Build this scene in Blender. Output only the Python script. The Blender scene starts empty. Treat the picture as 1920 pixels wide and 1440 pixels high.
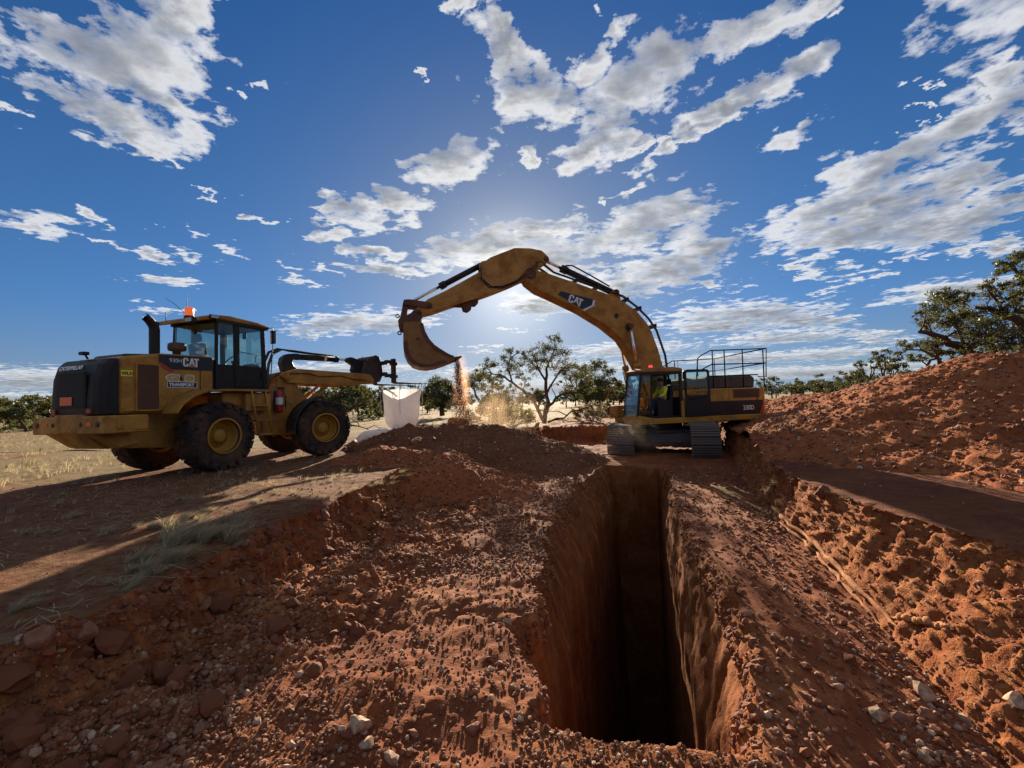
import bpy, bmesh, math, random
import numpy as np
from mathutils import Vector, Matrix

random.seed(7)
RNG = np.random.default_rng(11)
SC = bpy.context.scene
COL = SC.collection
PI = math.pi

# ------------------------------------------------------------------ camera
EYE = 1.27
PITCH, ROLL = math.radians(2.36), math.radians(1.95)
cam_d = bpy.data.cameras.new('camera')
cam_d.sensor_fit = 'HORIZONTAL'; cam_d.sensor_width = 36.0; cam_d.lens = 15.0
cam_d.clip_start = 0.05; cam_d.clip_end = 8000.0
cam = bpy.data.objects.new('camera', cam_d); COL.objects.link(cam)
_f = Vector((0, math.cos(PITCH), math.sin(PITCH))); _r0 = Vector((1, 0, 0)); _u0 = Vector((0, -math.sin(PITCH), math.cos(PITCH)))
_r = _r0 * math.cos(ROLL) - _u0 * math.sin(ROLL); _u = _u0 * math.cos(ROLL) + _r0 * math.sin(ROLL)
_m = Matrix((_r, _u, -_f)).transposed().to_4x4(); _m.translation = (0, 0, EYE)
cam.matrix_world = _m
SC.camera = cam

# ------------------------------------------------------------------ sky, sun, exposure
SUN_EL, SUN_AZ = math.radians(15.7), math.radians(0.25)          # azimuth from +Y towards +X
SUN_DIR = Vector((math.sin(SUN_AZ) * math.cos(SUN_EL), math.cos(SUN_AZ) * math.cos(SUN_EL), math.sin(SUN_EL)))
CLOUDS = [(-1.018,1.143,2.276,0.217,0.172),(-0.792,1.032,2.057,0.105,0.085),(-1.254,1.369,3.004,0.13,0.12),(-1.062,1.001,3.043,0.103,0.082),(-0.699,0.994,-2.416,0.049,0.04),(-1.041,1.322,2.299,0.131,0.096),(-1.233,1.47,2.378,0.046,0.036),(-1.437,1.191,2.549,0.081,0.019),(-2.22,1.984,3.013,0.177,0.125),(-1.889,1.892,-1.6,0.095,0.065),(-2.034,2.229,-1.865,0.112,0.056),(-1.963,2.452,1.786,0.138,0.111),(-2.307,2.772,-3.134,0.162,0.1),(-2.852,3.517,1.965,0.221,0.128),(-0.692,1.218,2.287,0.029,0.025),(-1.511,1.302,-2.161,0.044,0.032),(-1.303,1.784,2.098,0.038,0.022),(-1.58,2.1,-1.428,0.051,0.034),(-1.16,2.007,-1.467,0.06,0.035),(-1.589,2.38,-1.368,0.097,0.052),(-1.34,2.698,-2.336,0.146,0.081),(-1.497,2.973,-2.435,0.115,0.088),(-0.807,1.225,2.387,0.031,0.018),(-0.615,1.006,2.777,0.013,0.011),(-0.215,1.665,2.303,0.221,0.118),(-0.579,1.988,2.73,0.277,0.144),(-0.751,1.882,2.045,0.101,0.08),(-0.884,2.244,2.734,0.165,0.123),(-0.908,2.078,2.81,0.061,0.043),(0.072,1.646,1.517,0.071,0.042),(-0.816,2.559,-2.488,0.184,0.13),(-0.76,2.825,-2.891,0.31,0.149),(-0.164,2.517,2.615,0.474,0.247),(0.175,2.299,2.701,0.242,0.173),(0.238,2.778,1.254,0.405,0.309),(0.634,2.387,1.881,0.411,0.288),(0.877,2.189,2.132,0.251,0.205),(1.157,2.703,1.089,0.464,0.235),(1.139,3.087,0.82,0.546,0.348),(0.832,3.36,-2.265,0.474,0.253),(1.67,3.427,0.81,0.257,0.141),(0.004,1.041,-2.294,0.044,0.04),(0.031,1.12,-2.368,0.096,0.05),(0.073,1.307,-2.259,0.201,0.115),(0.223,1.189,2.251,0.073,0.07),(0.292,1.088,2.813,0.067,0.044),(0.245,1.1,-2.587,0.029,0.02),(0.418,1.309,2.426,0.18,0.147),(0.502,1.217,3.005,0.121,0.105),(0.633,1.122,2.747,0.124,0.085),(0.737,1.068,2.95,0.089,0.039),(0.848,1.078,2.956,0.042,0.027),(0.829,1.321,2.33,0.144,0.092),(0.743,1.442,2.596,0.185,0.077),(0.35,1.559,2.329,0.145,0.115),(0.215,1.437,-2.403,0.129,0.095),(0.648,1.638,2.286,0.155,0.052),(0.527,1.905,2.467,0.159,0.047),(0.419,2.044,3.089,0.051,0.039),(-0.144,1.04,-2.417,0.034,0.024),(-0.092,1.033,1.921,0.026,0.025),(-0.197,1.242,1.917,0.019,0.014),(0.221,1.006,-2.848,0.042,0.023),(0.604,1.602,-2.47,0.049,0.034),(0.48,1.597,-2.722,0.058,0.04),(1.633,1.436,1.259,0.265,0.178),(1.534,1.248,0.504,0.126,0.06),(1.596,1.779,1.614,0.376,0.199),(1.525,2.139,1.016,0.252,0.203),(1.988,2.453,-2.767,0.611,0.277),(2.427,2.394,0.627,0.521,0.272),(1.068,1.559,2.33,0.106,0.08),(2.406,2.054,0.699,0.444,0.174),(2.223,3.047,-2.649,0.35,0.118),(1.389,1.431,0.681,0.047,0.018),(1.333,1.298,0.521,0.031,0.018),(1.986,1.896,0.861,0.324,0.155),(1.863,2.122,0.829,0.354,0.227),(3.152,2.743,-2.746,0.341,0.124),(3.68,3.816,0.88,0.442,0.236),(3.952,3.708,0.617,0.444,0.236),(2.508,4.486,-2.939,0.93,0.546),(3.33,4.869,-2.67,0.985,0.329),(2.52,5.094,-2.956,0.951,0.433),(3.887,6.038,-3.016,1.0,0.613),(2.785,3.31,-2.859,0.17,0.116),(5.944,8.085,0.74,1.253,0.84),(5.284,6.167,-2.678,1.13,0.252),(2.788,3.65,0.456,0.138,0.102),(2.729,2.927,0.473,0.096,0.063),(0.222,3.904,1.341,0.485,0.26),(0.667,4.078,1.26,0.215,0.182),(-1.724,4.333,2.465,0.713,0.46),(-1.22,4.384,2.301,0.532,0.43),(-2.322,4.837,1.66,0.289,0.181),(-0.427,6.441,1.433,0.345,0.148),(0.086,5.087,1.433,0.199,0.127),(-8.598,7.628,2.442,2.433,0.951),(-12.219,10.383,2.367,2.104,1.003),(-2.852,8.159,-2.727,1.548,0.885),(-4.864,17.64,-1.947,4.149,2.489),(-5.722,14.742,1.846,4.176,1.858),(-0.995,10.017,1.758,1.408,0.742),(2.29,20.485,1.235,9.967,4.405),(1.582,9.647,-2.413,1.784,1.141),(1.928,6.919,2.776,1.007,0.876),(8.872,12.655,-2.676,3.609,2.01),(9.71,11.234,0.623,2.227,1.2),(4.732,8.555,-3.027,1.627,0.819),(-0.934,24.233,-1.875,8.763,4.082)]   # cloud banks on the flat cloud layer: centre, turn, radii

class NT:
    """small helper to write node trees"""
    def __init__(s, tree):
        s.t = tree; s.n = tree.nodes; s.l = tree.links
    def node(s, typ, **kw):
        nd = s.n.new(typ)
        for k, v in kw.items(): setattr(nd, k, v)
        return nd
    def put(s, sock, v):
        if isinstance(v, bpy.types.NodeSocket): s.l.new(v, sock)
        elif v is not None: sock.default_value = v
    def math(s, op, a, b=None, c=None, clamp=False):
        nd = s.node('ShaderNodeMath', operation=op, use_clamp=clamp)
        s.put(nd.inputs[0], a); s.put(nd.inputs[1], b)
        if c is not None: s.put(nd.inputs[2], c)
        return nd.outputs[0]
    def vmath(s, op, a, b=None, scale=None):
        nd = s.node('ShaderNodeVectorMath', operation=op)
        s.put(nd.inputs[0], a)
        if b is not None: s.put(nd.inputs[1], b)
        if scale is not None: s.put(nd.inputs['Scale'], scale)
        return nd.outputs['Value'] if op in ('LENGTH', 'DOT_PRODUCT', 'DISTANCE') else nd.outputs['Vector']
    def mix(s, fac, a, b, blend='MIX', clamp=False):
        nd = s.node('ShaderNodeMix', data_type='RGBA', blend_type=blend)
        nd.clamp_result = clamp
        s.put(nd.inputs[0], fac); s.put(nd.inputs[6], a); s.put(nd.inputs[7], b)
        return nd.outputs[2]
    def noise(s, vec, scale, detail=4, rough=0.55, dist=0.0, dim='3D', out=0):
        nd = s.node('ShaderNodeTexNoise', noise_dimensions=dim)
        s.put(nd.inputs['Vector'], vec); nd.inputs['Scale'].default_value = scale
        nd.inputs['Detail'].default_value = detail; nd.inputs['Roughness'].default_value = rough
        nd.inputs['Distortion'].default_value = dist
        return nd.outputs[out]
    def rng(s, v, a, b, c=0.0, d=1.0, smooth=False):
        nd = s.node('ShaderNodeMapRange', interpolation_type='SMOOTHSTEP' if smooth else 'LINEAR')
        nd.clamp = True
        for i, x in enumerate((v, a, b, c, d)): s.put(nd.inputs[i], x)
        return nd.outputs[0]
    def sep(s, v):
        nd = s.node('ShaderNodeSeparateXYZ'); s.put(nd.inputs[0], v); return nd.outputs
    def comb(s, x, y, z):
        nd = s.node('ShaderNodeCombineXYZ')
        for i, q in enumerate((x, y, z)): s.put(nd.inputs[i], q)
        return nd.outputs[0]

def cloud_layout(w=2048, h=1024):
    """where the cloud banks lie on the cloud layer, worked out once from CLOUDS: +1 in the middle of a bank, below 0 outside"""
    az = PI - (np.arange(w) + 0.5) / w * 2 * PI
    el = (np.arange(h // 2) + 0.5) / h * PI
    A, E = np.meshgrid(az, el)
    k = 1.0 / (np.tan(E) + 0.03)
    px, py = (np.cos(A) * k).astype(np.float32), (np.sin(A) * k).astype(np.float32)
    cur = np.full(px.shape, 4.0, np.float32)
    rg = np.random.default_rng(5)
    banks = list(CLOUDS)
    for _ in range(150):                       # the rest of the sky, outside the view, clouded like the part in view
        r_ = 0.6 + 7 * rg.random() ** 1.5; t_ = rg.uniform(0.32 * PI, 1.68 * PI) + PI / 2
        banks.append((r_ * math.cos(t_), r_ * math.sin(t_), rg.uniform(0, PI), rg.uniform(.12, .55) * (1 + .2 * r_), rg.uniform(.06, .25) * (1 + .2 * r_)))
    for cx, cy, rot, sx, sy in banks:
        c, s_ = math.cos(rot), math.sin(rot)
        X, Y = px - cx, py - cy
        L = np.sqrt(((X * c + Y * s_) / sx) ** 2 + ((-X * s_ + Y * c) / sy) ** 2)
        cur = np.minimum(cur, L)
    m = np.full((h, w), -3.0, np.float32); m[h // 2:] = np.maximum(0.98 - cur, -3.0)
    img = bpy.data.images.new('cloud_layout', w, h, float_buffer=True, is_data=True)
    rgba = np.ones((h, w, 4), np.float32); rgba[..., :3] = (m * 0.25 + 0.75)[..., None]
    img.pixels.foreach_set(rgba.ravel()); img.update(); img.pack()
    return img
CLOUD_IMG = cloud_layout()

def cloud_group():
    g = bpy.data.node_groups.new('cloud_density', 'ShaderNodeTree')
    g.interface.new_socket('P', in_out='INPUT', socket_type='NodeSocketVector')
    g.interface.new_socket('D', in_out='OUTPUT', socket_type='NodeSocketFloat')
    g.interface.new_socket('S', in_out='OUTPUT', socket_type='NodeSocketFloat')
    w = NT(g); gi = w.node('NodeGroupInput'); go = w.node('NodeGroupOutput')
    p = gi.outputs[0]
    far = w.math('MULTIPLY_ADD', w.vmath('LENGTH', p), 0.10, 0.05)
    wob = w.vmath('ADD', w.vmath('SUBTRACT', w.noise(p, 3.2, 3, 0.6, out=1), (0.5, 0.5, 0.5)),
                  w.vmath('SCALE', w.vmath('SUBTRACT', w.noise(p, 13.0, 4, 0.65, out=1), (0.5, 0.5, 0.5)), scale=0.42))
    q = w.vmath('ADD', p, w.vmath('MULTIPLY', w.vmath('SCALE', wob, scale=far), (2.2, 2.2, 0.0)))
    env = w.node('ShaderNodeTexEnvironment', image=CLOUD_IMG, interpolation='Linear')
    w.put(env.inputs[0], w.vmath('NORMALIZE', w.vmath('ADD', q, w.comb(0.0, 0.0, w.math('MAXIMUM', w.math('MULTIPLY_ADD', w.vmath('LENGTH', q), -0.03, 1.0), 0.0)))))
    base = w.math('MULTIPLY_ADD', env.outputs[0], 4.0, -3.0)
    n1 = w.noise(p, 7.0, 7, 0.56, 0.3)
    n2 = w.noise(p, 30.0, 3, 0.6, 0.2)
    n = w.math('ADD', w.math('MULTIPLY', w.math('SUBTRACT', n1, 0.5), 2.35), w.math('MULTIPLY', w.math('SUBTRACT', n2, 0.5), 0.55))
    w.put(go.inputs[0], w.math('ADD', base, n))
    n3 = w.noise(p, 6.0, 3.0, 0.5, 0.3)
    w.put(go.inputs[1], w.math('MULTIPLY_ADD', w.math('SUBTRACT', n3, 0.5), 1.3, base))
    return g

world = bpy.data.worlds.new('World'); SC.world = world
world.use_nodes = True
W = NT(world.node_tree); W.n.clear()
sky = W.node('ShaderNodeTexSky', sky_type='NISHITA')
sky.sun_disc = False; sky.sun_elevation = SUN_EL; sky.sun_rotation = SUN_AZ
sky.air_density = 1.0; sky.dust_density = 0.35; sky.ozone_density = 2.0; sky.altitude = 200
geo = W.node('ShaderNodeTexCoord')
D = W.vmath('NORMALIZE', geo.outputs['Generated'])
dx, dy, dz = W.sep(D)
zz = W.math('MULTIPLY_ADD', W.vmath('LENGTH', W.comb(dx, dy, 0.0)), 0.03, W.math('MAXIMUM', dz, 0.0))
Pv = W.comb(W.math('DIVIDE', dx, zz), W.math('DIVIDE', dy, zz), 0.0)
grp = cloud_group()
g1 = W.node('ShaderNodeGroup'); g1.node_tree = grp; W.put(g1.inputs[0], Pv)
d1 = g1.outputs[0]
sunp = (math.sin(SUN_AZ) * 3.1, 3.1, 0)
tosun = W.vmath('SUBTRACT', sunp, Pv)
step = W.vmath('SCALE', W.vmath('NORMALIZE', tosun), scale=W.math('MULTIPLY_ADD', W.vmath('LENGTH', Pv), 0.045, 0.02))
g2 = W.node('ShaderNodeGroup'); g2.node_tree = grp; W.put(g2.inputs[0], W.vmath('ADD', Pv, step))
d2 = g2.outputs[0]
alpha = W.math('SUBTRACT', 1.0, W.math('EXPONENT', W.math('MULTIPLY', W.math('MAXIMUM', W.math('ADD', d1, 0.04), 0.0), -2.5)))
alpha = W.math('MULTIPLY', alpha, W.rng(dz, 0.004, 0.03))
sunang = W.math('MAXIMUM', W.vmath('DOT_PRODUCT', D, tuple(SUN_DIR)), 0.0)
glow = W.math('POWER', sunang, 14.0)
core = W.math('POWER', sunang, 160.0)
s1, s2 = g1.outputs[1], g2.outputs[1]
# light that gets through: little where much cloud lies towards the sun, much at thin rims
thick = W.math('MULTIPLY_ADD', W.math('MAXIMUM', s2, 0.0), 0.85, W.math('MULTIPLY', W.math('MAXIMUM', d1, 0.0), 0.62))
shade = W.math('EXPONENT', W.math('MULTIPLY', W.math('MAXIMUM', W.math('SUBTRACT', thick, 0.24), 0.0), -1.75))
cgrey = W.mix(glow, (1.45, 1.70, 2.15, 1), (2.0, 2.2, 2.6, 1))
cwhite = W.mix(glow, (10.4, 10.3, 10.1, 1), (12.0, 11.7, 11.0, 1))
ccol = W.mix(shade, cgrey, cwhite)
# the sky's own brightness, held back round the sun as the exposure of the picture does; clean dry inland air: deep blue overhead, pale blue low down
lum = W.vmath('DOT_PRODUCT', sky.outputs[0], (0.25, 0.6, 0.15))
lumc = W.math('DIVIDE', lum, W.math('MULTIPLY_ADD', lum, 0.125, 1.2))
tint = W.mix(W.rng(dz, 0.0, 0.22, smooth=True), (0.72, 1.03, 1.34, 1), (0.36, 0.98, 2.15, 1))
tint = W.mix(W.rng(dz, 0.16, 0.68), tint, (0.17, 0.80, 2.50, 1))
tint = W.mix(W.math('MULTIPLY', glow, 0.75), tint, (0.97, 1.01, 1.03, 1))
skyc = W.vmath('ADD', W.vmath('SCALE', tint, scale=lumc), W.vmath('SCALE', (1.0, 0.97, 0.9), scale=W.math('MULTIPLY_ADD', core, 4.5, W.math('MULTIPLY', glow, 0.3))))
fin = W.vmath('SCALE', W.mix(alpha, skyc, ccol), scale=0.75)
bg = W.node('ShaderNodeBackground'); W.put(bg.inputs['Color'], fin); bg.inputs['Strength'].default_value = 0.05
out = W.node('ShaderNodeOutputWorld'); W.l.new(bg.outputs[0], out.inputs[0])
world.cycles.sampling_method = 'MANUAL'; world.cycles.sample_map_resolution = 512

sun_d = bpy.data.lights.new('sun', 'SUN'); sun_d.energy = 5.0; sun_d.angle = math.radians(0.53); sun_d.color = (1.0, 0.83, 0.62)
sun = bpy.data.objects.new('sun', sun_d); COL.objects.link(sun)
sun.rotation_euler = SUN_DIR.to_track_quat('Z', 'Y').to_euler()
sun.location = (0, 0, 30)

vs = SC.view_settings
vs.view_transform = 'Standard'; vs.look = 'None'; vs.exposure = 1.4; vs.gamma = 1.0; vs.use_curve_mapping = False
cy = SC.cycles
cy.use_denoising = True
cy.denoiser = 'OPENIMAGEDENOISE'
cy.max_bounces = 6; cy.diffuse_bounces = 1; cy.glossy_bounces = 3; cy.transmission_bounces = 6; cy.transparent_max_bounces = 12; cy.volume_bounces = 1
cy.caustics_reflective = False; cy.caustics_refractive = False
cy.sample_clamp_indirect = 4.0

# ------------------------------------------------------------------ helpers: properties, meshes, noise, materials
def tag(o, label=None, cat=None, group=None, kind=None):
    if label: o['label'] = label
    if cat: o['category'] = cat
    if group: o['group'] = group
    if kind: o['kind'] = kind
    return o

def empty(name, loc, rz=0.0, label=None, cat=None, group=None):
    o = bpy.data.objects.new(name, None); COL.objects.link(o)
    o.location = loc; o.rotation_euler = (0, 0, rz); o.empty_display_size = 0.2
    return tag(o, label, cat, group)

def link(name, me, mat=None, parent=None):
    o = bpy.data.objects.new(name, me); COL.objects.link(o)
    if mat is not None and not me.materials: me.materials.append(mat)
    if parent is not None: o.parent = parent
    return o

def np_mesh(name, V, Fc, mat=None, smooth=True, parent=None):
    """V (n,3) points, Fc (m,3) or (m,4) faces -> one linked mesh object"""
    V = np.asarray(V, np.float32); Fc = np.asarray(Fc, np.int32)
    me = bpy.data.meshes.new(name)
    me.vertices.add(len(V)); me.vertices.foreach_set('co', V.ravel())
    k = Fc.shape[1]
    me.loops.add(Fc.size); me.loops.foreach_set('vertex_index', Fc.ravel())
    me.polygons.add(len(Fc)); me.polygons.foreach_set('loop_start', np.arange(len(Fc), dtype=np.int32) * k)
    try: me.polygons.foreach_set('loop_total', np.full(len(Fc), k, np.int32))
    except Exception: pass
    me.polygons.foreach_set('use_smooth', np.full(len(Fc), smooth, bool))
    me.update(calc_edges=True); me.validate()
    return link(name, me, mat, parent)

def _h(ix, iy, iz, seed):
    n = (ix * np.uint32(374761393) + iy * np.uint32(668265263) + iz * np.uint32(2147483647) + np.uint32(seed * 974711 + 13))
    n = (n ^ (n >> np.uint32(13))) * np.uint32(1274126177)
    n = (n ^ (n >> np.uint32(16))) * np.uint32(2246822519)
    return ((n ^ (n >> np.uint32(15))) & np.uint32(0xffffff)).astype(np.float32) / np.float32(0xffffff)

def vnoise(p, seed=0):
    """value noise in -1..1 at points p (n,3)"""
    p = np.asarray(p, np.float32); b = np.floor(p); f = p - b; f = f * f * f * (f * (f * 6 - 15) + 10)
    i = (b.astype(np.int64) & 0xffffffff).astype(np.uint32); x, y, z = i[:, 0], i[:, 1], i[:, 2]; o = np.uint32(1)
    fx, fy, fz = f[:, 0], f[:, 1], f[:, 2]
    def lerp(a, b_, t): return a + (b_ - a) * t
    with np.errstate(over='ignore'):
        r = lerp(lerp(lerp(_h(x, y, z, seed), _h(x + o, y, z, seed), fx), lerp(_h(x, y + o, z, seed), _h(x + o, y + o, z, seed), fx), fy),
                 lerp(lerp(_h(x, y, z + o, seed), _h(x + o, y, z + o, seed), fx), lerp(_h(x, y + o, z + o, seed), _h(x + o, y + o, z + o, seed), fx), fy), fz)
    return r * 2 - 1

def fbm(p, octv=4, seed=0, gain=0.5, lac=2.03):
    p = np.asarray(p, np.float32); a, s, t = 1.0, 0.0, 0.0
    for k in range(octv):
        s = s + a * vnoise(p, seed + k); t += a; a *= gain; p = p * lac + 17.3
    return s / t

def worley(p, seed=0):
    """distance to the nearest and the second-nearest cell point, and a random value of the cell"""
    p = np.asarray(p, np.float32); b = np.floor(p)
    f1 = np.full(len(p), 9.0, np.float32); f2 = f1.copy(); cid = np.zeros(len(p), np.float32)
    with np.errstate(over='ignore'):
        for dx_ in (-1, 0, 1):
            for dy_ in (-1, 0, 1):
                for dz_ in (-1, 0, 1):
                    c = b + np.array([dx_, dy_, dz_], np.float32)
                    i = (c.astype(np.int64) & 0xffffffff).astype(np.uint32)
                    q = np.stack([_h(i[:, 0], i[:, 1], i[:, 2], seed + k) for k in (1, 2, 3)], 1)
                    d = np.sqrt(((c + q - p) ** 2).sum(1))
                    cl = d < f1
                    f2 = np.where(cl, f1, np.minimum(f2, d)); f1 = np.where(cl, d, f1)
                    cid = np.where(cl, q[:, 0], cid)
    return f1, f2, cid

def sstep(a, b, x):
    t = np.clip((x - a) / (b - a), 0, 1); return t * t * (3 - 2 * t)

# ---- materials
def newmat(name):
    m = bpy.data.materials.new(name); m.use_nodes = True
    t = NT(m.node_tree); t.n.clear()
    o = t.node('ShaderNodeOutputMaterial'); b = t.node('ShaderNodeBsdfPrincipled')
    t.l.new(b.outputs[0], o.inputs[0])
    return m, t, b, o

def bump(t, b, h, strength=0.5, dist=0.02):
    n = t.node('ShaderNodeBump'); n.inputs['Strength'].default_value = strength; n.inputs['Distance'].default_value = dist
    t.put(n.inputs['Height'], h); t.l.new(n.outputs[0], b.inputs['Normal'])

def paint(name, col, rough=0.45, dirt=(0.20, 0.10, 0.055), amount=0.5, metal=0.0, spec=0.5, chips=0.0, low=None):
    """machine paint or metal, with dust and rubbed patches in noise patterns; low = height of the dustier bottom (object space)"""
    m, t, b, o = newmat(name)
    co = t.node('ShaderNodeTexCoord').outputs['Object']
    n = t.noise(co, 2.3, 6, 0.65); n2 = t.noise(co, 14.0, 5, 0.7)
    f = t.math('MULTIPLY', t.rng(t.math('MULTIPLY_ADD', n2, 0.45, n), 0.55, 0.95, smooth=True), amount)
    if low is not None:
        z = t.sep(co)[2]
        f = t.math('ADD', f, t.math('MULTIPLY', t.rng(z, low, low * 0.3), 0.35), clamp=True)
    c = t.mix(f, (*col, 1), (*dirt, 1))
    if chips:
        k = t.rng(t.noise(co, 38.0, 3, 0.6), 0.66, 0.72); k = t.math('MULTIPLY', k, t.rng(n, 0.45, 0.62)); k = t.math('MULTIPLY', k, chips)
        c = t.mix(k, c, (0.045, 0.025, 0.018, 1))
    t.put(b.inputs['Base Color'], c)
    t.put(b.inputs['Roughness'], t.rng(f, 0.0, 0.6, rough, 0.9))
    b.inputs['Metallic'].default_value = metal; b.inputs['Specular IOR Level'].default_value = spec
    bump(t, b, n2, 0.12, 0.004)
    return m

def flat(name, col, rough=0.6, metal=0.0, spec=0.5, emit=0.0):
    m, t, b, o = newmat(name)
    b.inputs['Base Color'].default_value = (*col, 1); b.inputs['Roughness'].default_value = rough
    b.inputs['Metallic'].default_value = metal; b.inputs['Specular IOR Level'].default_value = spec
    if emit:
        b.inputs['Emission Color'].default_value = (*col, 1); b.inputs['Emission Strength'].default_value = emit
    return m

class MB:
    """collects boxes, bars, tubes, plates into ONE mesh object"""
    def __init__(s, fn=None): s.v = []; s.f = []; s.fn = fn; s.sm = []
    def add(s, vs_, fs_, smooth=False):
        k = len(s.v); s.v += [tuple(p) for p in vs_]; s.f += [tuple(i + k for i in f) for f in fs_]; s.sm += [smooth] * len(fs_)
        return s
    def box(s, a, b):
        (x0, y0, z0), (x1, y1, z1) = a, b
        return s.add([(x0, y0, z0), (x1, y0, z0), (x1, y1, z0), (x0, y1, z0), (x0, y0, z1), (x1, y0, z1), (x1, y1, z1), (x0, y1, z1)],
                     [(0, 3, 2, 1), (4, 5, 6, 7), (0, 1, 5, 4), (1, 2, 6, 5), (2, 3, 7, 6), (3, 0, 4, 7)])
    def obox(s, c, size, mat3):
        """oriented box: centre, full sizes, 3x3 axes as columns"""
        c = Vector(c); X, Y, Z = (Vector(mat3.col[i]) * size[i] / 2 for i in range(3))
        P = [c + X * i + Y * j + Z * k for k in (-1, 1) for (i, j) in ((-1, -1), (1, -1), (1, 1), (-1, 1))]
        return s.add(P, [(0, 3, 2, 1), (4, 5, 6, 7), (0, 1, 5, 4), (1, 2, 6, 5), (2, 3, 7, 6), (3, 0, 4, 7)])
    def prism(s, pts, y0, y1, smooth=False):
        """outline in x,z (any turn) pushed from y0 to y1"""
        A = sum(pts[i][0] * pts[(i + 1) % len(pts)][1] - pts[(i + 1) % len(pts)][0] * pts[i][1] for i in range(len(pts)))
        if A < 0: pts = pts[::-1]
        if y0 > y1: y0, y1 = y1, y0
        n = len(pts)
        vs_ = [(x, y0, z) for x, z in pts] + [(x, y1, z) for x, z in pts]
        s.add(vs_, [tuple(range(n)), tuple(range(2 * n - 1, n - 1, -1))])
        return s.add(vs_, [(i, i + n, (i + 1) % n + n, (i + 1) % n) for i in range(n)], smooth)
    def zprism(s, pts, z0, z1):
        A = sum(pts[i][0] * pts[(i + 1) % len(pts)][1] - pts[(i + 1) % len(pts)][0] * pts[i][1] for i in range(len(pts)))
        if A < 0: pts = pts[::-1]
        n = len(pts)
        return s.add([(x, y, z0) for x, y in pts] + [(x, y, z1) for x, y in pts],
                     [tuple(range(n - 1, -1, -1)), tuple(range(n, 2 * n))] + [(i, (i + 1) % n, (i + 1) % n + n, i + n) for i in range(n)])
    def tube(s, path, r, n=8, caps=True, smooth=True):
        path = [Vector(p) for p in path]; m = len(path)
        rs = r if isinstance(r, (list, tuple)) else [r] * m
        vs_ = []; up = None
        for i, p in enumerate(path):
            d = (path[min(i + 1, m - 1)] - path[max(i - 1, 0)]).normalized()
            if up is None: up = d.orthogonal().normalized()
            up = (up - d * up.dot(d)).normalized() if (up - d * up.dot(d)).length > 1e-5 else d.orthogonal().normalized()
            sd = d.cross(up)
            vs_ += [p + (up * math.cos(2 * PI * k / n) + sd * math.sin(2 * PI * k / n)) * rs[i] for k in range(n)]
        fs_ = [(i * n + k, i * n + (k + 1) % n, (i + 1) * n + (k + 1) % n, (i + 1) * n + k) for i in range(m - 1) for k in range(n)]
        s.add(vs_, fs_, smooth)
        if caps: s.add(vs_[:n], [tuple(range(n - 1, -1, -1))]); s.add(vs_[-n:], [tuple(range(n))])
        return s
    def cyl(s, a, b, r, n=16, r2=None): return s.tube([a, b], [r, r if r2 is None else r2], n)
    def lathe(s, prof, c, axis='Y', n=32, smooth=True):
        """profile (radius, along-axis) turned round an axis through c"""
        c = Vector(c); vs_ = []
        for r_, h in prof:
            for k in range(n):
                a = 2 * PI * k / n; x, y = r_ * math.cos(a), r_ * math.sin(a)
                vs_.append(c + (Vector((x, h, y)) if axis == 'Y' else Vector((h, x, y)) if axis == 'X' else Vector((y, x, h))))
        m = len(prof)
        return s.add(vs_, [(i * n + k, (i + 1) * n + k, (i + 1) * n + (k + 1) % n, i * n + (k + 1) % n) for i in range(m - 1) for k in range(n)], smooth)
    def build(s, name, mat, parent=None, bevel=0.0, fn=None, recalc=True):
        me = bpy.data.meshes.new(name)
        fn = fn or s.fn
        me.from_pydata([fn(p) for p in s.v] if fn else s.v, [], s.f)
        me.polygons.foreach_set('use_smooth', s.sm)
        if bevel or recalc:
            bm = bmesh.new(); bm.from_mesh(me)
            bmesh.ops.remove_doubles(bm, verts=bm.verts, dist=1e-5)
            if recalc: bmesh.ops.recalc_face_normals(bm, faces=bm.faces)
            if bevel:
                ed = [e for e in bm.edges if len(e.link_faces) == 2 and e.calc_face_angle(0) > 0.5]
                if ed: bmesh.ops.bevel(bm, geom=ed, offset=bevel, segments=1, affect='EDGES', clamp_overlap=True)
            bm.to_mesh(me); bm.free()
        return link(name, me, mat, parent)

def text_part(s_, size, mat, parent, M, name='lettering', extrude=0.003, bold=0.0, sx=1.0, spacing=1.0, align='LEFT'):
    """flat raised lettering; M puts the x-y plane of the writing into the parent's space"""
    cu = bpy.data.curves.new(name, 'FONT'); cu.body = s_; cu.size = size; cu.extrude = extrude; cu.offset = bold
    cu.space_character = spacing; cu.align_x = align
    tmp = bpy.data.objects.new(name, cu)
    COL.objects.link(tmp); bpy.context.view_layer.update()
    dg = bpy.context.evaluated_depsgraph_get()
    me = bpy.data.meshes.new_from_object(tmp.evaluated_get(dg))
    COL.objects.unlink(tmp); bpy.data.objects.remove(tmp)
    me.name = name
    me.transform(M @ Matrix.Diagonal((sx, 1, 1, 1)))
    me.materials.clear()
    return link(name, me, mat, parent)

def frame_m(o, x, y):
    """4x4 whose x and y axes are the given directions, origin o"""
    x = Vector(x).normalized(); y = Vector(y).normalized(); z = x.cross(y).normalized(); y = z.cross(x)
    m = Matrix((x, y, z)).transposed().to_4x4(); m.translation = o
    return m

# ------------------------------------------------------------------ the ground, the pit and the trench, swept along the trench
TH = math.radians(17.0)                              # trench heading from +Y towards +X
CT, ST = math.cos(TH), math.sin(TH)
def uv2xy(u, v): return u * CT + v * ST, -u * ST + v * CT
def xy2uv(x, y): return x * CT - y * ST, x * ST + y * CT

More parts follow.
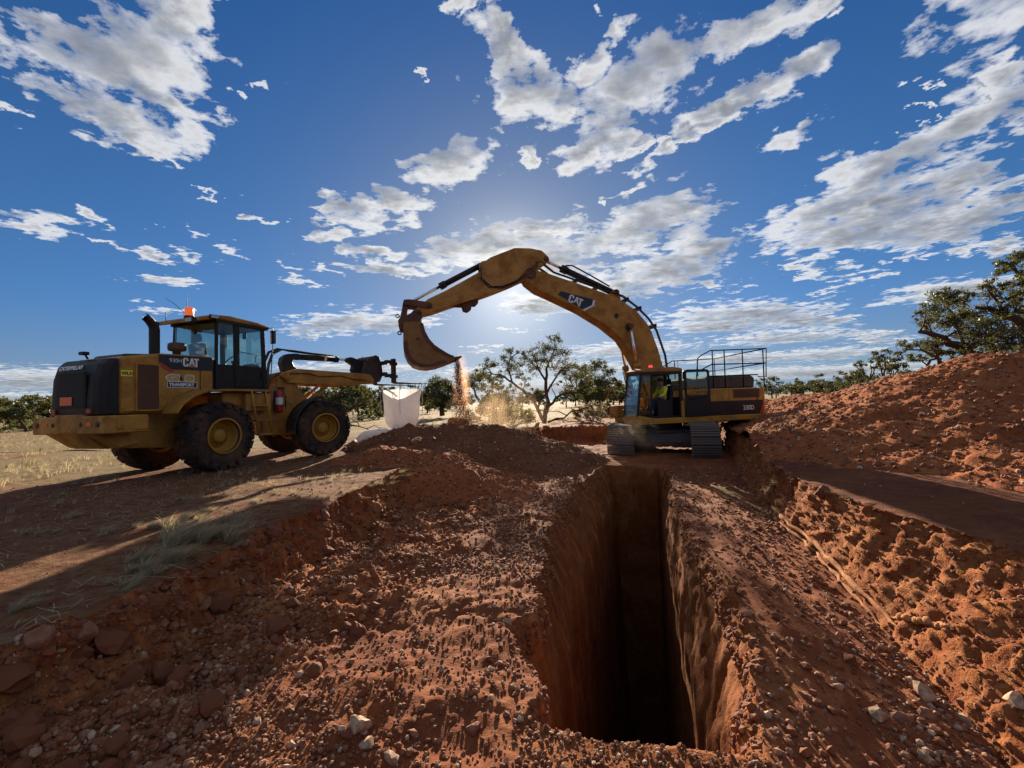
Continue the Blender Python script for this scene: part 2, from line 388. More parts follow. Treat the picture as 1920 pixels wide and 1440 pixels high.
def soil(name, dark, mid, light, speck=None, streak=None, grass=False, bumpy=0.7, vein=False):
    red = lambda c: tuple(np.clip(np.array(c) * (1.07, .95, .80), 0, 1)); dark, mid, light = red(dark), red(mid), red(light)
    if streak: streak = red(streak)
    m, t, b, o = newmat(name)
    geo_ = t.node('ShaderNodeNewGeometry'); p = geo_.outputs['Position']
    n1 = t.noise(p, 0.9, 6, 0.6); n2 = t.noise(p, 7.0, 6, 0.65); n3 = t.noise(p, 55.0, 4, 0.65)
    v = t.math('MULTIPLY_ADD', n2, 0.55, t.math('MULTIPLY', n1, 0.55))
    c = t.mix(t.rng(v, 0.36, 0.56, smooth=True), (*dark, 1), (*mid, 1))
    c = t.mix(t.rng(v, 0.54, 0.72, smooth=True), c, (*light, 1))
    c = t.mix(t.rng(n3, 0.35, 0.7, 0.0, 0.5), c, t.mix(0.5, c, (0.05, 0.018, 0.01, 1)))
    if streak:                                        # pale beds and scrapes of the digging teeth
        x, y, z = t.sep(p)
        al = t.math('ADD', t.math('MULTIPLY', x, ST), t.math('MULTIPLY', y, CT))
        s_ = t.noise(t.comb(t.math('MULTIPLY', al, 9.0), 0.0, t.math('MULTIPLY', z, 0.9)), 1.0, 5, 0.6)
        c = t.mix(t.rng(s_, 0.5, 0.7, 0.0, 0.7), c, (*streak, 1))
    if grass:
        x, y, z = t.sep(p)
        wob = t.math('MULTIPLY', t.math('SUBTRACT', n1, 0.5), 3.0)
        left = t.rng(t.math('SUBTRACT', t.math('MULTIPLY_ADD', y, 0.15, wob), t.math('MULTIPLY', x, 1.0)), 9.2, 10.4)
        back = t.rng(t.math('ADD', y, wob), 19.0, 23.0)
        g = t.math('MAXIMUM', left, back)
        straw = t.mix(t.rng(n2, 0.4, 0.62), (0.17, 0.118, 0.055, 1), (0.27, 0.20, 0.10, 1))
        bare = t.rng(t.noise(p, 0.25, 4, 0.6), 0.50, 0.62)
        c2 = t.mix(t.math('MULTIPLY', bare, 0.55), straw, (0.19, 0.08, 0.04, 1))
        c = t.mix(g, c, c2)
        # trampled straw on the bare dirt beside the bank
        bx = t.math('MULTIPLY', t.rng(x, -3.0, -2.4, 1.0, 0.0), t.rng(x, -9.0, -5.0))
        st = t.math('MULTIPLY', bx, t.rng(t.math('MULTIPLY_ADD', n3, 0.3, n2), 0.55, 0.75))
        c = t.mix(t.math('MULTIPLY', st, 0.6), c, (0.19, 0.125, 0.060, 1))
    if vein:                                          # a seam of blue-grey rock tipped across the heap
        x, y, z = t.sep(p)
        d_ = t.math('ABSOLUTE', t.math('ADD', t.math('SUBTRACT', y, 12.0), t.math('MULTIPLY', t.math('SUBTRACT', n1, 0.5), 1.6)))
        k_ = t.math('MULTIPLY', t.rng(d_, 0.55, 0.15), t.math('MULTIPLY', t.rng(x, 6.8, 7.4), t.rng(x, 11.2, 10.6)))
        c = t.mix(t.math('MULTIPLY', k_, t.rng(n2, 0.3, 0.6)), c, (0.17, 0.15, 0.135, 1))
    t.put(b.inputs['Base Color'], c)
    b.inputs['Roughness'].default_value = 0.95; b.inputs['Specular IOR Level'].default_value = 0.15
    h = t.math('MULTIPLY_ADD', n3, 0.35, n2)
    bump(t, b, h, bumpy, 0.05)
    return m

M_GROUND = soil('red_dirt_and_straw', (0.080, 0.024, 0.012), (0.140, 0.049, 0.022), (0.20, 0.083, 0.040), grass=True)
M_BENCH = soil('loose_red_soil', (0.105, 0.029, 0.013), (0.20, 0.067, 0.028), (0.31, 0.132, 0.060), bumpy=0.4)
M_BANK = soil('red_clay_bank', (0.125, 0.034, 0.013), (0.240, 0.080, 0.029), (0.36, 0.155, 0.060), streak=(0.39, 0.19, 0.085))
M_WALL = soil('cut_clay_wall', (0.12, 0.035, 0.012), (0.21, 0.073, 0.025), (0.30, 0.122, 0.046), streak=(0.38, 0.185, 0.08))
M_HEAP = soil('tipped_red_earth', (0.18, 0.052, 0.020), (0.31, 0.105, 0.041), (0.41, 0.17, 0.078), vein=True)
M_HEAPL = soil('grey_brown_rubble', (0.105, 0.042, 0.022), (0.175, 0.078, 0.043), (0.24, 0.12, 0.07))  # soil of the left heap, browner by nature than the others

def curve(v, pts):
    a = np.array(pts, float); return np.interp(v, a[:, 0], a[:, 1])
def smoothed(v, pts):
    return np.mean([curve(v + d, pts) for d in np.linspace(-.5, .5, 9)], 0)

def make_rows():
    r = [-700, -400, -220, -120, -60, -30, -15, -8, -5, -3, -2, -1.2, -0.6, -0.1, 0.3]
    v = 0.6
    while v < 30:
        r.append(v); v += max(0.028, 0.0085 * v) if v < 21 else 0.30
    r += list(np.linspace(2.46, 2.66, 14)) + list(np.linspace(12.2, 12.6, 10)) + list(np.linspace(19.2, 19.8, 8))
    while v < 1500: r.append(v); v *= 1.07
    r = np.unique(np.round(r, 4)); keep = np.r_[True, np.diff(r) > 0.012]
    return r[keep]
VR = make_rows(); NV = len(VR)

uA = smoothed(VR, [(-900, -3.2), (0, -3.3), (1.5, -3.55), (2, -3.38), (2.5, -3.6), (3.3, -3.73), (4.3, -4.1), (5.2, -4.2), (7, -4.6), (10, -4.6), (15, -4.8), (19.5, -4.9), (900, -4.9)])
uA += 0.16 * fbm(np.stack([VR * 1.1, VR * 0, VR * 0], 1), 4, 3)
uB = smoothed(VR, [(-900, -2.6), (1.8, -2.6), (3, -2.5), (3.5, -2.25), (4.5, -2.2), (7, -2.7), (11, -2.6), (15, -3.8), (19.5, -4.5), (900, -4.5)])
uC = smoothed(VR, [(-900, -.7), (2.3, -.68), (3.1, -1.0), (3.8, -1.1), (4.6, -1.08), (5.6, -1.42), (6.5, -1.47), (10, -1.5), (12.3, -1.2), (900, -1.2)])
uC += 0.17 * fbm(np.stack([VR * 2.1, VR * 0 + 5, VR * 0], 1), 4, 8)
uF = smoothed(VR, [(-900, .34), (2.3, .36), (2.8, .46), (3.4, .58), (4.1, .66), (5.1, .54), (6.2, .44), (8.2, .42), (11.5, .5), (900, .5)])
uF += 0.12; uF += 0.08 * fbm(np.stack([VR * 1.7, VR * 0 + 9, VR * 0], 1), 4, 9)
uG = smoothed(VR, [(-900, 1.8), (2, 1.85), (3.5, 1.93), (4.5, 1.95), (5.3, 2.0), (6.5, 1.98), (7.6, 1.92), (9, 1.98), (11, 2.15), (16, 2.7), (900, 2.7)])
uH = smoothed(VR, [(-900, 3.0), (2, 2.95), (4.3, 2.75), (4.9, 2.52), (5.5, 2.34), (6.4, 2.18), (7.6, 2.12), (9, 2.25), (11, 2.5), (16, 3.05), (900, 3.05)])
uH += 0.06 * fbm(np.stack([VR * 1.3, VR * 0 + 2, VR * 0], 1), 4, 12)
uH = np.maximum(uH, uG + 0.12)
zG = smoothed(VR, [(-900, -.95), (3, -.95), (5, -.9), (7, -.78), (10, -.74), (900, -.72)])
zF = smoothed(VR, [(-900, -.66), (2.6, -.62), (3.4, -.54), (4.2, -.48), (5.2, -.58), (9, -.70), (900, -.74)])
TF = sstep(2.50, 2.62, VR) * (1 - sstep(12.30, 12.50, VR))          # 1 where the trench is dug
DL = 1 - sstep(19.25, 19.75, VR); DR = 1 - sstep(19.4, 20.1, VR)    # the pit ends in a bank, 
DN = sstep(-9, -4, VR); DL = DL * DN; DR = DR * DN
FLOOR = -8.0

def bandcols():
    """columns: (u, z, band) per row"""
    U, Z, Bd = [], [], []
    def band(i, n, u0, z0, u1, z1, shape=None, last=False, geo_=None):
        ts = np.linspace(0, 1, n + 1) if geo_ is None else geo_
        if not last: ts = ts[:-1]
        for t in ts:
            U.append(u0 + (u1 - u0) * t); s_ = t if shape is None else shape(t)
            Z.append(z0 + (z1 - z0) * s_); Bd.append(i)
    O = np.zeros(NV); one = np.ones(NV)
    g = (np.geomspace(1, 91, 41) - 1) / 90
    band(0, 40, -900 * one, O, -14 * one, O, geo_=1 - g[::-1])
    band(1, 150, -14 * one, O, uA, O)
    uA2 = uA + 0.28
    zA = -(.36 + .16 * sstep(3.0, 4.5, VR) * (1 - sstep(9, 11, VR)))
    band(2, 26, uA, O, uA2, zA * DL, shape=lambda t: t ** 0.8)
    band(3, 56, uA2, zA * DL, uB, -.57 * DL)
    band(4, 110, uB, -.57 * DL, uC, -.62 * DL)
    uC2 = uC + (-.72 - uC) * 0.60 * TF + .10 * (1 - TF); uD = np.maximum(uC2 + .05, -.70 * TF + (uC + .25) * (1 - TF))
    zt = lambda z, base: base + (z - base) * TF
    zl, zr = -.62 * DL, zF * DR
    band(5, 40, uC, zl, uC2, zt(-1.5, zl), shape=lambda t: t ** 1.25)
    band(6, 34, uC2, zt(-1.5, zl), uD, zt(FLOOR, zl))
    uE = np.minimum(.24, uF - .16); uE2 = uE + (uF - uE) * 0.30
    band(7, 14, uD, zt(FLOOR, zl), uE, zt(FLOOR, zr))
    band(8, 40, uE, zt(FLOOR, zr), uE2, zt(-1.6, zr))
    band(9, 46, uE2, zt(-1.6, zr), uF, zr, shape=lambda t: 1 - (1 - t) ** 2.1)
    band(10, 110, uF, zr, uG, zG * DR, shape=lambda t: t ** 1.1)
    band(11, 84, uG, zG * DR, uH, O, shape=lambda t: t ** 0.9 if t < 1 else 1)
    band(12, 120, uH, O, 14 * one, O)
    band(13, 40, 14 * one, O, 900 * one, O, geo_=g, last=True)
    return np.array(U).T, np.array(Z).T, np.array(Bd)
TU, TZ, TB = bandcols(); NU = TU.shape[1]
TVV = np.repeat(VR[:, None], NU, 1)

def displace():
    X, Y = uv2xy(TU, TVV)
    P = np.stack([X, Y, TZ], -1)
    du = np.gradient(P, axis=1); dv = np.gradient(P, axis=0)
    N = np.cross(du, dv); N /= np.maximum(np.linalg.norm(N, axis=-1, keepdims=True), 1e-9)
    N[N[..., 2] < -0.2] *= -1
    near = np.exp(-np.maximum(np.abs(TVV) - 30, 0) / 40) * np.exp(-np.maximum(np.abs(TU) - 25, 0) / 40)
    fl = P.reshape(-1, 3); band = np.broadcast_to(TB[None, :], TU.shape)
    # wide swells and lumps everywhere
    big = fbm(fl * 0.33, 3, 21).reshape(TU.shape); mid = fbm(fl * 1.7, 4, 22).reshape(TU.shape); fine_ = fbm(fl * 8.0, 4, 23, 0.6).reshape(TU.shape)
    def amp(tab):
        a = np.array([tab[b] for b in range(14)], float)
        k = np.ones(9) / 9                                        # blend over the seams
        ac = a[TB]; return np.convolve(np.pad(ac, 4, 'edge'), k, 'valid')[None, :]
    aB = amp([.10, .05, .03, .05, .05, .02, .01, .02, .01, .02, .04, .05, .05, .12])
    aM = amp([.03, .022, .10, .10, .07, .07, .035, .03, .03, .05, .042, .05, .035, .03])
    aF = amp([.01, .010, .035, .042, .018, .022, .012, .03, .014, .028, .012, .055, .016, .01])
    h = big * aB + mid * aM + fine_ * aF
    # blocky clods of the cut banks and knobs in the rubble
    sel = np.isin(band, (2, 3, 11, 9, 10, 4)) & (TVV > -1) & (TVV < 20)
    q = fl[sel.ravel()]
    q = q + 0.12 * np.stack([vnoise(q * 4, 31), vnoise(q * 4, 32), vnoise(q * 4, 33)], 1)
    f1, f2, cid = worley(q * np.array([3.6, 3.6, 4.2]), 5)
    g1, g2, gid = worley(q * 9.0, 6)
    cl = np.zeros(TU.shape); w = np.zeros(14); w[[2, 3, 4, 9, 10, 11]] = [.20, .16, .06, .05, .02, .035]
    blk = (np.clip(0.75 - f1, 0, 1) ** 0.8 * (0.3 + 0.9 * cid) - 0.25) + 0.45 * (np.clip(0.7 - g1, 0, 1) * (0.3 + gid) - 0.2)
    cl[sel] = blk; h = h + cl * np.convolve(np.pad(w[TB], 4, 'edge'), np.ones(9) / 9, 'valid')[None, :]
    # tooth scrapes down the trench walls
    scr = fbm(np.stack([TVV.ravel() * 7, TZ.ravel() * 0.6, TU.ravel() * 5.0], 1), 4, 41).reshape(TU.shape)
    w = np.zeros(14); w[[5, 6, 8, 9, 11]] = [.075, .085, .05, .06, .03]
    h = h + scr * w[TB][None, :] * TF[:, None]
    k11 = np.isin(TB, (11,)); q = np.stack([TVV * 1.5 + TZ * .5, TU * .7, TZ * .8], -1)[:, k11].reshape(-1, 3)
    rid = lambda f, sd: 2 * np.abs(fbm(q * f, 3, sd, .55)) - .4
    r11 = .030 * rid(1.9, 141) + .032 * rid(4.5, 142) + .030 * rid(10.0, 143) + .024 * vnoise(q * 26, 144)
    h[:, k11] += (r11 - .02).reshape(NV, -1) * np.linspace(.45, 1.25, k11.sum())[None, :] * np.sin(np.linspace(.25, PI - .25, k11.sum()))[None, :] ** .5
    # drag marks and ruts along the right bench and the tracks of the loader on the left
    rut = fbm(np.stack([TU.ravel() * 5.5, TVV.ravel() * 0.35, 0 * TU.ravel()], 1), 4, 43).reshape(TU.shape)
    w = np.zeros(14); w[[10, 12, 1]] = [.035, .012, .014]
    h = h + rut * w[TB][None, :]
    h = h * near * (1 + 2.5 * np.exp(-((TVV - 19.6) / .5) ** 2) * (TU > -5) * (TU < 4))
    P = P + N * h[..., None]
    # the trench ends are not square: push their lips to and fro along the trench
    jag = fbm(np.stack([TU.ravel() * 1.6, np.round(TVV.ravel() / 8) * 5, TZ.ravel() * .5], 1), 4, 47).reshape(TU.shape) - .25 * np.abs(TU + .3)
    wj = np.exp(-((TVV - 12.4) / .35) ** 2) * .45 + np.exp(-((TVV - 2.56) / .18) ** 2) * .10
    P = P + (jag * wj)[..., None] * np.array([ST, CT, 0.0])
    return P
TP = displace()
TP[..., 2] = np.where(TB[None, :] == 7, np.minimum(TP[..., 2], TZ + .05), TP[..., 2])
TN = np.cross(np.gradient(TP, axis=1), np.gradient(TP, axis=0)); TN /= np.maximum(np.linalg.norm(TN, axis=-1, keepdims=True), 1e-9)

def ground_at(x, y):
    """height of the ground sheet at x, y"""
    u, v = xy2uv(x, y); j = int(np.clip(np.searchsorted(VR, v), 1, NV - 1)); j = j if abs(VR[j] - v) < abs(VR[j - 1] - v) else j - 1
    X, Y = uv2xy(TU[j], VR[j]); uu = TU[j]
    i = int(np.clip(np.searchsorted(uu, u), 1, NU - 1)); t = np.clip((u - uu[i - 1]) / max(uu[i] - uu[i - 1], 1e-6), 0, 1)
    return float(TP[j, i - 1, 2] * (1 - t) + TP[j, i, 2] * t)

def ground_grid(X, Y):
    """heights of the ground sheet under many points at once"""
    u, v = xy2uv(X.ravel(), Y.ravel()); j = np.clip(np.searchsorted(VR, v), 1, NV - 1)
    j = np.where(np.abs(VR[j] - v) < np.abs(VR[j - 1] - v), j, j - 1); out_ = np.zeros(len(u))
    for q in np.unique(j):
        k = j == q; out_[k] = np.interp(u[k], TU[q], TP[q, :, 2])
    return out_.reshape(X.shape)

def sheet(name, b0, b1, mat):
    c0 = int(np.argmax(TB == b0)); c1 = int(len(TB) - np.argmax(TB[::-1] == b1))      # one past the last column of the band
    c1 = min(c1 + 1, NU)
    V = TP[:, c0:c1].reshape(-1, 3); n = c1 - c0
    a = (np.arange(NV - 1)[:, None] * n + np.arange(n - 1)[None, :]).ravel()
    F = np.stack([a, a + 1, a + n + 1, a + n], 1)
    return tag(np_mesh(name, V, F, mat), kind='structure')
sheet('ground', 0, 1, M_GROUND)
sheet('cut_bank', 2, 3, M_BANK)
sheet('pit_floor', 4, 4, M_BENCH)
sheet('trench', 5, 9, M_WALL)
sheet('pit_floor', 10, 10, M_BENCH)
sheet('cut_bank', 11, 11, M_BANK)
sheet('ground', 12, 13, M_GROUND)

# pale scraped ledges left by the bucket along the foot of the right bank; the last is a painted sun streak
def ledge(v0, v1, f0, f1, r, seed):
    rg_ = np.random.default_rng(seed); pts = []
    c0 = int(np.argmax(TB == 11)); n = int((TB == 11).sum())
    for v in np.linspace(v0, v1, 60):
        j = int(np.searchsorted(VR, v)); f = f0 + (f1 - f0) * (v - v0) / (v1 - v0) + rg_.normal() * .008
        pts.append(Vector(TP[j, c0 + int(np.clip(f, 0, .99) * n)]) + Vector((-.01, 0, 0)))
    pts = [pts[0]] + [(pts[i - 1] + pts[i] * 2 + pts[i + 1]) / 4 for i in range(1, len(pts) - 1)] + [pts[-1]]
    tag(MB().tube(pts, [r * (.5 + .7 * abs(math.sin(i * .37))) * min(1, .2 + i * .1, .2 + (59 - i) * .1) for i in range(60)], 7).build('clay_ledge_and_sun_streak', M_LEDGE, recalc=False), kind='structure')
M_LEDGE = soil('scraped_clay_and_sun_streak', (0.30, 0.13, 0.06), (0.40, 0.20, 0.10), (0.50, 0.28, 0.16), bumpy=0.3)
ledge(4.5, 8.3, .10, .16, .030, 1); ledge(4.7, 7.6, .03, .05, .022, 2); ledge(4.15, 4.75, .34, .12, .026, 3)  # third: a pale bar in place of a sunbeam across the bank face

# ------------------------------------------------------------------ heaps of tipped earth
def heap(name, ridge, box, step, seed, power, mat, floor_=-1.0):
    """ridge: (x, y, height, reach) points; the earth falls away from the ridge line"""
    x0, y0, x1, y1 = box
    xs = np.arange(x0, x1 + 1e-6, step); ys = np.arange(y0, y1 + 1e-6, step)
    X, Y = np.meshgrid(xs, ys); R = np.array(ridge, float)
    p3 = np.stack([X.ravel(), Y.ravel(), np.full(X.size, seed * 3.1)], 1)
    wx = 0.45 * fbm(p3 * 0.8, 3, seed).reshape(X.shape); wy = 0.45 * fbm(p3 * 0.8, 3, seed + 40).reshape(X.shape)
    Hh = np.full(X.shape, -9.0)
    for a, b_ in zip(R[:-1], R[1:]):
        d = b_[:2] - a[:2]; L2 = (d ** 2).sum()
        t = np.clip(((X + wx - a[0]) * d[0] + (Y + wy - a[1]) * d[1]) / L2, 0, 1)
        dist = np.hypot(X + wx - (a[0] + d[0] * t), Y + wy - (a[1] + d[1] * t))
        H0 = a[2] + (b_[2] - a[2]) * t; D0 = a[3] + (b_[3] - a[3]) * t; z0 = (a[4] + (b_[4] - a[4]) * t)
        q = np.sqrt(dist ** 2 + 0.12) - 0.25
        Hh = np.maximum(Hh, z0 + (H0 - z0) * (1 - np.maximum(q, 0) / D0 * power))
    q3 = np.stack([X.ravel(), Y.ravel(), Hh.ravel()], 1)
    Hh = Hh + (0.10 * fbm(q3 * 0.9, 4, seed + 1) + 0.075 * fbm(q3 * 5.0, 4, seed + 2, 0.65)).reshape(X.shape)
    f1, f2, cid = worley(q3 * 4.5, seed + 3)
    g1, g2, gid = worley(q3 * 9.5, seed + 4)
    Hh = Hh + (0.10 * np.clip(0.6 - f1, 0, 1) * (cid > 0.5) + 0.07 * np.clip(0.62 - g1, 0, 1) * (gid > 0.3)).reshape(X.shape)
    g_ = ground_grid(X, Y); tr_ = (g_ < -0.9).astype(float)                # keep clear of the trench lip
    for ax in (0, 1):
        tr_ = np.mean([np.roll(tr_, k, ax) for k in range(-9, 10)], 0)
    Hh = Hh - 1.6 * np.minimum(tr_ * 2, 1)
    n = len(xs); a = (np.arange(len(ys) - 1)[:, None] * n + np.arange(n - 1)[None, :]).ravel()
    F = np.stack([a, a + 1, a + n + 1, a + n], 1)
    keep = (((Hh - g_ > -0.16) & (g_ > floor_)).ravel()[F]).all(1)
    F = F[keep]; used = np.unique(F); mp = np.full(X.size, -1); mp[used] = np.arange(len(used))
    V = np.stack([X.ravel(), Y.ravel(), Hh.ravel()], 1)[used]
    return np_mesh(name, V, mp[F], mat), V, mp[F]

HEAP_R, HRV, HRF = heap('earth_heap', [(14, 2.5, 1.2, 6, 0), (11.3, 7, 1.62, 5.5, 0), (10.4, 9.2, 1.98, 5.2, 0), (11.04, 10.5, 1.75, 4.4, 0), (10.95, 12, 1.70, 4.0, 0),
                                       (11.5, 14.5, 1.22, 3.6, 0), (11.9, 17, 1.15, 3.6, 0), (11.7, 19, 1.0, 3.4, 0), (10.5, 22, .7, 3, 0)],
                         (4.3, 1.5, 17.0, 26.0), 0.052, 51, 1.0, M_HEAP, -0.3)
tag(HEAP_R, 'long tall heap of sunlit red earth with a grey seam, right of the excavator', 'earth heap')
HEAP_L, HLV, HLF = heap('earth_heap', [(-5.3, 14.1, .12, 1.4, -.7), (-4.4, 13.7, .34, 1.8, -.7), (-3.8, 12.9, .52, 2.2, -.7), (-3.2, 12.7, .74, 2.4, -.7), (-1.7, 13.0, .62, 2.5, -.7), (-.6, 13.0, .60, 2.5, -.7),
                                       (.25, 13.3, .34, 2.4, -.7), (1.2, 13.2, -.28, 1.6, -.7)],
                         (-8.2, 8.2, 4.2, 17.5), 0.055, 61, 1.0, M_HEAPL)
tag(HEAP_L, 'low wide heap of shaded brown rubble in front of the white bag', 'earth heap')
HEAP_N, HNV, HNF = heap('earth_heap', [(-3.5, 10.0, .16, 1.5, -.7), (-2.7, 9.8, .40, 1.7, -.7), (-1.8, 9.6, .20, 1.8, -.7), (-.9, 9.1, -.22, 1.6, -.7), (-.2, 8.4, -.52, 1.2, -.7)],
                         (-6.0, 6.0, 2.5, 12.6), 0.045, 71, 1.0, M_HEAP)
tag(HEAP_N, 'small dark red heap spilling over the left bank into the pit', 'earth heap')

def heap_z(x, y):
    z = ground_at(x, y)
    for HV in (HLV, HNV, HRV):
        d = (HV[:, 0] - x) ** 2 + (HV[:, 1] - y) ** 2; i = int(d.argmin())
        if d[i] < .01: z = max(z, HV[i, 2])
    return z

# ------------------------------------------------------------------ machine materials
M_YEL = paint('worn_yellow_paint', (0.47, 0.222, 0.020), 0.42, (0.20, 0.085, 0.030), 0.75, chips=0.9)
M_YEL2 = paint('dusty_yellow_paint', (0.42, 0.195, 0.022), 0.5, (0.20, 0.085, 0.032), 0.75, chips=0.7)
M_YRIM = paint('yellow_rim_paint', (0.44, 0.205, 0.014), 0.4, (0.22, 0.10, 0.036), 0.35)
M_BLK = paint('black_paint', (0.009, 0.009, 0.010), 0.45, (0.07, 0.038, 0.022), 0.18, spec=.35)
M_CABF = paint('dark_grey_cab_paint', (0.011, 0.012, 0.013), 0.5, (0.06, 0.036, 0.024), 0.15, spec=.3)
M_RUB = paint('dusty_tyre_rubber', (0.016, 0.015, 0.015), 0.8, (0.15, 0.075, 0.042), 0.75, spec=0.25)
M_HOSE = flat('black_hose_rubber', (0.012, 0.012, 0.012), 0.55)
M_STEEL = paint('dusty_black_steel', (0.030, 0.028, 0.027), 0.5, (0.14, 0.075, 0.045), 0.4)
M_RUST = paint('bare_rusty_steel', (0.13, 0.055, 0.03), 0.6, (0.07, 0.035, 0.022), 0.7, spec=0.4)
M_CHROME = flat('chromed_rod', (0.75, 0.73, 0.70), 0.18, 1.0)
M_WHITE = flat('white_decal', (0.72, 0.72, 0.70), 0.5)
M_GOLD = flat('gold_decal', (0.50, 0.36, 0.10), 0.45)
M_DEC = flat('black_decal', (0.010, 0.010, 0.011), 0.4)
M_RED = flat('red_decal', (0.42, 0.03, 0.025), 0.45)
M_ORANGE = flat('orange_reflector', (0.75, 0.13, 0.03), 0.35)
M_LIME = flat('yellow_plate', (0.85, 0.78, 0.05), 0.4)
M_SEAT = flat('black_seat_cloth', (0.02, 0.02, 0.022), 0.85)
M_LAMPG = flat('lamp_glass', (0.5, 0.48, 0.42), 0.12)
M_MIRR = flat('mirror_glass', (0.8, 0.8, 0.8), 0.04, 1.0)
def glassmat(name, tint=(0.86, 0.95, 0.93), refl=0.10):
    m, t, b, o = newmat(name); t.n.remove(b)
    tr = t.node('ShaderNodeBsdfTransparent'); tr.inputs[0].default_value = (*tint, 1)
    gl = t.node('ShaderNodeBsdfGlossy'); gl.inputs['Roughness'].default_value = 0.02
    df = t.node('ShaderNodeBsdfDiffuse'); df.inputs[0].default_value = (0.20, 0.13, 0.09, 1)
    mx = t.node('ShaderNodeMixShader'); fr = t.node('ShaderNodeFresnel'); fr.inputs[0].default_value = 1.45
    t.put(mx.inputs[0], t.math('MULTIPLY_ADD', fr.outputs[0], 0.55, refl * 0.1)); t.l.new(tr.outputs[0], mx.inputs[1]); t.l.new(gl.outputs[0], mx.inputs[2])
    m2 = t.node('ShaderNodeMixShader')                                   # a film of dust on the pane
    co = t.node('ShaderNodeTexCoord').outputs['Object']
    t.put(m2.inputs[0], t.rng(t.noise(co, 5.0, 4, 0.6), 0.45, 0.85, 0.01, 0.06))
    t.l.new(mx.outputs[0], m2.inputs[1]); t.l.new(df.outputs[0], m2.inputs[2]); t.l.new(m2.outputs[0], o.inputs[0])
    return m
M_GLASS = glassmat('cab_glass')
def lampmat(name, col, e):
    m, t, b, o = newmat(name)
    b.inputs['Base Color'].default_value = (*col, 1); b.inputs['Roughness'].default_value = 0.2
    b.inputs['Emission Color'].default_value = (*col, 1); b.inputs['Emission Strength'].default_value = e
    return m
M_BEACON = lampmat('amber_beacon_lens', (0.95, 0.16, 0.02), 0.2)
M_BEACR = lampmat('lit_red_beacon_lens', (0.9, 0.05, 0.03), 0.5)

def cat_logo(h, M, parent, mat_l, mat_t, depth=0.004):
    """the three heavy letters with the triangle under the middle one; M: x along the writing, y up"""
    def poly(pts, z0, z1, name, mt):
        mb = MB(); mb.zprism([(x * h, y * h) for x, y in pts], z0, z1)
        return mb.build(name, mt, parent, fn=lambda p: tuple(M @ Vector(p)))
    C = [(0.0, .16), (.16, 0), (.46, 0), (.60, .14), (.60, .36), (.40, .36), (.40, .20), (.36, .16), (.26, .16), (.21, .21), (.21, .79), (.26, .84), (.36, .84), (.40, .80), (.40, .64), (.60, .64), (.60, .86), (.46, 1), (.16, 1), (0, .84)]
    A = [(.62, 0), (.84, 0), (.99, .62), (1.14, 0), (1.36, 0), (1.10, 1), (.88, 1)]
    T_ = [(1.22, 1), (1.22, .82), (1.39, .82), (1.39, 0), (1.60, 0), (1.60, .82), (1.78, .82), (1.78, 1)]
    for n_, pts in (('letter', C), ('letter', A), ('letter', T_)): poly(pts, 0, depth, n_, mat_l)
    poly([(.58, -.02), (1.40, -.02), (.99, .42)], 0.001, depth + .003, 'logo_triangle', mat_t)

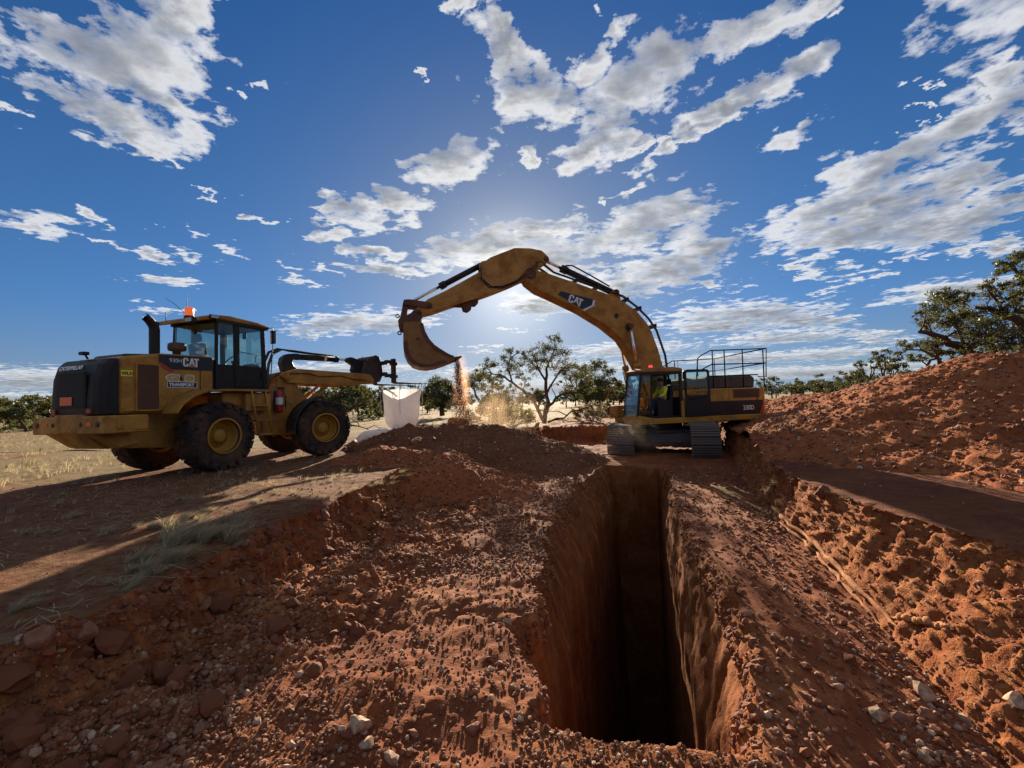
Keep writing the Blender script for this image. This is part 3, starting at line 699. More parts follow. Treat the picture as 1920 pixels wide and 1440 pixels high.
def wheel(root, c, side, fn=lambda p: p, R=0.745, W_=0.52, turn=0.0):
    """big lugged tyre with a deep yellow rim; side = -1 when the outer face looks to -y"""
    cx, cy_, cz = c; n = 72; hw = W_ / 2
    prof = [(.335, -hw + .06), (.40, -hw + .015), (.52, -hw), (.63, -hw + .015), (.69, -hw + .05), (.715, -hw + .09), (.722, -hw * .4), (.722, hw * .4), (.715, hw - .09), (.69, hw - .05), (.63, hw - .015), (.52, hw), (.40, hw - .015), (.335, hw - .06)]
    mb = MB(); mb.lathe([(r * R / .745, y) for r, y in prof], (cx, cy_, cz), 'Y', n)
    ty = mb.build('tyre', M_RUB, root, fn=fn)
    lg = MB(); nl = 20
    for k in range(nl):                               # chunky blocks in interlocking rows, wrapping down the shoulders
        for j, (y0, y1, ph) in enumerate(((-.26, -.10, 0), (-.10, .10, .5), (.10, .26, 0))):
            a0 = 2 * PI * (k + ph + turn) / nl; da = 2 * PI / nl * 0.40
            def P(a, r, y): return (cx + r * math.cos(a), cy_ + y * hw / .26, cz + r * math.sin(a))
            sk = 0.05 * (1 if j == 0 else -1 if j == 2 else 0)
            r0, r1 = .70 * R / .745, .745 * R / .745
            q = [(a0 - da + sk, y0), (a0 + da + sk, y0), (a0 + da - sk, y1), (a0 - da - sk, y1)]
            if j == 1: q = [(a0 - da, y0 * .9), (a0 + da * .7, y0 * 1.0), (a0 + da, y1 * .9), (a0 - da * .7, y1)]
            rr = lambda y: r1 if abs(y) < .2 else r1 - .025
            vb = [P(a, r0 - (.03 if abs(y) > .2 else 0), y) for a, y in q]; vt = [P(a, rr(y), y * (.985)) for a, y in q]
            lg.add(vb + vt, [(0, 1, 5, 4), (1, 2, 6, 5), (2, 3, 7, 6), (3, 0, 4, 7), (4, 5, 6, 7)])
            if j != 1:                                # shoulder lug running down the side wall
                ys = y0 if j == 0 else y1
                w2 = [P(a0 - da * .8, .70 * R / .745, ys), P(a0 + da * .8, .70 * R / .745, ys), P(a0 + da * .8, .60 * R / .745, ys * 1.0), P(a0 - da * .8, .60 * R / .745, ys)]
                s_ = 1 if ys > 0 else -1
                w3 = [(x, y + s_ * .018, z) for x, y, z in w2]
                lg.add(w2 + w3, [(0, 1, 5, 4), (1, 2, 6, 5), (2, 3, 7, 6), (3, 0, 4, 7), (4, 5, 6, 7)])
    tag(lg.build('tread', M_RUB, ty, bevel=0.006, fn=fn), kind='stuff')
    s_ = side
    rp = [(.352, .25), (.385, .262), (.385, .235), (.345, .20), (.318, .10), (.300, .02), (.235, .0), (.225, .03), (.150, .035), (.145, .09), (.125, .11), (0.001, .112)]
    rm = MB(); rm.lathe([(r, s_ * (y * 1.0)) for r, y in rp], (cx, cy_, cz), 'Y', 48)
    rm.lathe([(.30, s_ * .02), (.30, -s_ * .24), (.36, -s_ * .25)], (cx, cy_, cz), 'Y', 32)
    ri = rm.build('rim', M_YRIM, ty, fn=fn)
    bt = MB()
    for k in range(12):
        a = 2 * PI * k / 12; p = (cx + .187 * math.cos(a), cy_ + s_ * .032, cz + .187 * math.sin(a))
        bt.cyl(p, (p[0], p[1] + s_ * .025, p[2]), .014, 6)
    tag(bt.build('wheel_bolts', M_YEL2, ty, fn=fn), kind='stuff')
    ty.name = 'wheel'
    return ty

# ------------------------------------------------------------------ the wheel loader (x forward, y left, z up; origin under the rear axle)
LO = empty('wheel_loader', (-7.36, 9.56, 0.0), math.radians(72), 'yellow wheel loader with black cab and raised forks holding the white bag', 'wheel loader')
HINGE = Vector((1.5, 0, 0)); YAW = math.radians(-19)
def ff(p):
    """front half: origin under the front axle, turned about the hinge"""
    x, y = p[0] + 1.5, p[1]
    return (1.5 + x * math.cos(YAW) - y * math.sin(YAW), x * math.sin(YAW) + y * math.cos(YAW), p[2])

for x_, s_ in ((0, -1), (0, 1)): wheel(LO, (0, s_ * .99, .745), s_, turn=.3 * s_)
for s_ in (-1, 1): wheel(LO, (0, s_ * .99, .745), s_, fn=ff, turn=.1 + .2 * s_)

# rear chassis and axle
mb = MB()
mb.prism([(-2.0, .98), (-1.70, .66), (-.6, .56), (.9, .56), (1.2, .75), (1.2, 1.15), (.9, 1.32), (-2.0, 1.30)], -.42, .42)
mb.cyl((0, -.75, .745), (0, .75, .745), .17, 20); mb.lathe([(.05, -.3), (.26, -.22), (.30, 0), (.26, .22), (.05, .3)], (0, 0, .745), 'Y', 20)
mb.cyl((1.5, 0, .55), (1.5, 0, 1.5), .11, 16); mb.box((1.15, -.3, .62), (1.5, .3, .78)); mb.box((1.15, -.3, 1.25), (1.5, .3, 1.4))
mb.build('rear_chassis', M_YEL2, LO, bevel=.012)
# counterweight: thick bumper with cut corners, hitch slot, lifting eyes
mb = MB()
for s_ in (-1, 1):
    mb.zprism([(-1.90, s_ * .20), (-2.02, s_ * .26), (-2.02, s_ * 1.0), (-1.92, s_ * 1.14), (-1.40, s_ * 1.14), (-1.40, s_ * .62), (-1.55, s_ * .45), (-1.55, s_ * .20)], .95, 1.265)
mb.box((-1.78, -.22, .98), (-1.5, .22, 1.24))
mb.prism([(-1.98, .955), (-1.45, .955), (-1.3, .72), (-1.62, .66)], -.72, .72)
cwt = mb.build('counterweight', M_YEL, LO, bevel=.018)
for y_, z_, r_ in ((-.86, 1.12, .055), (-.40, 1.12, .045), (.40, 1.12, .045), (.86, 1.12, .055)):
    k = MB(); k.lathe([(r_, -.004), (r_, .004), (r_ * .75, .006), (r_ * .7, -.01), (.001, -.012)], (-2.021, y_, z_), 'X', 20); k.build('lifting_eye', M_STEEL, cwt)
for y_ in (-.62, .62):
    k = MB(); k.box((-2.03, y_ - .07, 1.09), (-2.018, y_ + .07, 1.16)); k.build('reflector', M_ORANGE, cwt)
for a_, b_ in (((-1.62, -1.158, 1.0), (-1.42, -1.138, 1.04)), ((-1.90, -1.16, 1.03), (-1.80, -1.14, 1.22))): MB().box(a_, b_).build('step_plate', M_YEL2, cwt, bevel=.006)

# engine hood
mb = MB()
hp = [(-1.62, 1.29), (-1.62, 2.30), (-1.50, 2.37), (-.9, 2.475), (.18, 2.50), (.18, 1.70), (-.30, 1.70), (-.55, 1.60), (-.78, 1.42), (-.86, 1.29)]
mb.prism(hp, -.70, .70)
hood = mb.build('engine_hood', M_YEL, LO, bevel=.05)
for s_ in (-1, 1):                                    # louvred side intake, recessed
    fr = MB(); y0 = s_ * .703
    lx0, lx1, lz0, lz1 = -1.34, -.97, 1.36, 2.22
    fr.box((lx0, min(y0, y0 + s_ * .006), lz0), (lx1, max(y0, y0 + s_ * .006), lz1)); fo = fr.build('intake_panel', paint('brown_grille_paint', (0.10, .045, .02), .6) if s_ < 0 else M_STEEL, hood)
    for k in range(13):
        sl = MB(); xx = lx0 + .014 + k * (lx1 - lx0 - .02) / 13
        sl.add([(xx, y0 + s_ * .006, lz0 + .02), (xx + .022, y0 + s_ * .024, lz0 + .02), (xx + .022, y0 + s_ * .024, lz1 - .02), (xx, y0 + s_ * .006, lz1 - .02), (xx + .022, y0 + s_ * .006, lz0 + .02), (xx + .022, y0 + s_ * .006, lz1 - .02)],
               [(0, 1, 2, 3), (1, 4, 5, 2), (0, 4, 1), (3, 2, 5)]); sl.build('slat', fo.data.materials[0], fo)
    e = MB()
    for (a_, b_) in (((lx0 - .03, lz0 - .03), (lx0, lz1 + .03)), ((lx1, lz0 - .03), (lx1 + .03, lz1 + .03)), ((lx0, lz1), (lx1, lz1 + .03)), ((lx0, lz0 - .03), (lx1, lz0))):
        e.box((a_[0], min(y0, y0 + s_ * .02), a_[1]), (b_[0], max(y0, y0 + s_ * .02), b_[1]))
    e.build('intake_frame', M_YEL, hood)
    for a_, b_ in (((.13, 1.72), (.15, 2.42)), ((-.15, 1.7), (-.136, 2.47))): MB().box((a_[0], min(s_ * .69, s_ * .709), a_[1]), (b_[0], max(s_ * .69, s_ * .7095), b_[1])).build('panel_seam', M_DEC, hood)
# black rear guard with rounded top, tail lamps, orange sign
mb = MB()
gp = [(-1.62, 1.285), (-1.93, 1.285), (-1.955, 1.5), (-1.93, 1.95), (-1.86, 2.20), (-1.76, 2.31), (-1.62, 2.33)]
n0 = len(gp)
for s_ in (-1, 1): pass
secs = [(-.70, .0), (-.66, .75), (-.56, 1.0), (.56, 1.0), (.66, .75), (.70, .0)]
vs_ = []
for y_, k_ in secs: vs_ += [(-1.62 + (x + 1.62) * (.55 + .45 * k_), y_, z - (0 if z < 2 else .04 * (1 - k_))) for x, z in gp]
fs_ = [(i * n0 + j, (i + 1) * n0 + j, (i + 1) * n0 + j + 1, i * n0 + j + 1) for i in range(5) for j in range(n0 - 1)]
fs_ += [tuple(range(n0)), tuple(range(6 * n0 - 1, 5 * n0 - 1, -1))] + [(i * n0, i * n0 + n0 - 1, (i + 1) * n0 + n0 - 1, (i + 1) * n0) for i in range(5)]
mb.add(vs_, fs_); guard = mb.build('rear_guard', M_BLK, LO, bevel=.01)
k = MB(); k.box((-1.972, -.42, 1.42), (-1.945, .42, 2.08)); gr = k.build('radiator_grille', flat('dark_grille', (.012, .012, .012), .7), guard, bevel=.01)
for q in range(16):
    k = MB(); z_ = 1.45 + q * .039; k.box((-1.984, -.40, z_), (-1.972, .40, z_ + .014)); k.build('grille_bar', M_BLK, gr)
k = MB(); k.box((-1.992, -.08, 1.47), (-1.985, .26, 1.62)); k.build('orange_sign', M_ORANGE, guard)
for y_ in (-.50, .50):
    k = MB(); k.box((-1.975, y_ - .055, 1.31), (-1.925, y_ + .055, 1.40)); k.build('tail_lamp', flat('red_lamp_lens', (.30, .02, .02), .25), guard, bevel=.008)
k = MB(); k.tube([(-1.72, .0, 2.33), (-1.76, .0, 2.42)], .02); k.obox((-1.78, 0, 2.43), (.10, .14, .06), Matrix.Identity(3)); k.build('work_lamp', M_BLK, guard, bevel=.01)
text_part('CATERPILLAR', .105, M_WHITE, guard, frame_m((-1.915, .46, 2.12), (0, -1, 0), (.30, 0, 1)), bold=.004, sx=1.06)
# decals on both sides of the hood
for s_ in (-1, 1):
    y0 = s_ * .7035
    def D(x, z, d=0.0): return frame_m((x, y0 + s_ * d, z), (-s_, 0, 0), (0, 0, 1))
    xs = lambda x: x if s_ < 0 else -x - .84 - .0      # the writing runs forward on the right side, backward on the left
    k = MB(); k.prism([(-.96, 2.445), (.12, 2.47), (.12, 2.18), (-.72, 2.16), (-.96, 2.30)], y0, y0 + s_ * .004); k.build('side_decal', M_DEC, hood)
    k = MB(); k.prism([(-.965, 2.31), (-.965, 2.24), (-.76, 2.11), (-.66, 2.11), (-.73, 2.165)], y0, y0 + s_ * .005); k.build('red_stripe', M_RED, hood)
    fx = (lambda x, z: frame_m((x, y0 - .005, z), (1, 0, 0), (0, 0, 1))) if s_ < 0 else (lambda x, z: frame_m((-x - .84, y0 + .005, z), (-1, 0, 0), (0, 0, 1)))
    text_part('930H', .112, M_WHITE, hood, fx(-.77, 2.31), bold=.0)
    cat_logo(.185, fx(-.505, 2.235), hood, M_WHITE, M_YEL)
    # the owner's plate: gold letters over a black strip
    k = MB(); q0 = -.80 if s_ < 0 else -.50
    k.box((q0, min(y0, y0 + s_ * .003), 1.80), (q0 + .58, max(y0, y0 + s_ * .003), 1.905)); k.build('owner_strip', M_DEC, hood)
    k = MB()
    for (a_, b_) in (((q0 - .012, 1.788), (q0 + .592, 1.80)), ((q0 - .012, 1.905), (q0 + .592, 1.917)), ((q0 - .012, 1.80), (q0, 1.905)), ((q0 + .58, 1.80), (q0 + .592, 1.905))):
        k.box((a_[0], min(y0, y0 + s_ * .004), a_[1]), (b_[0], max(y0, y0 + s_ * .004), b_[1]))
    k.build('owner_strip_edge', M_WHITE, hood)
    fy = (lambda x, z: frame_m((x, y0 - .004, z), (1, 0, 0), (0, 0, 1))) if s_ < 0 else (lambda x, z: frame_m((.02 - (x + .86) , y0 + .004, z), (-1, 0, 0), (0, 0, 1)))
    text_part('G', .16, M_WHITE, hood, fy(-.81, 1.935), bold=.024, sx=1.9, extrude=.001); text_part('S', .16, M_WHITE, hood, fy(-.44, 1.935), bold=.024, sx=1.9, extrude=.001)
    text_part('G', .16, M_GOLD, hood, fy(-.81, 1.935), bold=.012, sx=1.9); text_part('S', .16, M_GOLD, hood, fy(-.44, 1.935), bold=.012, sx=1.9)
    text_part('&', .12, M_DEC, hood, fy(-.575, 1.945), bold=.003)
    text_part('TRANSPORT', .088, M_WHITE, hood, fy(-.775, 1.822), bold=.004, sx=1.0)
# plate with the fleet number
k = MB(); k.box((-1.60, -.708, 1.985), (-1.41, -.7035, 2.095)); pl = k.build('fleet_plate', M_LIME, hood)
text_part('WL31', .085, M_DEC, pl, frame_m((-1.59, -.709, 2.01), (1, 0, 0), (0, 0, 1)), bold=.003, sx=.92)
k = MB(); k.box((-1.60, -.712, 1.38), (-1.50, -.703, 1.50)); k.build('latch', M_YEL2, hood, bevel=.004)
# top of the hood: exhaust, pre-cleaner, black cover
k = MB(); k.tube([(-.60, 0, 2.45), (-.60, 0, 3.05), (-.62, 0, 3.14), (-.70, 0, 3.24), (-.76, 0, 3.29)], [.095, .095, .095, .088, .085], 16, caps=False); k.lathe([(.085, 0), (.07, -.02)], (-.76, 0, 3.29), 'X', 16)
k.build('exhaust_stack', M_BLK, LO)
k = MB(); k.lathe([(.001, 2.46), (.07, 2.47), (.07, 2.62), (.155, 2.64), (.17, 2.68), (.165, 2.79), (.12, 2.815), (.001, 2.82)], (-.18, -.05, 0), 'Z', 24); k.build('air_precleaner', paint('brown_plastic', (.09, .05, .03), .6), LO)
k = MB(); k.prism([(-1.45, 2.37), (-1.38, 2.44), (-.95, 2.475), (-.70, 2.50), (-.70, 2.44)], -.42, .42); k.build('hood_cover', M_BLK, LO, bevel=.02)

# wheel arches and platform
for s_ in (-1, 1):
    k = MB(); arc = [(-.90, 1.30), (-.80, 1.46), (-.58, 1.63), (-.30, 1.735), (.15, 1.76), (1.20, 1.76)]
    low_ = [(x, z - .05) for x, z in arc][::-1]
    k.prism(arc + low_, s_ * .68, s_ * 1.16); k.build('fender', M_YEL, LO, bevel=.012)
    k = MB(); k.box((.18, min(s_ * .45, s_ * .95), 1.0), (1.25, max(s_ * .45, s_ * .95), 1.70)); k.box((.62, min(s_ * .9, s_ * 1.12), 1.25), (1.30, max(s_ * .9, s_ * 1.12), 1.66)); k.build('side_tank', M_YEL2, LO, bevel=.03)
    lad = MB()
    lad.tube([(.72, s_ * 1.15, 1.72), (.74, s_ * 1.19, 1.40), (.88, s_ * 1.20, .62)], .022, 8); lad.tube([(1.10, s_ * 1.15, 1.72), (1.12, s_ * 1.19, 1.40), (1.26, s_ * 1.20, .62)], .022, 8)
    lo_ = lad.build('ladder', M_YEL, LO)
    for z_, x_ in ((1.36, .75), (1.02, .81), (.68, .87)):
        st = MB(); st.box((x_, min(s_ * 1.08, s_ * 1.215), z_), (x_ + .38, max(s_ * 1.08, s_ * 1.215), z_ + .03)); st.build('step', M_YEL2, lo_, bevel=.004)

# cab: posts, panels, panes
cab = MB()
cab.box((.20, -.72, 1.78), (1.52, .72, 1.84))
cb = cab.build('cab', M_CABF, LO, bevel=.01)
def post(a, b_, w=.055, d=.06, name='cab_post', mat=M_CABF):
    k = MB(); a, b_ = Vector(a), Vector(b_); z = (b_ - a).normalized(); x = Vector((1, 0, 0)); x = (x - z * x.dot(z)).normalized(); y = z.cross(x)
    k.obox((a + b_) / 2, (w, d, (b_ - a).length), Matrix((x, y, z)).transposed()); return k.build(name, mat, cb, bevel=.008)
for s_ in (-1, 1):
    post((.22, s_ * .69, 1.82), (.26, s_ * .66, 3.36), .06); post((.70, s_ * .71, 1.82), (.70, s_ * .68, 3.36), .09, .07); post((1.48, s_ * .71, 1.82), (1.44, s_ * .67, 3.36), .09, .07)
    k = MB(); k.box((.74, min(s_ * .69, s_ * .72), 1.84), (1.44, max(s_ * .69, s_ * .72), 2.30)); dpan = k.build('door_panel', M_CABF, cb, bevel=.01)
    k = MB(); k.box((1.36, min(s_ * .72, s_ * .75), 2.02), (1.40, max(s_ * .72, s_ * .75), 2.24)); k.box((.98, min(s_ * .72, s_ * .728), 2.16), (1.0, max(s_ * .72, s_ * .728), 2.26)); k.build('handle', M_BLK, dpan)
    k = MB(); k.box((.25, min(s_ * .69, s_ * .715), 1.84), (.66, max(s_ * .69, s_ * .715), 2.34)); k.box((.36, min(s_ * .715, s_ * .722), 2.02), (.52, max(s_ * .715, s_ * .722), 2.30)); k.build('rear_side_panel', M_CABF, cb, bevel=.006)
    fr = MB()
    for (a_, b_) in (((.75, 2.30), (1.43, 2.345)), ((.75, 3.27), (1.43, 3.34)), ((.75, 2.34), (.79, 3.28)), ((1.39, 2.34), (1.43, 3.28))):
        fr.box((a_[0], min(s_ * .685, s_ * .712), a_[1]), (b_[0], max(s_ * .685, s_ * .712), b_[1]))
    fr.build('window_frame', M_BLK, cb, bevel=.004)
    for x0, x1, z0, nm in ((.79, 1.39, 2.34, 'side_window'), (.28, .66, 2.34, 'rear_quarter_window')):
        k = MB(); k.box((x0, min(s_ * .693, s_ * .699), z0), (x1, max(s_ * .693, s_ * .699), 3.28)); k.build(nm, M_GLASS, cb)
k = MB(); k.box((.225, -.63, 2.44), (.231, .63, 3.30)); k.build('rear_window', M_GLASS, cb)
k = MB(); k.box((.20, -.66, 1.84), (.24, .66, 2.44)); k.box((.20, -.66, 3.28), (.25, .66, 3.38)); k.build('rear_panel', M_CABF, cb)
k = MB(); k.box((1.462, -.63, 2.05), (1.468, .63, 3.30)); k.build('windscreen', M_GLASS, cb)
k = MB(); k.box((1.44, -.66, 1.84), (1.50, .66, 2.06)); k.box((1.42, -.66, 3.28), (1.47, .66, 3.36)); k.build('front_panel', M_CABF, cb)
# roof with visor lips and corner lamps
mb = MB(); rp_ = [(-.22, 3.24), (-.20, 3.33), (.12, 3.44), (.55, 3.48), (1.30, 3.44), (1.62, 3.39), (1.62, 3.33), (1.30, 3.35), (.2, 3.36)]
mb.prism(rp_, -.74, .74); roof = mb.build('roof', M_YEL2, cb, bevel=.02)
k = MB(); k.prism([(.20, 3.30), (.20, 3.362), (1.56, 3.352), (1.56, 3.29)], -.73, .73); k.build('roof_lining', M_CABF, cb)
for y_ in (-.58, .58):
    k = MB(); k.box((-.30, y_ - .11, 3.20), (-.20, y_ + .11, 3.33)); lm = k.build('roof_lamp', M_BLK, roof, bevel=.02)
    k = MB(); k.box((-.312, y_ - .085, 3.225), (-.301, y_ + .085, 3.305)); k.build('lens', M_LAMPG, lm)
k = MB(); k.box((.02, -.785, 3.34), (.22, -.745, 3.43)); lm = k.build('roof_lamp', M_BLK, roof, bevel=.01)
k = MB(); k.box((.04, -.796, 3.355), (.20, -.786, 3.415)); k.build('lens', M_LAMPG, lm)
k = MB(); k.lathe([(.085, 3.45), (.085, 3.62), (.075, 3.645), (.001, 3.65)], (.05, -.1, 0), 'Z', 20); bc = k.build('beacon', M_BEACON, roof)
k = MB(); k.lathe([(.10, 3.36), (.10, 3.452), (.001, 3.453)], (.05, -.1, 0), 'Z', 20); k.build('beacon_base', M_BLK, bc)
k = MB(); k.tube([(.10, .05, 3.43), (.10, .05, 4.02)], [.009, .004], 6); k.tube([(.12, .0, 3.45), (-.05, .22, 3.74), (-.17, .33, 3.86)], [.008, .006, .004], 6); k.tube([(-.15, .35, 3.33), (-.15, .35, 3.55)], .008, 6); k.build('aerial', M_BLK, roof)
# mirror arm, seat, steering wheel, console
for s_ in (-1, 1):
    k = MB(); k.tube([(1.50, s_ * .70, 3.34), (1.62, s_ * .82, 3.36), (1.62, s_ * .84, 3.05)], .014, 6); k.tube([(1.62, s_ * .84, 3.05), (1.58, s_ * .80, 2.2), (1.50, s_ * .74, 1.95)], .012, 6); ma = k.build('mirror_bracket', M_BLK, cb)
    k = MB(); k.obox((1.62, s_ * .84, 3.12), (.06, .17, .34), Matrix.Identity(3)); mi = k.build('mirror', M_BLK, ma, bevel=.02)
    k = MB(); k.obox((1.588, s_ * .84, 3.12), (.004, .14, .30), Matrix.Identity(3)); k.build('mirror_pane', M_MIRR, mi)
k = MB(); k.box((.36, -.26, 2.12), (.86, .26, 2.24)); k.prism([(.30, 2.2), (.42, 2.2), (.34, 2.86), (.24, 2.86)], -.25, .25); k.prism([(.26, 2.90), (.34, 2.90), (.32, 3.08), (.25, 3.08)], -.14, .14); k.box((.5, -.2, 1.84), (.8, .2, 2.12)); k.build('seat', M_SEAT, cb, bevel=.03)
k = MB()
k.tube([(1.16 + .19 * math.cos(a) * .55, .19 * math.sin(a), 2.52 + .19 * math.cos(a) * .75) for a in np.linspace(0, 2 * PI, 25)], .016, 8); k.tube([(1.16, 0, 2.52), (1.36, 0, 2.2), (1.40, 0, 1.9)], .035, 8); k.build('steering_wheel', M_BLK, cb)
k = MB(); k.box((1.18, -.62, 1.84), (1.42, -.30, 2.42)); k.box((1.24, -.2, 1.84), (1.44, .2, 2.36)); k.build('console', M_BLK, cb, bevel=.03)
k = MB(); k.tube([(.80, -.66, 2.68), (1.36, -.66, 2.64)], .011, 6); k.tube([(1.30, -.65, 2.64), (1.27, -.65, 2.60), (1.27, -.65, 2.46), (1.30, -.65, 2.44), (1.37, -.65, 2.44)], .012, 6); k.build('grab_rail', M_BLK, cb)
k = MB(); k.obox((1.22, -.35, 3.14), (.03, .12, .17), Matrix.Identity(3)); k.obox((1.02, .1, 3.19), (.02, .16, .11), Matrix.Identity(3)); k.build('inside_mirror', M_BLK, cb, bevel=.01)

# ---- front half
k = MB()
k.cyl((0, -.75, .745), (0, .75, .745), .17, 20); k.lathe([(.05, -.3), (.26, -.22), (.30, 0), (.26, .22), (.05, .3)], (0, 0, .745), 'Y', 20)
for s_ in (-1, 1):
    k.prism([(-1.25, .62), (.35, .55), (.62, .78), (.50, 1.15), (.05, 1.35), (-.42, 2.02), (-.62, 2.12), (-.86, 2.10), (-.90, 1.75), (-1.1, 1.3), (-1.25, 1.2)], s_ * .30, s_ * .42)
k.box((-1.2, -.3, .64), (-.95, .3, 1.2)); k.box((-.85, -.3, 1.4), (-.72, .3, 1.95)); k.box((.2, -.30, .62), (.32, .3, 1.0))
k.build('front_frame', M_YEL2, LO, bevel=.012, fn=ff)
for s_ in (-1, 1):
    k = MB(); pts = [(.745 + .08) for _ in range(1)]
    arc = [(.83 * math.cos(a), .745 + .83 * math.sin(a)) for a in np.linspace(math.radians(100), math.radians(188), 12)]
    inn = [(.79 * math.cos(a), .745 + .79 * math.sin(a)) for a in np.linspace(math.radians(188), math.radians(100), 12)]
    arc = [(-.05, 1.60)] + arc; inn = inn + [(-.05, 1.56)]
    k.prism(arc + inn, s_ * .74, s_ * 1.22); k.build('front_fender', M_BLK, LO, bevel=.006, fn=ff)
# lift arms: deep box beams from the tower to the coupler, with the slim nose
armp = [(-.80, 2.14), (-.72, 2.26), (-.36, 2.36), (.9, 2.32), (1.55, 2.30), (1.92, 2.27), (2.06, 2.10), (2.02, 1.98), (1.75, 1.97), (1.20, 1.91), (.45, 1.93), (-.30, 1.95), (-.66, 1.98)]
for s_ in (-1, 1):
    k = MB(); k.prism(armp, s_ * .34, s_ * .50); k.cyl((-.66, s_ * .32, 2.12), (-.66, s_ * .54, 2.12), .085, 16); k.cyl((1.92, s_ * .32, 2.12), (1.92, s_ * .53, 2.12), .07, 16)
    la = k.build('lift_arm', M_YEL, LO, bevel=.015, fn=ff)
    k = MB(); k.tube([(-.6, s_ * .51, 2.22), (-.1, s_ * .515, 2.24), (.25, s_ * .515, 2.16), (.9, s_ * .515, 2.20), (1.35, s_ * .515, 2.10), (1.75, s_ * .515, 2.08)], .012, 6); k.build('grease_line', M_HOSE, la, fn=ff)
    k = MB(); k.tube([(-.50, s_ * .24, 1.0), (.35, s_ * .26, 1.72)], .075, 14); k.tube([(.35, s_ * .26, 1.72), (.72, s_ * .27, 2.02)], .042, 12); k.build('lift_cylinder', M_YEL2, LO, fn=ff)
k = MB(); k.cyl((1.25, -.36, 2.08), (1.25, .36, 2.08), .11, 18); k.box((.2, -.36, 2.0), (.45, .36, 2.24)); k.build('cross_tube', M_YEL2, LO, fn=ff)
# tilt linkage: curved black bracket, long black ram, chromed rod, bell crank
k = MB(); br = [(-.56, 2.32), (-.62, 2.55), (-.58, 2.70), (-.46, 2.80), (-.30, 2.82), (-.10, 2.81), (-.10, 2.68), (-.28, 2.67), (-.34, 2.60), (-.28, 2.46), (-.12, 2.33)]
k.prism(br, -.14, .14); k.build('tilt_bracket', M_BLK, LO, bevel=.015, fn=ff)
k = MB(); k.tube([(-.16, 0, 2.745), (1.06, 0, 2.745)], .085, 18); k.cyl((.98, 0, 2.745), (1.10, 0, 2.745), .098, 18); k.cyl((-.2, 0, 2.745), (-.10, 0, 2.745), .095, 18); rm_ = k.build('tilt_cylinder', M_BLK, LO, fn=ff)
k = MB(); k.cyl((1.10, 0, 2.75), (1.48, 0, 2.75), .038, 14); k.build('piston_rod', M_CHROME, rm_, fn=ff)
k = MB(); k.cyl((.64, 0, 2.745), (.71, 0, 2.745), .0865, 18); k.build('cylinder_label', M_WHITE, rm_, fn=ff)
k = MB(); k.prism([(1.42, 2.82), (1.52, 2.84), (1.80, 2.76), (1.94, 2.62), (1.86, 2.45), (1.80, 2.30), (1.62, 2.28), (1.55, 2.44), (1.60, 2.58), (1.42, 2.68)], -.10, .10); k.cyl((1.47, -.14, 2.75), (1.47, .14, 2.75), .07, 14); k.build('bell_crank', M_BLK, LO, bevel=.012, fn=ff)
# fork carriage and its two tines
k = MB()
for s_ in (-1, 1):
    k.prism([(1.90, 2.30), (1.98, 2.56), (1.86, 2.72), (1.94, 2.82), (2.10, 2.84), (2.20, 2.92), (2.34, 2.86), (2.42, 2.66), (2.46, 2.30), (2.34, 2.06), (2.0, 1.98), (1.92, 2.08)], s_ * .30, s_ * .40)
k.cyl((2.12, -.42, 2.80), (2.12, .42, 2.80), .085, 14); k.cyl((1.94, -.44, 2.12), (1.94, .44, 2.12), .07, 14); k.box((2.05, -.32, 2.2), (2.3, .32, 2.7))
k.box((2.36, -.62, 2.60), (2.48, .62, 2.72)); k.box((2.36, -.62, 2.24), (2.48, .62, 2.36))
car = k.build('fork_carriage', M_STEEL, LO, bevel=.012, fn=ff)
for s_ in (-1, 1):
    k = MB(); y0 = s_ * .52
    k.box((2.46, y0 - .07, 2.66), (2.80, y0 + .07, 2.76)); k.box((2.46, y0 - .07, 2.20), (2.80, y0 + .07, 2.31)); k.box((2.72, y0 - .07, 2.02), (2.84, y0 + .07, 2.82)); k.box((2.68, y0 - .085, 2.60), (2.89, y0 + .085, 2.70)); k.box((2.68, y0 - .085, 2.18), (2.89, y0 + .085, 2.28))
    k.build('fork_backrest', M_STEEL, car, bevel=.01, fn=ff)
    k = MB(); k.prism([(2.74, 2.10), (2.84, 2.10), (2.86, 2.045), (4.24, 2.01), (4.24, 1.995), (2.84, 1.985), (2.76, 2.01)], y0 - .06, y0 + .06); k.build('fork_tine', M_STEEL, car, bevel=.006, fn=ff)
# hoses at the hinge and along the ram, fire extinguisher
k = MB()
for i, dy in enumerate((-.20, -.12, .08, .16)):
    k.tube([(-1.06, dy - .1, 1.65), (-1.02, dy, 2.0), (-.98, dy, 2.45 + .03 * i), (-.86, dy * .8, 2.76 + .03 * i), (-.62, dy * .7, 2.90 + .02 * i), (-.30, dy * .6, 2.90), (.25, dy * .45, 2.865), (.9, dy * .4, 2.85)], .020, 8)
for i, dy in enumerate((-.34, -.28, -.22, .25)):
    k.tube([(-1.10, dy, 1.2), (-1.18, dy - .06, 1.6 + .05 * i), (-1.04, dy - .05, 2.06), (-.80, dy, 2.2)], .022, 8)
tag(k.build('hose_bundle', M_HOSE, LO, fn=ff), kind='stuff')
k = MB(); k.lathe([(.001, 1.18), (.075, 1.19), (.085, 1.24), (.085, 1.66), (.06, 1.74), (.025, 1.78), (.025, 1.84), (.001, 1.845)], (-.92, -.62, 0), 'Z', 18)
fe = k.build('fire_extinguisher', flat('extinguisher_red', (.36, .012, .015), .3), LO, fn=ff)
k = MB(); k.lathe([(.087, 1.40), (.087, 1.58)], (-.92, -.62, 0), 'Z', 18); k.build('extinguisher_label', M_WHITE, fe, fn=ff)
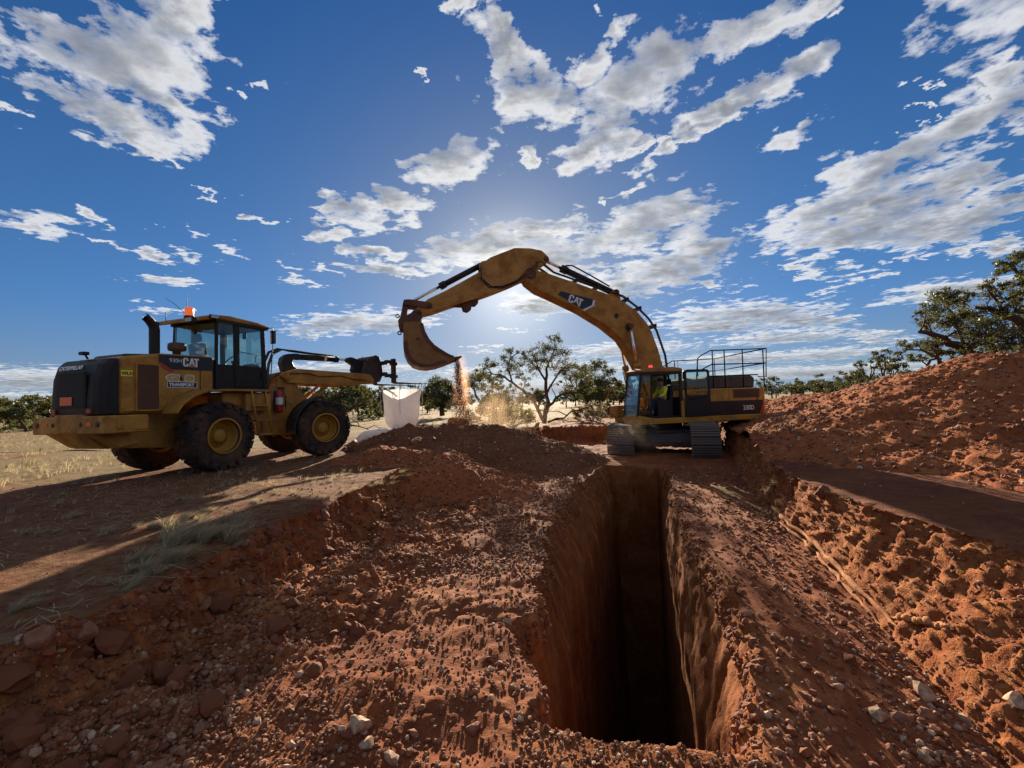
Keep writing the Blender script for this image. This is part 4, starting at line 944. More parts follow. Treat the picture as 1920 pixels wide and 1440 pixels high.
k = MB(); k.box((-.96, -.66, 1.80), (-.80, -.60, 1.85)); k.tube([(-.86, -.63, 1.8), (-.78, -.68, 1.6), (-.80, -.68, 1.32)], .014, 6); k.build('extinguisher_valve', M_BLK, fe, fn=ff)
k = MB(); k.box((-1.02, -.53, 1.22), (-.82, -.515, 1.75)); k.build('extinguisher_bracket', M_STEEL, LO, fn=ff)

# ------------------------------------------------------------------ the excavator (x towards its front, y to its left, z up)
EXC = Vector((5.75, 16.3, -.77)); EXR = math.radians(194)
EX = empty('tracked_excavator', EXC, EXR, 'large yellow tracked excavator with its boom arched over the pit and bucket tipping soil', 'excavator')
EXM = Matrix.Translation(EXC) @ Matrix.Rotation(EXR, 4, 'Z')
def exw(x, y, z): return EXM @ Vector((x, y, z))
UA = math.radians(57); UO = (.25, .15)
def fu(p): return (UO[0] + p[0] * math.cos(UA) - p[1] * math.sin(UA), UO[1] + p[0] * math.sin(UA) + p[1] * math.cos(UA), p[2])
M_TRK = paint('worn_track_steel', (.13, .112, .098), .6, (.24, .14, .09), .7)
M_HOODD = paint('dusty_dark_cover', (.05, .043, .038), .6, (.15, .085, .055), .5)
M_RAIL = flat('black_rail', (.012, .012, .014), .85, spec=.15)

# undercarriage: two tracks of single shoes, frames, rollers, centre frame
RI, LEN = .47, 2.02
def track_path(s_):
    """point and direction on the loop at distance s_"""
    st = 2 * LEN; arc = PI * RI; per = 2 * st + 2 * arc; s_ = s_ % per
    if s_ < st: return Vector((-LEN + s_, 0, .53 + RI)), 0.0
    s_ -= st
    if s_ < arc: a = s_ / RI; return Vector((LEN + RI * math.sin(a), 0, .53 + RI * math.cos(a))), -a
    s_ -= arc
    if s_ < st: return Vector((LEN - s_, 0, .53 - RI)), PI
    s_ -= st; a = s_ / RI
    return Vector((-LEN - RI * math.sin(a), 0, .53 - RI * math.cos(a))), PI - a
PER = 4 * LEN + 2 * PI * RI; NSH = 50; PITCHS = PER / NSH
for s_ in (-1, 1):
    yc = s_ * 1.30
    k = MB()
    k.prism([(-1.9, .30), (1.75, .30), (1.95, .53), (1.75, .78), (-1.7, .80), (-2.0, .53)], yc - .17, yc + .17); k.box((-1.2, yc - .30, .42), (1.0, yc - .17, .70)); k.box((-1.2, yc + .17, .42), (1.0, yc + .30, .70))
    tr = k.build('track', M_STEEL, EX, bevel=.02, fn=fu)
    for x_, nm in ((LEN, 'idler'), (-LEN, 'sprocket')):
        k = MB(); k.lathe([(.001, -.16), (.12, -.16), (.14, -.10), (.36, -.07), (.42, -.10), (.43, -.12), (.43, .12), (.42, .10), (.36, .07), (.14, .10), (.12, .16), (.001, .16)], (x_, yc, .53), 'Y', 30); k.build(nm, M_TRK, tr, fn=fu)
    for x_ in np.linspace(-1.5, 1.5, 8):
        k = MB(); k.lathe([(.001, -.2), (.07, -.2), (.12, -.16), (.10, -.05), (.10, .05), (.12, .16), (.07, .2), (.001, .2)], (x_, yc, .24), 'Y', 14); k.build('roller', M_TRK, tr, fn=fu)
    first = None
    k = MB(); hw = .425; p = PITCHS * .495                        # one shoe: plate with three grouser bars, link block under it
    k.box((-p, -hw, .0), (p, hw, .022))
    for q in (-.80, -.05, .70): k.box((p * q - .012, -hw, .022), (p * q + .012, hw, .075))
    k.box((-p * .95, -.11, -.09), (p * .95, -.05, 0)); k.box((-p * .95, .05, -.09), (p * .95, .11, 0))
    proto = k.build('track_shoe', M_TRK, None); me = proto.data; COL.objects.unlink(proto); bpy.data.objects.remove(proto)
    for i in range(NSH):
        c, a = track_path((i + .35) * PITCHS)
        o = bpy.data.objects.new('track_shoe', me); COL.objects.link(o); o.parent = tr
        m = Matrix.Translation(fu((c.x, yc, c.z))) @ Matrix.Rotation(UA, 4, 'Z') @ Matrix.Rotation(-a, 4, 'Y')
        o.matrix_local = m @ Matrix.Translation((0, 0, .03))
k = MB(); k.box((-.9, -1.1, .50), (.9, 1.1, .86)); k.lathe([(.001, .80), (.75, .80), (.75, 1.12), (.001, 1.12)], (0, 0, 0), 'Z', 36)
k.prism([(-1.3, .42), (-.7, .42), (-.6, .75), (-1.2, .75)], -1.25, 1.25); k.prism([(.7, .42), (1.3, .42), (1.2, .75), (.6, .75)], -1.25, 1.25)
k.build('centre_frame', M_STEEL, EX, bevel=.02, fn=fu)

# house: deck, engine body, counterweight
k = MB()
k.zprism([(1.95, .42), (1.95, 1.44), (1.86, 1.50), (-3.0, 1.50), (-3.0, -1.45), (.9, -1.45), (1.5, -1.1), (1.2, .42)], 1.10, 1.295)
k.prism([(1.35, 1.105), (1.95, 1.29), (1.95, 1.42), (1.35, 1.30)], .42, 1.50)
deck = k.build('deck', M_YEL, EX, bevel=.02)
k = MB(); k.box((-2.92, -1.44, 1.29), (-.86, 1.44, 2.26)); k.box((-.86, -1.44, 1.29), (.15, .40, 1.95)); k.box((-.86, .4, 1.29), (.10, 1.40, 1.60)); hs = k.build('engine_house', M_YEL, EX, bevel=.035)
for s_ in (-1, 1):
    y0 = s_ * 1.441; B = lambda x0, x1, z0, z1, d, n_, mt, par, bv=0.0: MB().box((x0, min(y0, y0 + s_ * d), z0), (x1, max(y0, y0 + s_ * d), z1)).build(n_, mt, par, bevel=bv)
    bl = MB(); bl.prism([(-.88, 1.31), (-2.98, 1.31), (-3.18, 1.80), (-.88, 1.81)], y0, y0 + s_ * .012); bl = bl.build('black_side_panel', M_BLK, hs)
    st = MB(); st.prism([(-2.99, 1.31), (-3.16, 1.31), (-3.19, 1.74)], y0, y0 + s_ * .014); st.build('red_stripe', M_RED, hs)
    for q in range(7): MB().box((-2.12, min(y0 + s_ * .012, y0 + s_ * .024), 1.40 + q * .055), (-1.55, max(y0 + s_ * .012, y0 + s_ * .024), 1.425 + q * .055)).build('slat', M_BLK, bl)
    gp_ = B(-3.03, -1.90, 1.90, 2.22, .006, 'intake_grille', paint('brown_grille', (.10, .045, .02), .6), hs)
    for q in range(7):
        z_ = 1.915 + q * .043; k = MB(); k.add([(-3.02, y0 + s_ * .006, z_), (-1.91, y0 + s_ * .006, z_), (-1.91, y0 + s_ * .026, z_ + .014), (-3.02, y0 + s_ * .026, z_ + .014), (-3.02, y0 + s_ * .006, z_ + .03), (-1.91, y0 + s_ * .006, z_ + .03)], [(0, 1, 2, 3), (3, 2, 5, 4), (0, 3, 4), (1, 5, 2)]); k.build('slat', gp_.data.materials[0], gp_)
    B(-1.725, -1.71, 1.83, 2.24, .004, 'panel_seam', M_DEC, hs); B(-2.955, -2.945, 1.12, 2.24, .004, 'panel_seam', M_DEC, hs)
    fx = frame_m((-2.28, y0 + .016, 1.46), (-1, 0, 0), (0, 0, 1)) if s_ > 0 else frame_m((-2.74, y0 - .016, 1.46), (1, 0, 0), (0, 0, 1))
    text_part('330D', .23, M_WHITE, bl, fx, bold=.004, sx=.92)
cw = MB()
cp = [(-2.92, 1.44), (-3.25, 1.42), (-3.42, 1.28), (-3.52, .9), (-3.56, 0), (-3.52, -.9), (-3.42, -1.28), (-3.25, -1.42), (-2.92, -1.44)]
cw.zprism(cp, 1.12, 2.24); cw.build('counterweight', M_YEL, EX, bevel=.05)
k = MB(); k.prism([(-3.12, 2.26), (-3.16, 2.60), (-3.04, 2.72), (-1.15, 2.74), (-.95, 2.62), (-.92, 2.26)], -.95, 1.15); hd = k.build('hood_cover', M_HOODD, EX, bevel=.05)
for x_ in (-1.55, -2.1, -2.65): MB().box((x_ - .02, 1.151, 2.30), (x_ + .02, 1.163, 2.66)).build('cover_rib', M_HOODD, hd)
k = MB(); k.tube([(-1.1, -.2, 2.7), (-1.1, -.2, 2.95), (-1.16, -.2, 3.02)], .06, 12); k.build('exhaust_pipe', M_BLK, EX)

# cab with its door swung open
cb = MB().zprism([(1.93, .47), (1.93, 1.40), (.16, 1.40), (.16, .47)], 1.30, 1.36).build('cab', M_CABF, EX, bevel=.01)
def bar(a, b_, w, d, nm, mt, par, bv=.006):
    a, b_ = Vector(a), Vector(b_); z = (b_ - a).normalized(); x = Vector((1, 0, 0)); x = (x - z * x.dot(z))
    x = x.normalized() if x.length > .05 else Vector((0, 1, 0)); y = z.cross(x)
    return MB().obox((a + b_) / 2, (w, d, (b_ - a).length), Matrix((x, y, z)).transposed()).build(nm, mt, par, bevel=bv)
for y_ in (.49, 1.38):
    bar((1.93, y_, 1.36), (1.72, y_, 2.92), .07, .06, 'cab_post', M_CABF, cb); bar((.22, y_, 1.36), (.20, y_, 2.94), .12, .06, 'cab_post', M_CABF, cb)
bar((1.42, 1.39, 1.34), (1.34, 1.39, 2.86), .055, .05, 'cab_post', M_CABF, cb)
k = MB(); k.prism([(.12, 2.90), (.14, 3.01), (.5, 3.06), (1.55, 3.04), (1.80, 2.95), (1.74, 2.88)], .45, 1.43); rf = k.build('roof', M_YEL2, cb, bevel=.025)
k = MB(); k.prism([(.18, 2.82), (.18, 2.90), (1.74, 2.88), (1.78, 2.80)], .46, 1.42); k.build('roof_frame', M_CABF, cb)
def pane(nm, pts, par=cb, th=.006):
    a, b_, c = (Vector(p) for p in pts[:3]); n = (b_ - a).cross(c - a).normalized() * th; m_ = len(pts)
    P = [Vector(p) for p in pts]; return MB().add(P + [p + n for p in P], [tuple(range(m_)), tuple(range(2 * m_ - 1, m_ - 1, -1))] + [(i, (i + 1) % m_, (i + 1) % m_ + m_, i + m_) for i in range(m_)]).build(nm, M_GLASS, par)
pane('windscreen', [(1.90, .53, 1.78), (1.90, 1.35, 1.78), (1.73, 1.35, 2.86), (1.73, .53, 2.86)])
k = MB(); k.add([(1.94, .52, 1.36), (1.94, 1.36, 1.36), (1.90, 1.36, 1.78), (1.90, .52, 1.78), (1.91, .52, 1.36), (1.91, 1.36, 1.36), (1.87, 1.36, 1.78), (1.87, .52, 1.78)], [(0, 1, 2, 3), (7, 6, 5, 4), (0, 4, 5, 1), (1, 5, 6, 2), (2, 6, 7, 3), (3, 7, 4, 0)]); k.build('lower_windscreen', glassmat('dusty_lower_glass', (.35, .4, .4), .4), cb)
pane('front_quarter_window', [(1.89, 1.395, 1.40), (1.46, 1.395, 1.40), (1.38, 1.395, 2.82), (1.72, 1.395, 2.82)])
pane('far_side_window', [(1.85, .475, 1.85), (.30, .475, 1.85), (.28, .475, 2.82), (1.72, .475, 2.82)]); bar((1.88, .48, 1.6), (.25, .48, 1.6), .5, .03, 'side_panel', M_CABF, cb)
pane('rear_window', [(.18, .55, 2.0), (.18, 1.33, 2.0), (.18, 1.33, 2.82), (.18, .55, 2.82)]); MB().box((.16, .5, 1.36), (.20, 1.36, 2.0)).build('rear_panel', M_CABF, cb)
bar((1.78, .7, 1.85), (1.70, .95, 2.5), .02, .02, 'wiper', M_BLK, cb, 0)
k = MB(); k.lathe([(.07, 3.05), (.07, 3.16), (.06, 3.18), (.001, 3.185)], (.95, .75, 0), 'Z', 18); bc = k.build('beacon', M_BEACR, rf)
k = MB(); k.lathe([(.085, 3.04), (.085, 3.06), (.001, 3.062)], (.95, .75, 0), 'Z', 18); k.build('beacon_base', M_BLK, bc)
k = MB(); k.tube([(.45, .7, 3.05), (.44, .7, 3.38)], .007, 5); k.tube([(-.10, .9, 2.9), (-.06, .9, 3.3)], .008, 5); k.build('aerial', M_BLK, rf)
k = MB(); k.box((.40, .72, 1.68), (.92, 1.14, 1.82)); k.prism([(.34, 1.78), (.48, 1.78), (.42, 2.42), (.30, 2.42)], .72, 1.14); k.prism([(.32, 2.45), (.40, 2.45), (.38, 2.66), (.31, 2.66)], .82, 1.04); k.box((.5, .8, 1.36), (.85, 1.06, 1.68)); k.build('seat', M_SEAT, cb, bevel=.03)
for y_ in (.64, 1.20):
    k = MB(); k.box((.48, y_ - .07, 1.36), (1.06, y_ + .07, 1.90)); k.tube([(1.0, y_, 1.9), (1.04, y_, 2.04)], [.015, .025], 8); k.build('joystick_console', M_BLK, cb, bevel=.02)
k = MB(); k.box((1.50, .58, 1.9), (1.56, .78, 2.12)); k.box((1.3, .80, 1.36), (1.7, 1.05, 1.42)); k.tube([(1.52, .84, 1.4), (1.42, .84, 1.72)], .015, 6); k.tube([(1.52, 1.0, 1.4), (1.42, 1.0, 1.72)], .015, 6); k.build('pedal_levers', M_BLK, cb, bevel=.006)
# the open door
def rrect(x0, x1, z0, z1, r, n=5):
    out_ = []
    for cx, cz, a0 in ((x1 - r, z1 - r, 0), (x0 + r, z1 - r, 90), (x0 + r, z0 + r, 180), (x1 - r, z0 + r, 270)):
        out_ += [(cx + r * math.cos(math.radians(a0 + 90 * i / n)), cz + r * math.sin(math.radians(a0 + 90 * i / n))) for i in range(n + 1)]
    return out_
def ringprism(mb, o_, i_, y0, y1):
    n = len(o_); V = [(x, y, z) for y in (y0, y1) for x, z in o_] + [(x, y, z) for y in (y0, y1) for x, z in i_]
    F = []
    for i in range(n):
        j = (i + 1) % n; F += [(i, j, 2 * n + j, 2 * n + i), (n + j, n + i, 3 * n + i, 3 * n + j), (i, n + i, n + j, j), (2 * n + i, 2 * n + j, 3 * n + j, 3 * n + i)]
    return mb.add(V, F)
k = MB(); ringprism(k, rrect(-.86, .14, 1.32, 2.95, .12), rrect(-.79, .07, 2.05, 2.88, .09), 1.50, 1.545); k2 = k
dr = k.build('door', M_CABF, EX)
k = MB(); ringprism(k, rrect(-.79, .07, 1.38, 2.0, .07), rrect(-.73, .01, 1.44, 1.95, .06), 1.498, 1.548); k.build('lower_frame', M_BLK, dr)
for z0, z1 in ((2.05, 2.88), (1.44, 1.95)): pane('door_window', [(.05, 1.52, z0), (-.77, 1.52, z0), (-.77, 1.52, z1), (.05, 1.52, z1)], dr)
k = MB(); k.tube([(-.70, 1.56, 1.98), (-.35, 1.58, 2.0), (.0, 1.56, 1.9)], .018, 6); k.build('handle', M_BLK, dr)
MB().box((.17, 1.42, 1.31), (.27, 1.50, 1.86)).build('grab_post', M_YEL, EX, bevel=.01)

# handrails
def rail(path, nm='handrail', r=.022): return MB().tube(path, r, 8).build(nm, M_RAIL, EX)
y_ = 1.40
rail([(-.45, y_, 2.26), (-.45, y_, 2.75), (-.53, y_, 3.34), (-.62, y_, 3.42), (-1.06, y_, 3.62), (-3.49, y_, 3.69), (-3.41, y_, 2.64), (-3.05, y_, 2.66)])
rail([(-.69, y_, 2.95), (-1.07, y_, 3.12), (-3.44, y_, 3.15)]); rail([(-1.0, y_, 2.70), (-3.05, y_, 2.73)])
for x_, z1 in ((-1.14, 3.61), (-1.64, 3.63), (-2.42, 3.66), (-3.33, 3.685)): rail([(x_ + .02, y_, 2.26), (x_, y_, z1)], 'rail_post')
y_ = -1.20
rail([(1.0, y_, 3.05), (.2, y_, 3.10), (-.55, y_, 3.12), (-1.30, y_, 3.50), (-3.35, y_, 3.58), (-3.35, y_, 2.26)]); rail([(-.9, y_, 2.85), (-1.3, y_, 3.02), (-3.35, y_, 3.06)])
for x_, z1 in ((-1.4, 3.5), (-2.5, 3.54), (.2, 3.1)): rail([(x_, y_, 2.2), (x_, y_, z1)], 'rail_post')
rail([(-3.35, -1.2, 3.58), (-3.49, 1.4, 3.69)]); rail([(-3.35, -1.2, 3.06), (-3.44, 1.4, 3.15)])
# tool boxes and step on the far front corner, lamp guard
k = MB(); k.box((.9, -1.42, 1.29), (1.55, -.75, 1.75)); k.box((.15, -1.42, 1.29), (.9, -.75, 2.0)); k.build('tool_box', M_YEL2, EX, bevel=.03)
k = MB(); k.tube([(1.5, -.8, 2.6), (1.75, -.95, 2.35), (1.86, -1.0, 2.0), (1.84, -1.0, 1.45), (1.6, -.95, 1.35)], .018, 6); k.build('guard_rail', M_YEL2, EX)

# boom
BW = .31
boomp = [(-.02, 2.30), (.10, 3.0), (.30, 3.80), (.50, 4.36), (.72, 4.80), (1.15, 5.27), (1.72, 5.63), (2.44, 5.90), (3.56, 6.24), (4.62, 6.55), (4.95, 6.62), (5.30, 6.58), (5.42, 6.42), (5.33, 6.19), (4.95, 5.91), (4.44, 5.70), (3.31, 5.20), (2.44, 4.70), (1.79, 4.20), (1.40, 3.62), (1.02, 2.95), (.62, 2.15), (.42, 1.70), (.10, 1.72)]
k = MB(); k.prism(boomp, -BW, BW); bm_ = k.build('boom', M_YEL, EX, bevel=.03)
for y_ in (-1, 1):
    for (x, z, r) in ((1.50, 4.64, .15), (5.20, 6.50, .20), (1.98, 5.05, .08), (.20, 1.95, .16)):
        k = MB(); k.lathe([(r, 0), (r, .03), (r * .8, .04), (r * .75, .025), (.001, .025)] if y_ > 0 else [(r, 0), (r, -.03), (r * .8, -.04), (r * .75, -.025), (.001, -.025)], (x, y_ * BW, z), 'Y', 22); k.build('pin_boss', M_RUST if r > .1 else M_DEC, bm_)
    y0 = y_ * (BW + .002)
    dc = MB(); dc.prism([(4.22, 5.77), (4.10, 5.90), (2.86, 5.63), (2.93, 5.42), (3.26, 5.24)], y0, y0 + y_ * .004); dc = dc.build('boom_decal', M_DEC, bm_)
    k = MB(); k.prism([(3.32, 5.245), (3.22, 5.20), (2.84, 5.40), (2.80, 5.60), (2.88, 5.60), (2.93, 5.42)], y0, y0 + y_ * .006); k.build('white_stripe', M_WHITE, dc)
    fx = frame_m((3.86, y0 + .006, 5.53), (-1, 0, -.40), (-.12, 0, 1)) if y_ > 0 else frame_m((3.27, y0 - .006, 5.33), (1, 0, .40), (.1, 0, 1))
    cat_logo(.30, fx, dc, M_WHITE, M_DEC)
# boom cylinders
for y_ in (-1, 1):
    k = MB(); k.tube([(.92, y_ * .44, 1.62), (1.30, y_ * .44, 3.22)], .105, 16); k.cyl((1.27, y_ * .44, 3.12), (1.31, y_ * .44, 3.28), .125, 16); bcyl = k.build('boom_cylinder', M_YEL2, EX)
    k = MB(); k.cyl((1.30, y_ * .44, 3.22), (1.50, y_ * .44, 4.58), .052, 12); k.build('piston_rod', M_CHROME, bcyl)
    k = MB(); k.cyl((1.50, y_ * .31, 4.64), (1.50, y_ * .54, 4.64), .085, 14); k.build('rod_eye', M_RUST, bcyl)
    k = MB(); k.tube([(1.33, y_ * .56, 3.1), (1.22, y_ * .60, 2.6), (1.0, y_ * .55, 2.1), (.75, y_ * .45, 1.9)], .025, 6); k.build('hose', M_HOSE, bcyl)
# stick cylinder on top of the boom
k = MB(); k.tube([(1.95, 0, 6.0), (3.88, 0, 6.80)], .115, 16); k.cyl((3.72, 0, 6.735), (3.94, 0, 6.825), .145, 16); k.cyl((1.86, -.2, 5.97), (1.86, .2, 5.97), .10, 14); sc_ = k.build('stick_cylinder', M_BLK, EX)
k = MB(); k.cyl((3.88, 0, 6.80), (4.50, 0, 7.06), .058, 12); k.build('piston_rod', M_CHROME, sc_)
k = MB(); k.prism([(1.7, 5.60), (1.75, 6.02), (1.95, 6.06), (2.25, 5.83)], -.2, -.14); k.prism([(1.7, 5.60), (1.75, 6.02), (1.95, 6.06), (2.25, 5.83)], .14, .2); k.build('cylinder_bracket', M_YEL2, bm_, bevel=.01)
k = MB()
for i, y_ in enumerate((-.24, -.17, .16, .23)):
    k.tube([(-.15, y_, 2.6), (-.04, y_, 3.6), (.28, y_, 4.55), (.60, y_, 5.0), (1.05, y_, 5.42), (1.62, y_, 5.76 + .02 * i), (2.3, y_, 5.99), (3.5, y_, 6.36), (4.3, y_, 6.60), (4.75, y_, 6.86 + .03 * i), (5.0, y_, 6.92)], .024, 6)
k.tube([(2.1, .13, 6.18), (2.9, .15, 6.58), (3.55, .13, 6.90), (3.8, .1, 6.90)], .028, 6)
tag(k.build('boom_hose', M_HOSE, bm_), kind='stuff')
for (x, z) in ((.35, 4.70), (.95, 5.36), (1.45, 5.68), (2.6, 6.12), (3.4, 6.36)): MB().box((x - .04, -.29, z - .06), (x + .04, .29, z + .08)).build('hose_clamp', M_BLK, bm_, bevel=.01)
# stick with the bulge for the boom pin
SW = .24
stp = [(5.72, 7.40), (5.15, 7.42), (4.72, 7.36), (4.50, 7.16), (4.44, 7.02), (4.66, 6.86), (4.86, 6.66), (5.12, 6.30), (5.45, 6.27), (5.93, 6.04), (6.53, 5.79), (7.17, 5.55), (7.95, 5.31), (8.60, 5.07), (9.00, 4.95), (9.16, 4.98), (9.20, 5.12), (8.75, 5.52), (8.19, 5.80), (7.57, 6.16), (6.93, 6.54), (6.84, 6.84), (6.60, 7.02)]
k = MB(); k.prism(stp, -SW, SW); sk = k.build('stick', M_YEL, EX, bevel=.025)
for y_ in (-1, 1):
    for (x, z, r) in ((5.20, 6.50, .17), (9.06, 5.06, .10), (8.72, 5.30, .10), (4.58, 7.06, .09)):
        k = MB(); k.lathe([(r, 0), (r, y_ * .04), (.001, y_ * .04)], (x, y_ * SW, z), 'Y', 18); k.build('pin_boss', M_RUST, sk)
    k = MB(); k.tube([(4.9, y_ * (SW + .02), 6.9), (5.25, y_ * (SW + .05), 6.62), (5.7, y_ * (SW + .03), 6.22), (6.2, y_ * (SW + .03), 6.02), (6.6, y_ * (SW + .02), 6.0), (6.92, y_ * (SW + .02), 6.25), (6.95, y_ * (SW - .02), 6.62)], .022, 6); k.tube([(4.9, y_ * (SW + .01), 6.8), (5.2, y_ * (SW + .06), 6.5), (5.75, y_ * (SW + .04), 6.15), (6.25, y_ * (SW + .03), 5.96), (6.7, y_ * (SW + .02), 5.98), (6.99, y_ * (SW + .02), 6.3)], .020, 6); k.build('stick_hose', M_HOSE, sk)
k = MB(); k.prism([(8.0, 5.33), (7.05, 5.62), (7.04, 5.46), (7.14, 5.36), (7.28, 5.36), (7.30, 5.22), (7.42, 5.14), (7.56, 5.18), (7.60, 5.32)], -.12, .12); k.build('lug', M_RUST, sk, bevel=.01)
# bucket cylinder
k = MB(); k.tube([(6.90, 0, 6.80), (8.24, 0, 6.05)], .10, 16); k.cyl((8.14, 0, 6.105), (8.32, 0, 6.005), .125, 16); bc_ = k.build('bucket_cylinder', M_BLK, EX)
k = MB(); k.cyl((8.24, 0, 6.05), (9.34, 0, 5.435), .050, 12); k.build('piston_rod', M_CHROME, bc_)
k = MB(); k.prism([(6.55, 6.98), (6.86, 6.90), (7.0, 6.80), (6.96, 6.55), (6.7, 6.6)], -.16, -.10); k.prism([(6.55, 6.98), (6.86, 6.90), (7.0, 6.80), (6.96, 6.55), (6.7, 6.6)], .10, .16); k.build('cylinder_bracket', M_YEL2, sk, bevel=.01)
# bucket linkage and coupler
for y_ in (-1, 1):
    k = MB(); k.prism([(9.52, 5.46), (9.34, 5.48), (8.74, 5.40), (8.66, 5.30), (8.74, 5.20), (9.40, 5.28), (9.55, 5.34)], y_ * .26, y_ * .32); k.build('link_arm', M_RUST, EX, bevel=.01)
    k = MB(); k.prism([(9.54, 5.42), (9.38, 5.42), (9.42, 5.0), (9.50, 4.78), (9.68, 4.80), (9.60, 5.1)], y_ * .17, y_ * .24); k.build('push_link', M_RUST, EX, bevel=.01)
k = MB(); k.cyl((9.45, -.34, 5.37), (9.45, .34, 5.37), .085, 16); k.cyl((9.06, -.36, 5.02), (9.06, .36, 5.02), .07, 16); k.cyl((9.60, -.3, 4.82), (9.60, .3, 4.82), .07, 16); k.build('link_pin', M_RUST, EX)
k = MB()
for y_ in (-1, 1): k.prism([(9.20, 5.14), (8.98, 5.08), (8.94, 4.88), (9.05, 4.66), (9.30, 4.56), (9.55, 4.46), (9.68, 4.56), (9.72, 4.76), (9.62, 4.92), (9.45, 4.94), (9.30, 5.02)], y_ * .28, y_ * .36)
k.box((9.1, -.28, 4.62), (9.45, .28, 4.85)); cp_ = k.build('quick_coupler', M_RUST, EX, bevel=.012)
k = MB()
for c_ in ((9.73, 4.98), (9.68, 4.42)): k.tube([(c_[0] + .055 * math.cos(a), .0, c_[1] + .055 * math.sin(a)) for a in np.linspace(0, 2 * PI, 13)], .02, 6)
k.build('lifting_ring', M_RUST, cp_)
# bucket: two side plates, curved shell, lip with teeth
M_BUK = paint('scoured_bucket_steel', (.27, .135, .028), .5, (.16, .068, .030), .65, chips=.6, spec=.4)
outer = [(9.55, 4.62), (9.56, 4.30), (9.57, 4.0), (9.54, 3.72), (9.44, 3.48), (9.27, 3.31), (9.05, 3.23), (8.80, 3.21), (8.50, 3.26), (8.20, 3.36), (7.98, 3.45)]
side_ = outer + [(7.96, 3.54), (8.20, 3.66), (8.42, 3.80), (8.60, 3.93), (8.76, 4.12), (8.88, 4.36), (8.94, 4.62)]
HB = .70
for y_ in (-1, 1):
    k = MB(); k.prism(side_, y_ * HB, y_ * (HB - .035)); sp_ = k.build('side_plate', M_BUK, EX, bevel=.008)
    k = MB(); k.prism([(8.94, 4.62), (8.88, 4.36), (8.76, 4.12), (8.60, 3.93), (8.42, 3.80), (8.20, 3.66), (7.98, 3.55), (8.0, 3.50), (8.26, 3.60), (8.50, 3.72), (8.70, 3.87), (8.87, 4.08), (8.99, 4.34), (9.05, 4.60)], y_ * (HB + .03), y_ * HB); k.build('cutting_edge', M_RUST, sp_)
    k = MB(); k.prism([(x, z) for x, z in outer[2:10]] + [(x - (x - 8.9) * .18, z + .10) for x, z in outer[2:10]][::-1], y_ * (HB + .02), y_ * HB); k.build('wear_strip', M_RUST, sp_)
    k = MB(); k.tube([(9.12 + .05 * math.cos(a), y_ * (HB + .015), 4.10 + .05 * math.sin(a)) for a in np.linspace(0, PI, 8)], .014, 6); k.build('lift_eye', M_RUST, sp_)
inn = [(x - (x - 8.85) * .05, z + (3.9 - z) * .05) for x, z in outer]
k = MB(); k.prism(outer + inn[::-1], -HB + .003, HB - .003); sh = k.build('bucket_shell', M_BUK, EX)
k = MB(); k.prism([(8.94, 4.60), (9.55, 4.60), (9.52, 4.66), (9.0, 4.68)], -HB + .01, HB - .01)
for y_ in (-1, 1): k.prism([(9.02, 4.62), (9.55, 4.62), (9.58, 4.80), (9.48, 4.92), (9.2, 4.80), (9.05, 5.0), (8.96, 4.92)], y_ * .18, y_ * .24)
k.build('bucket_ears', M_BUK, EX, bevel=.008)
for y_ in np.linspace(-.58, .58, 5):
    k = MB(); k.add([(8.06, y_ - .07, 3.54), (8.06, y_ + .07, 3.54), (8.06, y_ - .07, 3.41), (8.06, y_ + .07, 3.41), (7.72, y_ - .045, 3.585), (7.72, y_ + .045, 3.585), (7.72, y_ - .045, 3.545), (7.72, y_ + .045, 3.545)],
                    [(0, 1, 3, 2), (4, 6, 7, 5), (0, 4, 5, 1), (2, 3, 7, 6), (0, 2, 6, 4), (1, 5, 7, 3)]); k.build('bucket_tooth', M_RUST, sh, bevel=.01)

# ------------------------------------------------------------------ trees and shrubs
def at_depth(px, py, y):
    """point at distance y along the view axis, seen in the photograph (1920 wide) at px, py"""
    d = _f + _r * ((px - 960) / 800) - _u * ((py - 720) / 800)
    return Vector((0, 0, EYE)) + d * (y / d.y)

def leafmat(name, a, b_, trans=0.5, thru=(0.24, 0.23, 0.06)):
    m, t, b, o = newmat(name); t.n.remove(b)
    g_ = t.node('ShaderNodeNewGeometry')
    c = t.mix(g_.outputs['Random Per Island'], (*a, 1), (*b_, 1))
    d = t.node('ShaderNodeBsdfDiffuse'); tr = t.node('ShaderNodeBsdfTranslucent'); gl = t.node('ShaderNodeBsdfGlossy'); gl.inputs['Roughness'].default_value = 0.45
    t.put(d.inputs[0], c); t.put(tr.inputs[0], t.mix(0.5, c, (*thru, 1))); t.put(gl.inputs[0], (0.6, 0.6, 0.55, 1))
    m1 = t.node('ShaderNodeMixShader'); m1.inputs[0].default_value = trans; t.l.new(d.outputs[0], m1.inputs[1]); t.l.new(tr.outputs[0], m1.inputs[2])
    m2 = t.node('ShaderNodeMixShader'); m2.inputs[0].default_value = 0.06; t.l.new(m1.outputs[0], m2.inputs[1]); t.l.new(gl.outputs[0], m2.inputs[2])
    t.l.new(m2.outputs[0], o.inputs[0]); return m
M_LEAF = leafmat('olive_leaves', (0.032, 0.042, 0.016), (0.082, 0.090, 0.034), 0.34)
M_LEAFD = leafmat('dark_leaves', (0.022, 0.032, 0.013), (0.055, 0.064, 0.026), 0.28)
M_LEAFG = leafmat('bright_green_leaves', (0.060, 0.095, 0.022), (0.12, 0.16, 0.040), 0.45)
M_DRY = leafmat('dusty_dry_leaves', (0.13, 0.105, 0.055), (0.24, 0.20, 0.11), 0.40, (.30, .24, .12))
M_BARK = paint('grey_brown_bark', (.075, .052, .038), .9, (.13, .085, .055), .6, spec=.2)
